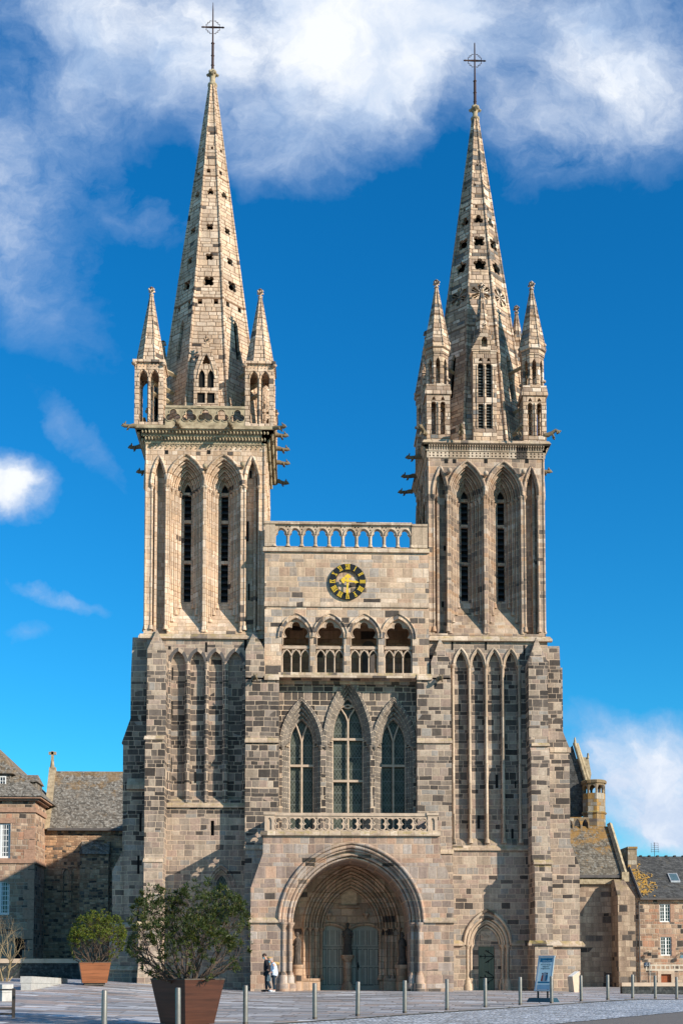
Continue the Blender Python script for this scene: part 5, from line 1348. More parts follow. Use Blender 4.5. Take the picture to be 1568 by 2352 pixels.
g_.lathe([(R8*1.14, zt3-.1), (R8*1.18, zt3+.12), (R8*1.0, zt3+.2)], cxo, cyo, 8, False); g_.lathe([(R8*1.1, TW(1367, 1869, YT+3)[1]), (R8*1.16, TW(1367, 1866, YT+3)[1]), (R8*1.05, TW(1367, 1863, YT+3)[1])], cxo, cyo, 8, False)
M_OCT = masonry('lichened_turret_masonry', [(.27, .19, .10), (.22, .165, .10), (.26, .21, .15), (.33, .20, .07), (.34, .31, .25)], dark=((0, .05), (60, .05)), rowh=.4, bw=.6, mortar=(.25, .19, .12), seed=.4, lichen=1.5)
g_.build('stair_turret', M_OCT, ts)
g_ = MB(); p0, p1 = TW(1280, 1898, YT+2.4), TW(1352, 1877, YT+2.4)
mm = 4; L = p1[0]-p0[0]
g_.plate(rect(p0[0], p1[0], p0[1]-.4, p1[1]), [opening(p0[0]+L*(i+.12)/mm, p0[0]+L*(i+.88)/mm, p0[1]-.2, p0[1]+.1, p1[1]-.15, 5) for i in range(mm)], YT+2.4, YT+2.6); g_.build('parapet', M_OCT, ts)
g_ = MB(); g_.box(p0[0], p1[0]+1, YT+3.4, YT+3.9, p0[1]-3, p1[1]-.05); g_.build('roof_edge', M_SL3, ts)
# ================================================================= GROUND
def slabs(name, cols, sx, sy, ang, joint, mw, spec=.3, rough=.55, streak=True):
    m, t, b = mat(name)
    pos = t.new('ShaderNodeNewGeometry').outputs['Position']
    r = t.new('ShaderNodeVectorRotate', rotation_type='Z_AXIS'); t.put(r, 0, pos); r.inputs['Angle'].default_value = rad(ang)
    sp = t.new('ShaderNodeSeparateXYZ'); t.put(sp, 0, r)
    zr = t.m('DIVIDE', sp.outputs[1], sy); row = t.m('FLOOR', zr); fz = t.m('FRACT', zr)
    u2 = t.m('ADD', t.m('DIVIDE', sp.outputs[0], sx), t.m('MULTIPLY', row, 31.7))
    v = t.new('ShaderNodeTexVoronoi', voronoi_dimensions='1D', feature='F1'); t.put(v, 'W', u2); v.inputs['Scale'].default_value = 1; v.inputs['Randomness'].default_value = .8
    v2 = t.new('ShaderNodeTexVoronoi', voronoi_dimensions='1D', feature='DISTANCE_TO_EDGE'); t.put(v2, 'W', u2); v2.inputs['Scale'].default_value = 1; v2.inputs['Randomness'].default_value = .8
    rc = t.new('ShaderNodeSeparateColor'); t.put(rc, 0, v.outputs['Color'])
    c = t.ramp(rc.outputs[0], [(i/len(cols), q) for i, q in enumerate(cols)], 'CONSTANT')
    c = t.mix(1., c, t.m('MULTIPLY', t.mr(rc.outputs[1], 0, 1, .75, 1.25), t.mr(t.noise(pos, 30., 4, .7), .3, .7, .85, 1.15)), 'MULTIPLY')
    st = t.noise(t.xyz(t.m('MULTIPLY', sp.outputs[0], .35), t.m('MULTIPLY', sp.outputs[1], .9), 0.), 1.6, 5, .65)
    c = t.mix(1., c, t.mr(st, .3, .7, .62, 1.3), 'MULTIPLY')
    e = t.m('MINIMUM', t.m('MULTIPLY', v2.outputs['Distance'], sx), t.m('MULTIPLY', t.m('MINIMUM', fz, t.m('SUBTRACT', 1., fz)), sy))
    mk = t.mr(e, mw*.5, mw*1.3, 1., 0.)
    c = t.mix(mk, c, joint)
    t.put(b, 'Base Color', c); b.inputs['Specular IOR Level'].default_value = spec
    t.put(b, 'Roughness', t.mr(st, .3, .7, rough-.12, rough+.15))
    bp = t.new('ShaderNodeBump', i_Strength=.5, i_Distance=.02); t.put(bp, 'Height', t.m('ADD', t.mr(e, 0, mw*2), t.m('MULTIPLY', t.noise(pos, 25., 4), .3))); t.put(b, 'Normal', bp)
    return m
M_PAVE = slabs('granite_paving', [(.38, .37, .37), (.29, .28, .28), (.35, .30, .275), (.46, .45, .455), (.23, .225, .225), (.42, .325, .27), (.55, .54, .53)], 1.5, .5, 11, (.11, .09, .07), .025)
M_COB = slabs('granite_setts', [(.58, .60, .63), (.48, .50, .53), (.66, .68, .70), (.38, .39, .40)], .16, .14, 38, (.10, .10, .09), .018, spec=.35, rough=.5)
M_ROAD = plain('asphalt', (.17, .15, .13), .8, var=.2, scale=30, bump=.5)
M_MOSS = plain('mossy_kerb', (.07, .075, .03), .95, var=.5, scale=5, col2=(.16, .14, .10))
Pa = Vector((.38, -30.2)); tv = Vector((.623, .782)).normalized(); nvv = Vector((-tv.y, tv.x))
def band(name, r0, r1, m, dz, s0=-150, s1=170, stp=2.5, rstp=2.5):
    ss = [s0+i*stp for i in range(int((s1-s0)/stp)+1)]; k = max(1, int(round((r1-r0)/rstp))); rs = [r0+(r1-r0)*i/k for i in range(k+1)]
    vs = []
    for r in rs:
        for s in ss:
            p = Pa+tv*s+nvv*r; vs.append((p.x, p.y, ground_z(p.x, p.y)+dz))
    n = len(ss); fs = [(j*n+i, j*n+i+1, (j+1)*n+i+1, (j+1)*n+i) for j in range(len(rs)-1) for i in range(n-1)]
    me = bpy.data.meshes.new(name); me.from_pydata(vs, [], fs); me.materials.append(m); o = bpy.data.objects.new(name, me); C.objects.link(o); o['kind'] = 'structure'
    return o
band('plaza_paving', -.45, 130, M_PAVE, 0)
band('kerb_strip', -.62, -.45, M_MOSS, .004)
band('cobbled_strip', -5.95, -.62, M_COB, -.01, rstp=.6)
band('road', -80, -5.95, M_ROAD, -.02)
fg = MB(); fg.add([(-1500, -900, -2.6), (1500, -900, -2.6), (1500, 2500, -2.6), (-1500, 2500, -2.6)], [(0, 1, 2, 3)]); fo = fg.build('ground', plain('far_ground', (.10, .11, .06), .95)); fo['kind'] = 'structure'
def onground(x, y): return Vector((x, y, ground_z(x, y)))

# ================================================================= HOUSES
M_WHITE = plain('white_window_paint', (.72, .72, .70), .5, var=.05, bump=.05)
M_PANE = plain('dark_window_pane', (.02, .024, .03), .12, var=.3, scale=2, spec=.5, bump=.0)
M_PINKST = plain('red_granite_trim', (.36, .22, .15), .85, var=.25, scale=4)
def window(parent, x0, x1, y, z0, z1, nx, nz, t_=.05, arch=False, mid=True, name='window'):
    w_ = MB()
    w_.box(x0, x0+t_, y-.06, y, z0, z1); w_.box(x1-t_, x1, y-.06, y, z0, z1); w_.box(x0+t_, x1-t_, y-.06, y, z0, z0+t_*1.6); w_.box(x0+t_, x1-t_, y-.06, y, z1-t_, z1)
    if mid: xm = (x0+x1)/2; w_.box(xm-t_*.9, xm+t_*.9, y-.065, y-.001, z0+t_, z1-t_)
    for i in range(1, nx): q = lerp(x0, x1, i/nx); w_.box(q-t_*.22, q+t_*.22, y-.05, y-.003, z0+t_, z1-t_)
    for i in range(1, nz): q = lerp(z0, z1, i/nz); w_.box(x0+t_, x1-t_, y-.048, y-.004, q-t_*.22, q+t_*.22)
    o = w_.build(name, M_WHITE, parent)
    p_ = MB(); p_.box(x0, x1, y-.02, y+.0, z0, z1); p_.build('pane', M_PANE, o)
    return o
# --- left mansion
YH = 36.
hx1 = TW(79.3, 2000, YH)[0]; hx0 = hx1-24
ze = TW(60, 1840, YH)[1]
hl = empty('stone_mansion', (hx1-6, YH, 0)); tag(hl, 'brown stone mansion with white many-paned windows and a hipped slate roof, at the left edge', 'building')
wx0, wx1 = TW(-19, 1930, YH)[0], TW(24.5, 1930, YH)[0]; wz = [TW(10, a, YH)[1] for a in (1971, 1891, 2101, 2024)]
wl = MB()
holes_ = [rect(wx0, wx1, wz[0], wz[1]), segarch(wx0, wx1, wz[2], wz[3]-.25, wz[3]), rect(TW(35, 2180, YH)[0], TW(75, 2180, YH)[0], -.7, TW(50, 2155, YH)[1])]
for dxx in (-5.2, -10.4): holes_ += [[(x+dxx, z) for x, z in h] for h in holes_[:2]]
wl.plate(rect(hx0, hx1, -.8, ze), holes_, YH, YH+.35)
wl.box(hx1-.35, hx1, YH+.351, YT+.2, -.8, ze); wl.box(hx0, hx1-.351, YT-.3, YT+.2, -.8, ze)
wall_ = wl.build('wall', M_RUB2, hl)
sc = MB()
for a, b in ((1973, 1983), (1855, 1866), (2041, 2049)):
    if a == 2041: continue
    sc.box(hx0, hx1+.12, YH-.12, YH, TW(50, b, YH)[1], TW(50, a, YH)[1]); sc.box(hx1, hx1+.12, YH+.001, YT, TW(50, b, YH)[1], TW(50, a, YH)[1])
sc.box(hx0, hx1+.3, YH-.3, YT, ze, ze+.16); sc.box(hx0, hx1+.55, YH-.55, YT, ze+.16, ze+.34)
for i in range(15): 
    q = .5 if i % 2 else .85
    sc.box(hx1-q, hx1+.02, YH-.025, YH, .4+i*.8, .4+i*.8+.74)
sc.build('cornice', M_PINKST, hl)
lt = MB()
for dxx in (0, -5.2): lt.mark(); lt.box(wx0-.3+dxx, wx1+.35+dxx, YH-.03, YH, wz[1]+.02, wz[1]+.42)
lt.build_split('lintel', M_PINKST, hl)
for dxx in (0, -5.2):
    window(hl, wx0+dxx, wx1+dxx, YH+.2, wz[0], wz[1], 8, 6, .11); window(hl, wx0+dxx, wx1+dxx, YH+.2, wz[2], wz[3], 8, 7, .11)
dd = MB(); dd.box(TW(35, 2180, YH)[0], TW(75, 2180, YH)[0], YH+.25, YH+.3, -.7, TW(50, 2155, YH)[1]); dd.build('doorway', M_VOID, hl)
dd = MB(); dd.box(TW(56, 2180, YH)[0], TW(75, 2180, YH)[0], YH+.1, YH+.16, -.7, TW(50, 2158, YH)[1]); dd.build('door', plain('blue_grey_door', (.05, .06, .07), .6), hl)
rf = MB(); zt_ = ze+7.0
rf.hull([(hx0, YH-.65, ze+.3), (hx1+.65, YH-.65, ze+.3), (hx1+.65, YT+9, ze+.3), (hx0, YT+9, ze+.3)], [(hx0, YH+6.2, zt_), (hx1-6.2, YH+6.2, zt_), (hx1-6.2, YH+6.4, zt_), (hx0, YH+6.4, zt_)])
rfo = rf.build('roof', M_SL1, hl)
dm = MB(); dmx0, dmx1 = TW(-16, 1800, YH+.6)[0], TW(15, 1800, YH+.6)[0]; dz0, dz1 = TW(5, 1827, YH+.6)[1], TW(5, 1783, YH+.6)[1]
dm.box(dmx0-.3, dmx1+.3, YH+.6, YH+3, dz0-.3, dz1+.2); dm.hull([(dmx0-.6, YH+.3, dz1+.2), (dmx1+.6, YH+.3, dz1+.2), (dmx1+.6, YH+4, dz1+.2), (dmx0-.6, YH+4, dz1+.2)], [(dmx0+.5, YH+1.2, dz1+1.9), (dmx1-.5, YH+1.2, dz1+1.9), (dmx1-.5, YH+4, dz1+1.9), (dmx0+.5, YH+4, dz1+1.9)])
dmo = dm.build('dormer', M_SL1, hl); window(hl, dmx0, dmx1, YH+.59, dz0, dz1, 4, 4, .09)
dm = MB(); q0 = P3(66, 1840, YH+4); q1 = P3(92, 1802, YH+4); dm.box(q0.x, q1.x, YH+2.6, YH+5, q0.z-1, q1.z); dm.hull([(q0.x-1, YH+2.4, q1.z), (q1.x+.15, YH+2.4, q1.z), (q1.x+.15, YH+5.2, q1.z), (q0.x-1, YH+5.2, q1.z)], [(q0.x-2, YH+3.7, q1.z+.75), (q1.x-.1, YH+3.7, q1.z+.75), (q1.x-.1, YH+3.9, q1.z+.75), (q0.x-2, YH+3.9, q1.z+.75)])
dm.build('dormer', M_SL1, hl)
# --- right house
YR = 46.
rx0 = TW(1459, 2100, YR)[0]; rx1 = rx0+22; re, rr_ = TW(1500, 2062, YR)[1], TW(1500, 1967, YR+5)[1]
hr = empty('stone_cottage', (rx0+5, YR, 0)); tag(hr, 'stone cottage with a dark slate roof, two small white windows and a corner chimney', 'house')
ww_ = [(1513.5, 1537.8, 2076.4, 2118), (1515.5, 1540.8, 2152, 2195)]
hs = []
for a, b, c, d in ww_: hs.append(rect(TW(a, c, YR)[0], TW(b, c, YR)[0], TW(a, d, YR)[1], TW(a, c, YR)[1]))
dX0, dX1, dZ = TW(1517, 2240, YR)[0], TW(1540, 2240, YR)[0], TW(1530, 2237.5, YR)[1]
hs.append(rect(dX0, dX1, -1.5, dZ))
wl = MB(); wl.plate(rect(rx0, rx1, -2, re), hs, YR, YR+.4); wl.box(rx0, rx0+.4, YR+.401, YR+10, -2, re); 
wl.prismx([(YR+.0, re), (YR+5, rr_+.0), (YR+10, re)], rx0, rx0+.5)
wl.build('wall', M_RUB2, hr)
for i, (a, b, c, d) in enumerate(ww_):
    x0_, x1_, z0_, z1_ = hs[i][0][0], hs[i][2][0], hs[i][0][1], hs[i][1][1]
    window(hr, x0_, x1_, YR+.15, z0_, z1_, 4, 5, .07)
    s_ = MB(); s_.box(x0_-.15, x1_+.2, YR-.02, YR, z1_+.01, z1_+.26); s_.box(x1_+.01, x1_+.35, YR-.02, YR, z0_, z1_); s_.build('lintel', M_PINKST, hr)
s_ = MB(); s_.box(dX0, dX1, YR+.2, YR+.25, -1.5, dZ); s_.build('door', plain('red_brown_door', (.26, .07, .025), .6), hr)
s_ = MB(); s_.box(dX0-.3, dX1+.3, YR-.03, YR, dZ+.01, dZ+.3); s_.box(dX0-.3, dX0-.01, YR-.03, YR, -1.5, dZ); s_.box(dX1+.01, dX1+.3, YR-.03, YR, -1.5, dZ); s_.build('door_surround', M_TRIM2, hr)
# mortar-smeared band over the door
s_ = MB()
bz = TW(1500, 2222, YR)[1]
s_.box(TW(1482, 2222, YR)[0], rx1, YR-.012, YR, bz+.12, bz+.26); s_.box(TW(1482, 2222, YR)[0], rx1, YR-.012, YR, bz-.3, bz-.16)
for i in range(24): s_.box(TW(1482, 2222, YR)[0]+i*.42, TW(1482, 2222, YR)[0]+i*.42+.12, YR-.011, YR, bz-.16, bz+.12)
s_.build('pointing_band', plain('pale_mortar', (.50, .43, .34), .9, scale=3), hr)
rf = MB(); 
rf.hull([(rx0+.3, YR-.35, re-.05), (rx1, YR-.35, re-.05), (rx1, YR+10.3, re-.05), (rx0+.3, YR+10.3, re-.05)], [(rx0+.3, YR+4.95, rr_), (rx1, YR+4.95, rr_), (rx1, YR+5.05, rr_), (rx0+.3, YR+5.05, rr_)])
for i in range(26): rf.box(rx0+1+i*.8, rx0+1.18+i*.8, YR+4.8, YR+5.2, rr_-.05, rr_+.09)
rfo = rf.build('roof', M_SL3, hr)
def lichen_mat():
    m, t, b = mat('lichen'); pos = t.new('ShaderNodeNewGeometry').outputs['Position']
    t.put(b, 'Base Color', t.mix(t.mr(t.noise(pos, 3.5, 6, .7), .4, .6), (.16, .14, .10), (.52, .27, .03))); b.inputs['Roughness'].default_value = .95; return m
li = MB()
def roofpt(x, f, up=.03): return (x, YR-.35+f*5.3, re-.05+f*(rr_-re+.05)+up)
random.seed(5)
for i in range(620):
    cl_ = random.choice(((.12, .9), (.22, 1.5), (.33, 1.7), (.42, 1.2), (.55, .9), (.66, .7), (.78, .8), (.5, 1.5), (.3, .6)))
    f = min(max(cl_[0]+random.gauss(0, .045), .01), .93); x = rx0+.45+abs(cl_[1]*random.uniform(.0, 1)+random.gauss(0, .22)); r = random.uniform(.03, .12)
    if x > rx0+2.8: continue
    base = [(x+r*random.uniform(.5, 1.2)*math.cos(k*PI/4), f+r*random.uniform(.5, 1.2)*math.sin(k*PI/4)/7.2) for k in range(8)]
    up = .03+i*.0001
    li.add([roofpt(a, b_, up) for a, b_ in base], [tuple(range(8))])
li.build('lichen', lichen_mat(), hr, recalc=False)['kind'] = 'stuff'
s_ = MB(); f0, f1 = .36, .55
xk0, xk1 = TW(1536, 2025, YR+2)[0], TW(1558, 2025, YR+2)[0]
s_.hull([roofpt(xk0, f0, .02), roofpt(xk1, f0, .02), roofpt(xk1, f1, .02), roofpt(xk0, f1, .02)], [roofpt(xk0, f0, .14), roofpt(xk1, f0, .14), roofpt(xk1, f1, .14), roofpt(xk0, f1, .14)])
sk = s_.build('skylight', plain('grey_metal', (.42, .43, .44), .4, metal=.3), hr)
s_ = MB(); s_.add([roofpt(xk0+.09, f0+.015, .145), roofpt(xk1-.09, f0+.015, .145), roofpt(xk1-.09, f1-.015, .145), roofpt(xk0+.09, f1-.015, .145)], [(0, 1, 2, 3)]); s_.build('pane', plain('sky_pane', (.08, .13, .15), .1, spec=.6), sk)
s_ = MB(); s_.tube([roofpt(rx0+.35, -.02, .15), roofpt(rx0+.35, .93, .15)], .13, 4, smooth=False); s_.box(rx0+.3, rx1, YR-.5, YR-.36, re-.2, re-.05); s_.build('verge', M_LINT, hr)
s_ = MB(); cz = TW(1440, 1948, YR+4.5)[1]
s_.box(TW(1436, 1990, YR+4)[0], TW(1456.5, 1990, YR+4)[0], YR+3.2, YR+6.6, rr_-3, cz-.2); s_.box(TW(1435, 1990, YR+4)[0], TW(1457.5, 1990, YR+4)[0], YR+3.1, YR+6.7, cz-.2, cz)
s_.build('chimney', M_OCT, hr)
s_ = MB(); s_.tube([(rx0+.25, YR-.12, -1), (rx0+.25, YR-.12, re-.3)], .07, 6); s_.build('drainpipe', M_LINT, hr)
s_ = MB(); xa = TW(1502, 1966, YR+5)[0]
s_.tube([(xa, YR+5, rr_), (xa, YR+5, rr_+1.3)], .025, 4)
for i in range(5): s_.tube([(xa-.35+.06*i, YR+5, rr_+.45+i*.2), (xa+.45-.03*i, YR+5, rr_+.45+i*.2)], .014, 4)
for q in (-.3, .0, .35): s_.tube([(xa+q, YR+5, rr_+.35), (xa+q, YR+5, rr_+1.25)], .012, 4)
tag(s_.build('aerial', M_IRON), 'thin metal television aerial on the ridge of the dark slate roof', 'aerial')
# street name plate, pole, wall lamps
def text(body, size, loc, m, parent=None, align='CENTER', rot=(PI2, 0, 0), name='lettering'):
    cu = bpy.data.curves.new(name, 'FONT'); cu.body = body; cu.size = size; cu.align_x = align; cu.align_y = 'CENTER'; cu.extrude = .002; cu.resolution_u = 3
    tmp = bpy.data.objects.new(name, cu); C.objects.link(tmp)
    dg = bpy.context.evaluated_depsgraph_get(); me = bpy.data.meshes.new_from_object(tmp.evaluated_get(dg)); bpy.data.objects.remove(tmp)
    me.materials.clear(); me.materials.append(m); o = bpy.data.objects.new(name, me); C.objects.link(o); o.location = loc; o.rotation_euler = rot
    if parent: o.parent = parent
    return o
M_NAVY = plain('navy_enamel', (.02, .045, .09), .4, var=.1)
np_ = empty('street_name_plate', (*TW(1486, 2214, YR-.05), 0)); q = P3(1485.5, 2215, YR-.06); np_.location = q
tag(np_, 'small navy street name plate with white lettering on the stone cottage', 'sign')
s_ = MB(); s_.box(-.26, .26, 0, .03, -.17, .17); s_.build('plate', M_NAVY, np_).matrix_parent_inverse = Matrix.Identity(4)
for i, l in enumerate(('PLACE', 'DE LA', 'CATHEDRALE')): text(l, .085, (0, -.008, .1-i*.1), M_WHITE, np_)
s_ = MB(); q = P3(1494, 2240, YR-.1); s_.tube([(q.x, q.y, -1.2), (q.x-.15, q.y, P3(1494, 2211, YR).z)], .03, 5); tag(s_.build('metal_pole', plain('pole_metal', (.4, .4, .38), .5, metal=.5)), 'thin pale metal pole leaning on the cottage wall beside the name plate', 'pole')
for (px, py, lab) in ((1490, 2192, 'dark wall lamp on the cottage, left of the lower window'), (1564, 2197, 'blue-grey wall lamp on the cottage, right of the lower window')):
    q = P3(px, py, YR-.45); s_ = MB(); s_.prism([(q.x-.16, q.z-.14), (q.x+.16, q.z-.14), (q.x+.13, q.z+.14), (q.x-.13, q.z+.1)], q.y-.1, q.y+.12); s_.tube([(q.x, q.y, q.z), (q.x, q.y+.2, q.z+.25), (q.x, YR, q.z+.25)], .025, 5)
    tag(s_.build('wall_lamp', M_BLACK if px < 1500 else plain('blue_lamp', (.12, .2, .26), .4)), lab, 'lamp')

# ================================================================= LOW WALLS AND BENCHES
M_DSL = slate('stacked_dark_slate', (.035, .038, .038), (.12, .10, .07), .15, None, .15)
def lowwall(x0, x1, y, zt, zc, lab, y1=None, name='low_wall'):
    e = empty(name, ((x0+x1)/2, y, ground_z((x0+x1)/2, y))); tag(e, lab, 'wall')
    a = MB(); a.box(x0, x1, y, y+(y1 or .45), -1.2, zc); a.build('slate_face', M_DSL, e)
    a = MB(); n = max(2, int((x1-x0)/1.6))
    for i in range(n): a.box(lerp(x0-.03, x1+.03, i/n), lerp(x0-.03, x1+.03, (i+1)/n)-.008, y-.04, y+(y1 or .45)+.04, zc, zt)
    a.build('coping', plain('pink_granite_coping', (.50, .38, .28), .8, var=.15, scale=2), e); return e
lowwall(WX(-260, 2210, 4), WX(248, 2210, 4), 4., WZ(2202, 4, 120), WZ(2212, 4, 120), 'dark slate low wall with a pinkish coping, behind the round planted bush')
lowwall(WX(1428, 2265, 3), WX(1428, 2265, 3)+16, 3., WZ(2257, 3, 1500), WZ(2265.5, 3, 1500), 'black slate low wall with a pale coping, in front of the stone cottage')
M_GRAN = plain('pale_granite', (.40, .385, .36), .8, var=.18, scale=5)
def bench(p0, p1, wdt, zt0, zt1, lab):
    p0 = Vector(p0); p1 = Vector(p1); d = (p1-p0).normalized(); n = Vector((-d.y, d.x))
    e = empty('stone_bench', (p0.x, p0.y, ground_z(p0.x, p0.y))); tag(e, lab, 'bench', 'granite bench blocks on the plaza')
    L = (p1-p0).length; k = 4
    a = MB(); b = MB()
    def q(s, r, z): v = p0+d*s+n*r; return (v.x, v.y, z)
    a.hull([q(0.02, .02, -1), q(L-.02, .02, -1), q(L-.02, wdt-.02, -1), q(.02, wdt-.02, -1)], [q(0.02, .02, zt0-.26), q(L-.02, .02, zt1-.26), q(L-.02, wdt-.02, zt1-.26), q(.02, wdt-.02, zt0-.26)])
    for i in range(k):
        s0, s1 = L*i/k, L*(i+1)/k-.006; za, zb_ = lerp(zt0, zt1, i/k), lerp(zt0, zt1, (i+1)/k)
        b.hull([q(s0, 0, za-.255), q(s1, 0, zb_-.255), q(s1, wdt, zb_-.255), q(s0, wdt, za-.255)], [q(s0, 0, za), q(s1, 0, zb_), q(s1, wdt, zb_), q(s0, wdt, za)])
    a.build('base', M_GRAN, e); b.build('seat_slab', M_GRAN, e)
Yb = -15.; bx = WX(73, 2275, Yb)
bench((bx, Yb), (WX(156, 2258, -7.5), -7.5), .43, WZ(2242.5, Yb, 73), WZ(2247.5, -7.5, 156), 'long pale granite bench block running back from the plaza edge towards the bush')
Yb = -22.; bx = WX(31, 2290, Yb)
bench((bx, Yb), (bx-5, Yb+4.), .45, WZ(2261, Yb, 29), WZ(2261, Yb, 29)+.02, 'pale granite bench block behind the metal railing, cut by the left edge')

# ================================================================= BOLLARDS
M_STEEL = plain('brushed_steel', (.20, .185, .165), .42, metal=.5, var=.15, scale=8, bump=.1)
M_STEELD = plain('dull_steel_base', (.10, .085, .07), .6, metal=.5)
bl = [(240, 25.9), (410, 28.0), (564, 30.4), (723, 32.8), (821, 34.5), (929, 36.2), (1026, 38.2), (1114, 40.2), (1194, 42.1), (1266, 43.6), (1334, 45.7), (1395, 47.2), (1452, 48.9), (1504, 51.), (1553, 52.6)]
proto = None
blab = {0: 'steel bollard nearest the camera, between the two planters', 1: 'steel bollard standing right in front of the big planter', 2: 'steel bollard just right of the big planter', 3: 'steel bollard in front of the left door leaf of the porch',
        4: 'steel bollard in front of the handle of the right door leaf', 5: 'steel bollard in front of the right jamb of the big porch', 6: 'steel bollard midway between the big porch and the small green door', 7: 'steel bollard in front of the small green door',
        8: 'steel bollard between the small green door and the poster stand', 9: 'steel bollard touching the poster stand in view', 10: 'steel bollard right of the pale lectern', 11: 'steel bollard before the shaded transept wall',
        12: 'steel bollard before the left end of the black low wall', 13: 'steel bollard below the small cottage windows', 14: 'steel bollard farthest to the right'}
for i, (px, d) in enumerate(bl):
    Y = d-DIST; x = WX(px, 2300, Y); z = ground_z(x, Y)
    if proto is None:
        r0 = empty('bollard', (0, 0, 0)); a = MB(); H = .96
        a.lathe([(.062, .05), (.060, H-.03), (.055, H-.008), (.04, H)], 0, 0, 20); a.build('post', M_STEEL, r0)
        a = MB(); a.lathe([(.066, -.1), (.066, .055), (.062, .06)], 0, 0, 20); a.build('collar', M_STEELD, r0)
        proto = r0; o = r0
    else: o = copy_tree(proto)
    o.location = (x, Y, z); o.rotation_euler = (rad(random.uniform(-.8, .8)), rad(random.uniform(-.8, .8)), random.uniform(0, 6))
    tag(o, blab[i], 'bollard', 'steel bollards in a row along the plaza edge')

# ================================================================= RAILING
M_RAIL = plain('brown_painted_steel', (.07, .055, .045), .5, var=.15)
Yr = -30.; rxp = WX(32, 2300, Yr); zr_ = WZ(2270, Yr, 32)
e = empty('metal_railing', (rxp, Yr, ground_z(rxp, Yr))); tag(e, 'brown metal railing in the bottom left corner', 'railing')
for i in range(3):
    a = MB(); x = rxp-i*1.7; a.box(x-.04, x+.04, Yr-.03, Yr+.03, -1.2, zr_); a.build('post', M_RAIL, e)
for z0_, z1_ in ((2271, 2275), (2313, 2319), (2326, 2331)):
    a = MB(); a.box(rxp-4, rxp-.041, Yr-.025, Yr+.025, WZ(z1_, Yr, 32), WZ(z0_, Yr, 32)-.005); a.build('rail', M_RAIL, e)

# ================================================================= PLANTERS AND SHRUBS
M_CORT = plain('rust_brown_boards', (.30, .125, .06), .55, var=.22, scale=1.5, bump=.15, spec=.35)
def woodmat(name, col):
    m, t, b = mat(name); pos = t.new('ShaderNodeNewGeometry').outputs['Position']; sp = t.new('ShaderNodeSeparateXYZ'); t.put(sp, 0, pos)
    v = t.noise(t.xyz(t.m('MULTIPLY', sp.outputs[0], .5), t.m('MULTIPLY', sp.outputs[1], .5), t.m('MULTIPLY', sp.outputs[2], 9.)), 1.6, 5, .6)
    c = t.mix(t.mr(v, .3, .7), tuple(x*.62 for x in col), tuple(x*1.3 for x in col))
    t.put(b, 'Base Color', c); b.inputs['Roughness'].default_value = .42; b.inputs['Specular IOR Level'].default_value = .4; return m
M_WD1 = woodmat('reddish_planter_wood', (.27, .095, .038)); M_WD2 = woodmat('dark_planter_wood', (.065, .022, .011))
M_SOIL = plain('soil', (.04, .03, .02), .95)
def planter(c, top, bot, h, rz, m, lab):
    e = empty('planter', c, rz); tag(e, lab, 'planter', 'tapered wooden planters on the plaza')
    for k in range(4):
        a = k*PI2; ca, sa = math.cos(a), math.sin(a)
        def R_(x, y, z): return (x*ca-y*sa, x*sa+y*ca, z)
        p = MB(); t2 = .03
        p.hull([R_(-bot, -bot, .05), R_(bot, -bot, .05), R_(bot-t2, -bot+t2, .05), R_(-bot+t2, -bot+t2, .05)], [R_(-top, -top, h), R_(top, -top, h), R_(top-t2, -top+t2, h), R_(-top+t2, -top+t2, h)])
        o = p.build('side_panel', m); o.parent = e
    p = MB()
    for k in range(4):
        a = k*PI2; ca, sa = math.cos(a), math.sin(a)
        p.hull([R2 for R2 in [(x*ca-y*sa, x*sa+y*ca, h) for x, y in ((-top-.01, -top-.01), (top+.01, -top-.01), (top-.06, -top+.06), (-top+.06, -top+.06))]], [(x*ca-y*sa, x*sa+y*ca, h+.025) for x, y in ((-top-.01, -top-.01), (top+.01, -top-.01), (top-.06, -top+.06), (-top+.06, -top+.06))])
    o = p.build('rim', M_STEELD); o.parent = e
    p = MB(); p.box(-top+.05, top-.05, -top+.05, top-.05, h-.12, h-.06); o = p.build('soil', M_SOIL); o.parent = e
    p = MB(); p.box(-bot+.08, bot-.08, -bot+.08, bot-.08, -.05, .05); o = p.build('foot', M_STEELD); o.parent = e
    return e
def leafmat(name, c1, c2, c3):
    m, t, b = mat(name); pos = t.new('ShaderNodeNewGeometry').outputs['Position']
    n1 = t.noise(pos, 2.2, 3); n2 = t.noise(pos, 14., 2)
    c = t.mix(t.mr(n1, .35, .65), c1, c2); c = t.mix(t.mr(n2, .60, .68), c, c3)
    t.put(b, 'Base Color', c); b.inputs['Roughness'].default_value = .5; b.inputs['Specular IOR Level'].default_value = .3
    tr = t.new('ShaderNodeBsdfTranslucent'); t.put(tr, 'Color', t.mix(.4, c, (.25, .3, .03))); mx_ = t.new('ShaderNodeMixShader', i_Fac=.22)
    out = [n for n in t.n if n.type == 'OUTPUT_MATERIAL'][0]; t.put(mx_, 1, b); t.put(mx_, 2, tr); t.put(out, 0, mx_); return m
M_BARK = plain('shrub_bark', (.085, .06, .045), .9, var=.3)
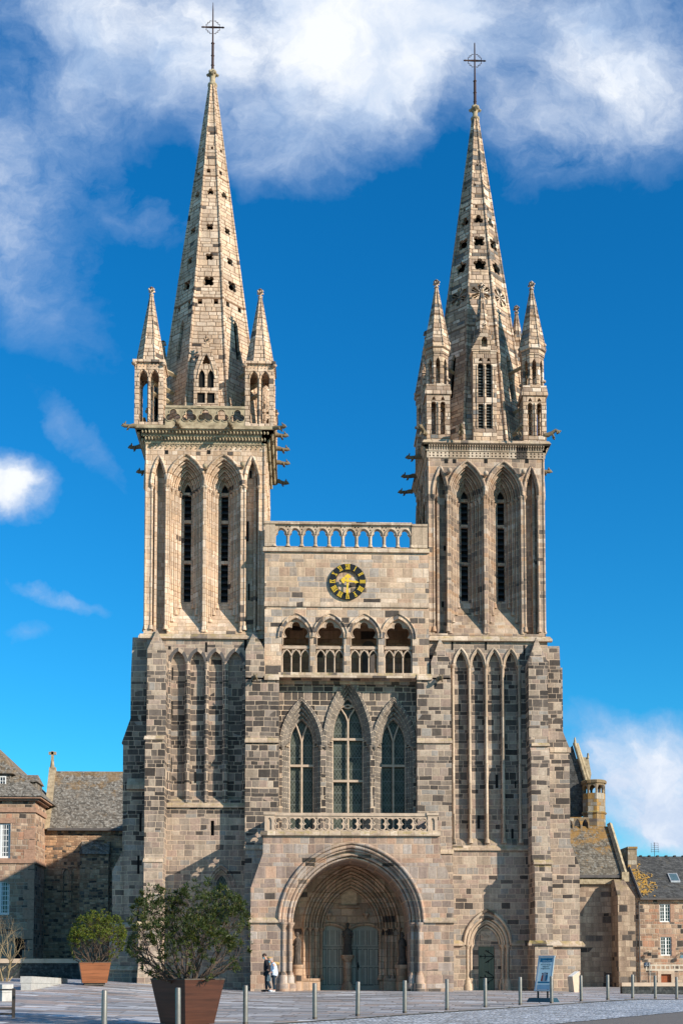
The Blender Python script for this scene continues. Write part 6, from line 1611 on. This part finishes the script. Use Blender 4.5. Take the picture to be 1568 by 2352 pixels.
def shrub(name, base, H, Rx, nstem, leafL, leafW, m, lab, cat, seed, whorl=7, depth=4, skew=0., zmin=.04, lean=.95, dens=1.0, group=None, keep=1., low=.3):
    random.seed(seed); e = empty(name, base); tag(e, lab, cat)
    wd = MB(); lf = MB(); tips = []
    def inside(p): return ((p.x-skew*p.z)/Rx)**2+(p.y/Rx)**2+((p.z-H*.50)/(H*.56))**2 < 1.08
    def grow(p, d, L, r, k):
        n = 3; pts = [p]; rr = [r]
        for i in range(n):
            d = (d+Vector((random.gauss(0, .13), random.gauss(0, .13), random.gauss(0.02, .10)))).normalized(); q = pts[-1]+d*L/n
            if not inside(q): break
            pts.append(q); rr.append(r*(1-.35*(i+1)/n))
        if len(pts) > 1: wd.tube(pts, rr, 4 if r < .012 else 5)
        if k <= 2 and random.random() < low: tips.append((pts[-1], d))
        if k == 0 or len(pts) < n+1:
            tips.append((pts[-1], d)); 
            if len(pts) > 2 and random.random() < .5: tips.append((pts[-2], d))
            return
        for j in range(random.choice((2, 3, 3) if k > 1 else (2, 3))):
            ax_ = Vector((random.gauss(0, 1), random.gauss(0, 1), random.gauss(0, 1))).normalized()
            nd = (d+ax_*.62+Vector((0, 0, .04))).normalized()
            grow(pts[-1], nd, L*random.uniform(.62, .85), rr[-1]*.72, k-1)
    for i in range(nstem):
        a = 2*PI*i/nstem+random.uniform(-.3, .3); t_ = random.random()**.7*lean
        d = Vector((math.cos(a)*t_*1.35, math.sin(a)*t_*1.35, 1.0-.62*t_)).normalized()
        b0 = Vector((math.cos(a)*Rx*.08, math.sin(a)*Rx*.08, -.1))
        grow(b0, d, H*random.uniform(.26, .42), .03*H/2.4, depth)
    for (p, d) in tips:
        if random.random() > keep: continue
        e1 = d.orthogonal().normalized(); e2 = d.cross(e1)
        for j in range(whorl):
            a = 2*PI*j/whorl+random.uniform(-.4, .4); sp_ = random.uniform(.5, 1.2)
            ld = (d*random.uniform(.3, 1.)+(e1*math.cos(a)+e2*math.sin(a))*sp_).normalized()
            if p.z < zmin: continue
            L = leafL*random.uniform(.65, 1.2); s0 = p-d*random.uniform(0, leafL*.5)
            sd = ld.cross(Vector((random.gauss(0, .5), random.gauss(0, .5), 1))).normalized()*leafW*.5; nn_ = ld.cross(sd).normalized()*leafW*.25
            lf.add([s0, s0+ld*L*.5+sd+nn_, s0+ld*L, s0+ld*L*.5-sd+nn_, s0+ld*L*.5], [(0, 1, 4), (1, 2, 4), (4, 2, 3), (0, 4, 3)])
    o = wd.build('stems', M_BARK, recalc=False); o.parent = e
    o = lf.build('foliage', m, recalc=False); o.parent = e
    return e, len(tips)
Yp1 = -33.2; cx_ = WX(431, 2300, Yp1); pz_ = ground_z(cx_, Yp1)
hp = WZ(2250, Yp1, 431)-pz_
planter((cx_, Yp1, pz_), .625, .45, hp, rad(46), M_WD2, 'big dark brown wooden planter close to the camera, in front of the left tower')
M_LF1 = leafmat('dark_glossy_leaves', (.024, .042, .010), (.058, .074, .016), (.16, .13, .02))
_, nt_ = shrub('large_shrub', (cx_, Yp1, pz_+hp-.1), 2.5, 1.48, 52, .115, .034, M_LF1, 'large dark green evergreen shrub growing in the big dark planter', 'shrub', 11, depth=4, skew=.03, lean=1.2, low=.35, keep=.85)
print('TIPS', nt_)
Yp2 = -9.; cx2 = WX(217, 2255, Yp2); pz2 = WZ(2259, Yp2, 215)
h2_ = WZ(2210, Yp2, 217)-pz2
planter((cx2, Yp2, pz2-.02), .66, .52, h2_, rad(12), M_WD1, 'smaller orange-brown wooden planter beside the stone bench')
M_LF2 = leafmat('yellow_green_leaves', (.07, .10, .015), (.12, .15, .02), (.40, .30, .03))
shrub('rounded_bush', (cx2, Yp2, pz2+h2_-.1), 2.25, 1.22, 46, .085, .036, M_LF2, 'yellow-green rounded bush growing in the smaller planter', 'bush', 23, depth=4, skew=.10, whorl=7)
# bare shrub with tuft
Yb2 = -8.; bxp = WX(12, 2255, Yb2); e_, _ = shrub('bare_shrub', (bxp, Yb2, WZ(2262, Yb2, 12)), 3.0, 1.0, 9, .03, .01, M_BARK, 'leafless thin-stemmed shrub at the left edge, behind the railing', 'shrub', 31, depth=5, whorl=2, lean=.42, low=0)
for ch in e_.children:
    if ch.name.startswith('stems'): ch.data.materials.clear(); ch.data.materials.append(plain('pale_bare_bark', (.28, .21, .12), .9, var=.3))
Yb3 = -9; tx3 = WX(26, 2255, Yb3); shrub('grass_tuft', (tx3, Yb3, WZ(2262, Yb3, 26)), .42, .4, 16, .14, .03, leafmat('fresh_green', (.12, .22, .03), (.16, .28, .04), (.2, .3, .05)), 'small bright green tuft at the foot of the leafless shrub', 'plant', 37, depth=1, whorl=6)
bd = MB(); bd.box(WX(-120, 2262, -10), WX(44, 2262, -10), -10, 3.9, -1, WZ(2263, -10, 20)); tag(bd.build('planting_bed', M_DSL), 'raised dark slate planting bed at the left edge under the bare shrub', 'planting bed')

# ================================================================= POSTER STAND
ps = empty('poster_stand', (0, 0, 0)); Ys = -18.2; sx = WX(1246, 2307, Ys); sz = ground_z(sx, Ys)
ps.location = (sx, Ys, sz); ps.rotation_euler = (0, 0, rad(-42)); tag(ps, 'tilted pavement poster stand on a dark blue base, showing masked figures', 'sign')
M_ALU = plain('aluminium', (.42, .45, .47), .4, metal=.5, var=.1); M_PAP = plain('poster_paper', (.88, .84, .76), .5, var=.03, bump=0); M_TEAL = plain('teal_print', (.03, .17, .26), .5, var=.1, bump=0)
M_BASEB = plain('dark_blue_plastic', (.02, .05, .068), .45, var=.15)
a = MB(); a.hull([(-.52, -.30, 0), (.52, -.30, 0), (.52, .30, 0), (-.52, .30, 0)], [(-.46, -.22, .15), (.46, -.22, .15), (.46, .22, .15), (-.46, .22, .15)]); a.build('base', M_BASEB, None).parent = ps
zsf = .42; ln = rad(15)
fr = frame((0, -.02, zsf), (1, 0, 0), (0, math.cos(ln), -math.sin(ln)), (0, math.sin(ln), math.cos(ln)))
a = MB()
for sx_ in (-.2, .2): a.mark(); a.tube([(sx_, 0, .12), (sx_, 0, zsf+.05)], .035, 6)
for o in a.build_split('leg', M_BLACK): o.parent = ps
a = MB(); a.M = fr; PW, PH = .31, 1.28
a.box(-PW-.02, -PW+.035, -.03, .03, 0, PH); a.box(PW-.035, PW+.02, -.03, .03, 0, PH); a.tube([(-PW-.03, 0, PH), (PW+.03, 0, PH)], .04, 8); a.tube([(-PW-.03, 0, 0), (PW+.03, 0, 0)], .04, 8); a.box(-PW+.035, PW-.035, -.004, .02, .02, PH-.02)
a.build('frame', M_ALU).parent = ps
def pst(name, m, polys, y):
    a = MB(); a.M = fr
    for p in polys: a.plate(p, [], y, y+.002)
    o = a.build(name, m); o.parent = ps; return o
pst('poster', M_PAP, [rect(-PW+.04, PW-.04, .22, PH-.04)], -.008)
pst('poster_header', M_TEAL, [rect(-PW+.055, PW-.055, PH-.21, PH-.06), rect(-PW+.06, PW-.06, .27, .33)], -.011)
pst('poster_arch', plain('poster_grey', (.40, .36, .37), .6, bump=0), [opening(-.11, .15, .34, .52, .69, 8)], -.011)
pst('poster_figure', plain('poster_red', (.35, .06, .04), .6, bump=0), [[(-.13, .35), (-.11, .55), (-.06, .60), (-.04, .55), (-.05, .35)]], -.014)
pst('poster_figure', plain('poster_blue', (.02, .13, .22), .6, bump=0), [[(.06, .36), (.05, .55), (.10, .60), (.15, .55), (.13, .40), (.10, .36)]], -.014)
pst('poster_head', plain('poster_brown', (.10, .05, .04), .6, bump=0), [circ(.03, 10, (-.085, .63)), circ(.032, 10, (.105, .635))], -.014)
def ptext(s_, size, x, z, m):
    o = text(s_, size, (0, 0, 0), m); o.parent = ps
    o.matrix_local = fr @ Matrix.Translation((x, -.013, z)) @ Matrix.Rotation(PI2, 4, 'X'); return o
ptext('CORONAVIRUS', .052, .03, PH-.17, M_PAP); ptext('INFO', .035, .04, PH-.105, M_BLACK)
ptext('SAINT-POL-DE-LEON', .036, 0, PH-.245, plain('reddish_ink', (.2, .06, .1), .6)); ptext('Port du masque', .066, .01, PH-.31, M_BLACK); ptext('obligatoire', .066, .01, PH-.385, M_BLACK); ptext('en agglomeration', .056, 0, PH-.46, M_BLACK)

# ================================================================= LECTERN
Yl = -3.6; lx = WX(1315, 2270, Yl); lz = ground_z(lx, Yl)
le = empty('information_lectern', (lx, Yl, lz), rad(-52)); tag(le, 'pale sloping information lectern at the foot of the right buttress', 'lectern')
a = MB(); a.prismx([(-.10, -.05), (.22, -.05), (.34, .98), (-.22, .72)], -.16, .16); o = a.build('body', plain('sand_coated_metal', (.52, .38, .28), .6, var=.08)); o.parent = le
a = MB(); a.hull([(-.14, -.2, .735), (.14, -.2, .735), (.14, .32, .977), (-.14, .32, .977)], [(-.14, -.205, .745), (.14, -.205, .745), (.14, .315, .987), (-.14, .315, .987)]); o = a.build('panel', M_PAP); o.parent = le

# ================================================================= STATUES
def statue(name, base, h, lab, m, rz=0., arms=True):
    e = empty(name, base, rz); tag(e, lab, 'statue')
    a = MB(); s_ = h/2.0
    a.lathe([(.27*s_, 0), (.26*s_, .1*s_), (.22*s_, .5*s_), (.235*s_, 1.0*s_), (.27*s_, 1.35*s_), (.25*s_, 1.5*s_), (.13*s_, 1.62*s_), (.075*s_, 1.67*s_), (.07*s_, 1.72*s_)], 0, 0, 14)
    a.blob((0, -.02*s_, 1.82*s_), (.105*s_, .12*s_, .14*s_), 10, 8)
    a.lathe([(.10*s_, 1.86*s_), (.12*s_, 1.92*s_), (.08*s_, 2.02*s_), (.02*s_, 2.04*s_)], 0, 0, 8)
    a.blob((0, -.14*s_, 1.81*s_), (.02*s_, .03*s_, .035*s_))
    for sx_ in (-1, 1):
        a.tube([(sx_*.22*s_, 0, 1.5*s_), (sx_*.30*s_, -.02, 1.25*s_), (sx_*.24*s_, -.16*s_, 1.1*s_), (sx_*.06*s_, -.26*s_, 1.22*s_)], [.085*s_, .08*s_, .07*s_, .045*s_], 7)
        a.blob((sx_*.05*s_, -.27*s_, 1.24*s_), (.05*s_, .04*s_, .06*s_))
    for i in range(9):
        an = -PI*.95+i*PI*.9/8; a.tube([(.235*s_*math.cos(an), .235*s_*math.sin(an), 1.05*s_), (.215*s_*math.cos(an+.1), .215*s_*math.sin(an+.1), .6*s_), (.27*s_*math.cos(an+.18), .27*s_*math.sin(an+.18), .02)], [.02*s_, .035*s_, .04*s_], 5)
    a.lathe([(.33*s_, -.06*s_), (.33*s_, 0), (.28*s_, .03*s_)], 0, 0, 8)
    a.build('figure', m).parent = e
    return e
statue('statue', (trx, yty-.34, 1.86), 1.6, 'dark robed statue on the pillar between the two grey-green door leaves', M_STATUE)
for sx_, lab in ((-1, 'worn robed statue on the left inner side of the porch'), (1, 'dark robed statue on the right inner side of the porch')):
    X_ = pc0+sx_*(ph0-.86); statue('statue', (X_, -1.7, 1.35), 1.55, lab, M_STATUE, rad(90*sx_))
    a = MB(); a.lathe([(.28, -.4), (.28, 1.1), (.36, 1.2), (.36, 1.3)], X_, -1.7, 8); a.build('plinth', M_INNER, por)

# ================================================================= PEOPLE
M_SKIN = plain('skin', (.45, .25, .18), .6, var=.06, bump=0); M_HAIRB = plain('brown_hair', (.05, .03, .022), .7, var=.3, scale=30); M_HAIRG = plain('grey_hair', (.33, .28, .27), .8, var=.3, scale=30)
M_DARKC = plain('black_cloth', (.010, .011, .018), .8, var=.2); M_NAVYC = plain('navy_cloth', (.012, .025, .04), .8, var=.2); M_COAT = plain('white_coat', (.62, .70, .82), .8, var=.06, bump=.3)
M_MASK = plain('blue_mask', (.15, .45, .55), .8, var=.05); M_SHOE = plain('white_shoe', (.70, .72, .74), .6, var=.05); M_FUR = plain('tan_fur', (.42, .27, .11), .95, var=.4, scale=40, bump=1.)
def skinobj(name, verts, edges, rads, m, parent, root=0, sub=2):
    me = bpy.data.meshes.new(name); me.from_pydata(verts, edges, []); me.materials.append(m)
    o = bpy.data.objects.new(name, me); C.objects.link(o); o.parent = parent
    sk = o.modifiers.new('skin', 'SKIN'); sk.use_smooth_shade = True
    lay = me.skin_vertices[0] if me.skin_vertices else None
    if lay is None:
        bm = bmesh.new(); bm.from_mesh(me); bm.verts.layers.skin.verify(); bm.to_mesh(me); bm.free(); lay = me.skin_vertices[0]
    for i, r in enumerate(rads):
        lay.data[i].radius = (r, r) if not isinstance(r, tuple) else r; lay.data[i].use_root = (i == root)
    ss_ = o.modifiers.new('sub', 'SUBSURF'); ss_.levels = sub; ss_.render_levels = sub
    return o
def chain(V, E, Rr, start, pts):
    p = start
    for (c, r) in pts:
        V.append(c); Rr.append(r); E.append((p, len(V)-1)); p = len(V)-1
    return p
def hand(V, E, Rr, wrist, d, side):
    """palm and five fingers from the wrist vertex; d = direction, side = thumb direction"""
    d = Vector(d).normalized(); s_ = Vector(side).normalized(); w0 = Vector(V[wrist])
    p = chain(V, E, Rr, wrist, [(tuple(w0+d*.05), .026), (tuple(w0+d*.085), .027)])
    for i, L in enumerate((.06, .07, .065, .05)):
        b_ = w0+d*.09+s_*(.027-.018*i); chain(V, E, Rr, p, [(tuple(b_), .011), (tuple(b_+d*L*.6-s_.cross(d)*.008), .009), (tuple(b_+d*L-s_.cross(d)*.03), .007)])
    q = w0+d*.03+s_*.035; chain(V, E, Rr, wrist+1 if False else p, [(tuple(q+d*.02), .012), (tuple(q+d*.055+s_*.012), .009)])
def person(base, h, legs, torso, head, arms, lab, cloth, coat_len, rz=0.):
    """figures face -x; coordinates in metres, scaled by h/1.75"""
    e = empty('person', base, rz); tag(e, lab, 'person'); k = h/1.75
    def s(p): return (p[0]*k, p[1]*k, p[2]*k)
    V, E, Rr = [s(torso[0])], [], [.12*k]
    chest = chain(V, E, Rr, 0, [(s(torso[1]), .115*k), (s(torso[2]), .13*k)])
    neck = chain(V, E, Rr, chest, [(s(torso[3]), .06*k), (s(head[0]), .062*k), (s(head[1]), .095*k), (s(head[2]), .085*k)])
    for L in legs: chain(V, E, Rr, 0, [(s(L[0]), .085*k), (s(L[1]), .058*k), (s(L[2]), .04*k), (s(L[3]), .035*k)])
    for A, sd in zip(arms, (-1, 1)):
        wv = chain(V, E, Rr, chest, [(s(A[0]), .06*k), (s(A[1]), .045*k), (s(A[2]), .030*k)])
        dd_ = Vector(A[2])-Vector(A[1]); hand(V, E, Rr, wv, dd_, (-.9, 0, .2))
    body = skinobj('body', V, E, Rr, M_SKIN, e)
    # face
    hc = Vector(s(head[1])); fd = Vector((head[3][0], 0, head[3][1])).normalized()
    fm = MB(); fm.blob(hc+fd*.10*k, (.018*k, .014*k, .022*k), 8, 6)
    for sy in (-1, 1): fm.blob(hc+Vector((0, sy*.093*k, -.0)), (.025*k, .012*k, .03*k), 8, 6)
    fm.build('face', M_SKIN, None).parent = e
    ey = MB(); up = Vector((-fd.z, 0, fd.x)) if fd.x < 0 else Vector((fd.z, 0, -fd.x)); up = up if up.z > 0 else -up
    for sy in (-1, 1): ey.blob(hc+fd*.085*k+up*.02*k+Vector((0, sy*.035*k, 0)), (.012*k, .012*k, .01*k), 6, 5)
    ey.build('eyes', M_BLACK, None).parent = e
    mk = MB(); mk.blob(hc+fd*.075*k-up*.045*k, (.05*k, .062*k, .048*k), 10, 7); mk.build('face_mask', M_MASK, None).parent = e
    return e, k, s, hc, fd, up
Ym = -5.6; mx_ = WX(612, 2274, Ym); mz = ground_z(mx_, Ym)
legsM = [((.0, .09, .86), (-.02, .10, .47), (.0, .10, .09), (-.12, .10, .05)), ((.02, -.09, .86), (.06, -.10, .48), (.20, -.10, .13), (.12, -.10, .06))]
torsoM = [(0, 0, .95), (.0, 0, 1.12), (-.02, 0, 1.36), (-.04, 0, 1.50)]
headM = [(-.06, 0, 1.56), (-.10, 0, 1.63), (-.11, 0, 1.69), (-.75, -.65)]
armsM = [((.02, .20, 1.40), (.0, .24, 1.13), (-.13, .22, .92)), ((.02, -.20, 1.40), (.02, -.24, 1.13), (-.12, -.22, .93))]
e, k, s, hc, fd, up = person((mx_, Ym, mz), 1.76, legsM, torsoM, headM, armsM, 'person in black walking left, head bowed, wearing a blue face mask', None, 0)
V = [s((0, 0, .90))]; E = []; Rr = [.155*k]; c_ = chain(V, E, Rr, 0, [(s((0, 0, 1.12)), .15*k), (s((-.01, 0, 1.34)), .165*k), (s((-.03, 0, 1.47)), .09*k)]); 
for A in armsM: chain(V, E, Rr, 2, [(s(A[0]), .08*k), (s(A[1]), .065*k), (s(tuple(Vector(A[1]).lerp(Vector(A[2]), .9))), .05*k)])
skinobj('jacket', V, E, Rr, M_DARKC, e)
V = [s((0, 0, .93))]; E = []; Rr = [.145*k]
for L in legsM: chain(V, E, Rr, 0, [(s(L[0]), .10*k), (s(L[1]), .075*k), (s(L[2]), .062*k)])
skinobj('trousers', V, E, Rr, M_NAVYC, e)
for L in legsM: a = MB(); f = Vector(s(L[3])); a.blob(f+Vector((-.0, 0, -.005)), (.14*k, .05*k, .05*k), 10, 6); a.build('shoe', M_BLACK).parent = e
a = MB(); a.blob(hc+up*.03*k-fd*.03*k, (.105*k, .092*k, .10*k), 12, 8); a.build('hair', M_HAIRB).parent = e
# woman
Yw = -6.2; wx_ = WX(628, 2276, Yw); wz_ = ground_z(wx_, Yw)
legsW = [((.0, .07, .80), (.0, .08, .44), (.08, .08, .09), (-.04, .08, .05)), ((.02, -.07, .80), (.03, -.08, .44), (.02, -.08, .09), (-.11, -.08, .05))]
torsoW = [(.04, 0, .90), (.03, 0, 1.08), (.0, 0, 1.28), (-.06, 0, 1.40)]
headW = [(-.12, 0, 1.45), (-.17, 0, 1.51), (-.17, 0, 1.58), (-.7, -.7)]
armsW = [((.02, .17, 1.30), (.07, .21, 1.06), (-.10, .19, .93)), ((.02, -.17, 1.30), (.07, -.21, 1.06), (-.10, -.20, .93))]
e, k, s, hc, fd, up = person((wx_, Yw, wz_), 1.70, legsW, torsoW, headW, armsW, 'person in a pale blue-white coat, stooping, with a walking stick', None, 0)
V = [s((.03, 0, .72))]; E = []; Rr = [.185*k]; chain(V, E, Rr, 0, [(s((.04, 0, .90)), .185*k), (s((.03, 0, 1.10)), .165*k), (s((.0, 0, 1.28)), .155*k), (s((-.04, 0, 1.39)), .095*k)])
for A in armsW: chain(V, E, Rr, 3, [(s(A[0]), .085*k), (s(A[1]), .072*k), (s(tuple(Vector(A[1]).lerp(Vector(A[2]), .8))), .06*k)])
skinobj('coat', V, E, Rr, M_COAT, e)
V = [s((.02, 0, .84))]; E = []; Rr = [.12*k]
for L in legsW: chain(V, E, Rr, 0, [(s(L[0]), .09*k), (s(L[1]), .065*k), (s(L[2]), .045*k)])
skinobj('trousers', V, E, Rr, M_NAVYC, e)
for L in legsW: a = MB(); f = Vector(s(L[3])); a.blob(f, (.13*k, .05*k, .052*k), 10, 6); a.build('shoe', M_SHOE).parent = e
a = MB(); a.blob(hc+up*.015*k-fd*.02*k, (.108*k, .098*k, .11*k), 12, 8); a.build('hair', M_HAIRG).parent = e
a = MB(); a.blob(hc+up*.10*k+Vector((.04, 0, .03)), (.13*k, .11*k, .06*k), 12, 7); a.build('beret', M_FUR).parent = e
a = MB(); a.tube([s((.02, -.10, 1.38)), s((.12, -.07, 1.36)), s((.22, 0, 1.33)), s((.12, .07, 1.36)), s((.02, .10, 1.38))], [.05, .065, .075, .065, .05], 8); a.build('fur_trim', M_FUR).parent = e
a = MB(); hw_ = Vector(s(armsW[1][2]))+Vector((-.06, 0, -.06)); a.tube([hw_+Vector((.03, 0, .05)), hw_+Vector((-.03, 0, .06)), hw_+Vector((-.02, 0, 0)), Vector((-.02, -.22, .02-.0))], [.012, .014, .011, .012], 6)
o = a.build('walking_stick', plain('stick_metal', (.45, .42, .38), .4)); o.location = (wx_, Yw, wz_); tag(o, 'thin walking stick held by the person in the pale coat', 'walking stick')
a = MB(); hb_ = Vector(s(armsW[0][2]))+Vector((-.10, -.0, -.28)); a.hull([hb_+Vector(v) for v in ((-.11, -.03, -.13), (.11, -.03, -.13), (.11, .03, -.13), (-.11, .03, -.13))], [hb_+Vector(v) for v in ((-.09, -.03, .12), (.09, -.03, .12), (.09, .03, .12), (-.09, .03, .12))])
a.tube([hb_+Vector((-.06, 0, .12)), hb_+Vector((-.0, 0, .26)), hb_+Vector((.06, 0, .12))], .01, 5)
o = a.build('handbag', plain('white_bag', (.6, .58, .5), .6)); o.location = (wx_, Yw, wz_); tag(o, 'small white handbag held in front of the pale coat', 'handbag')
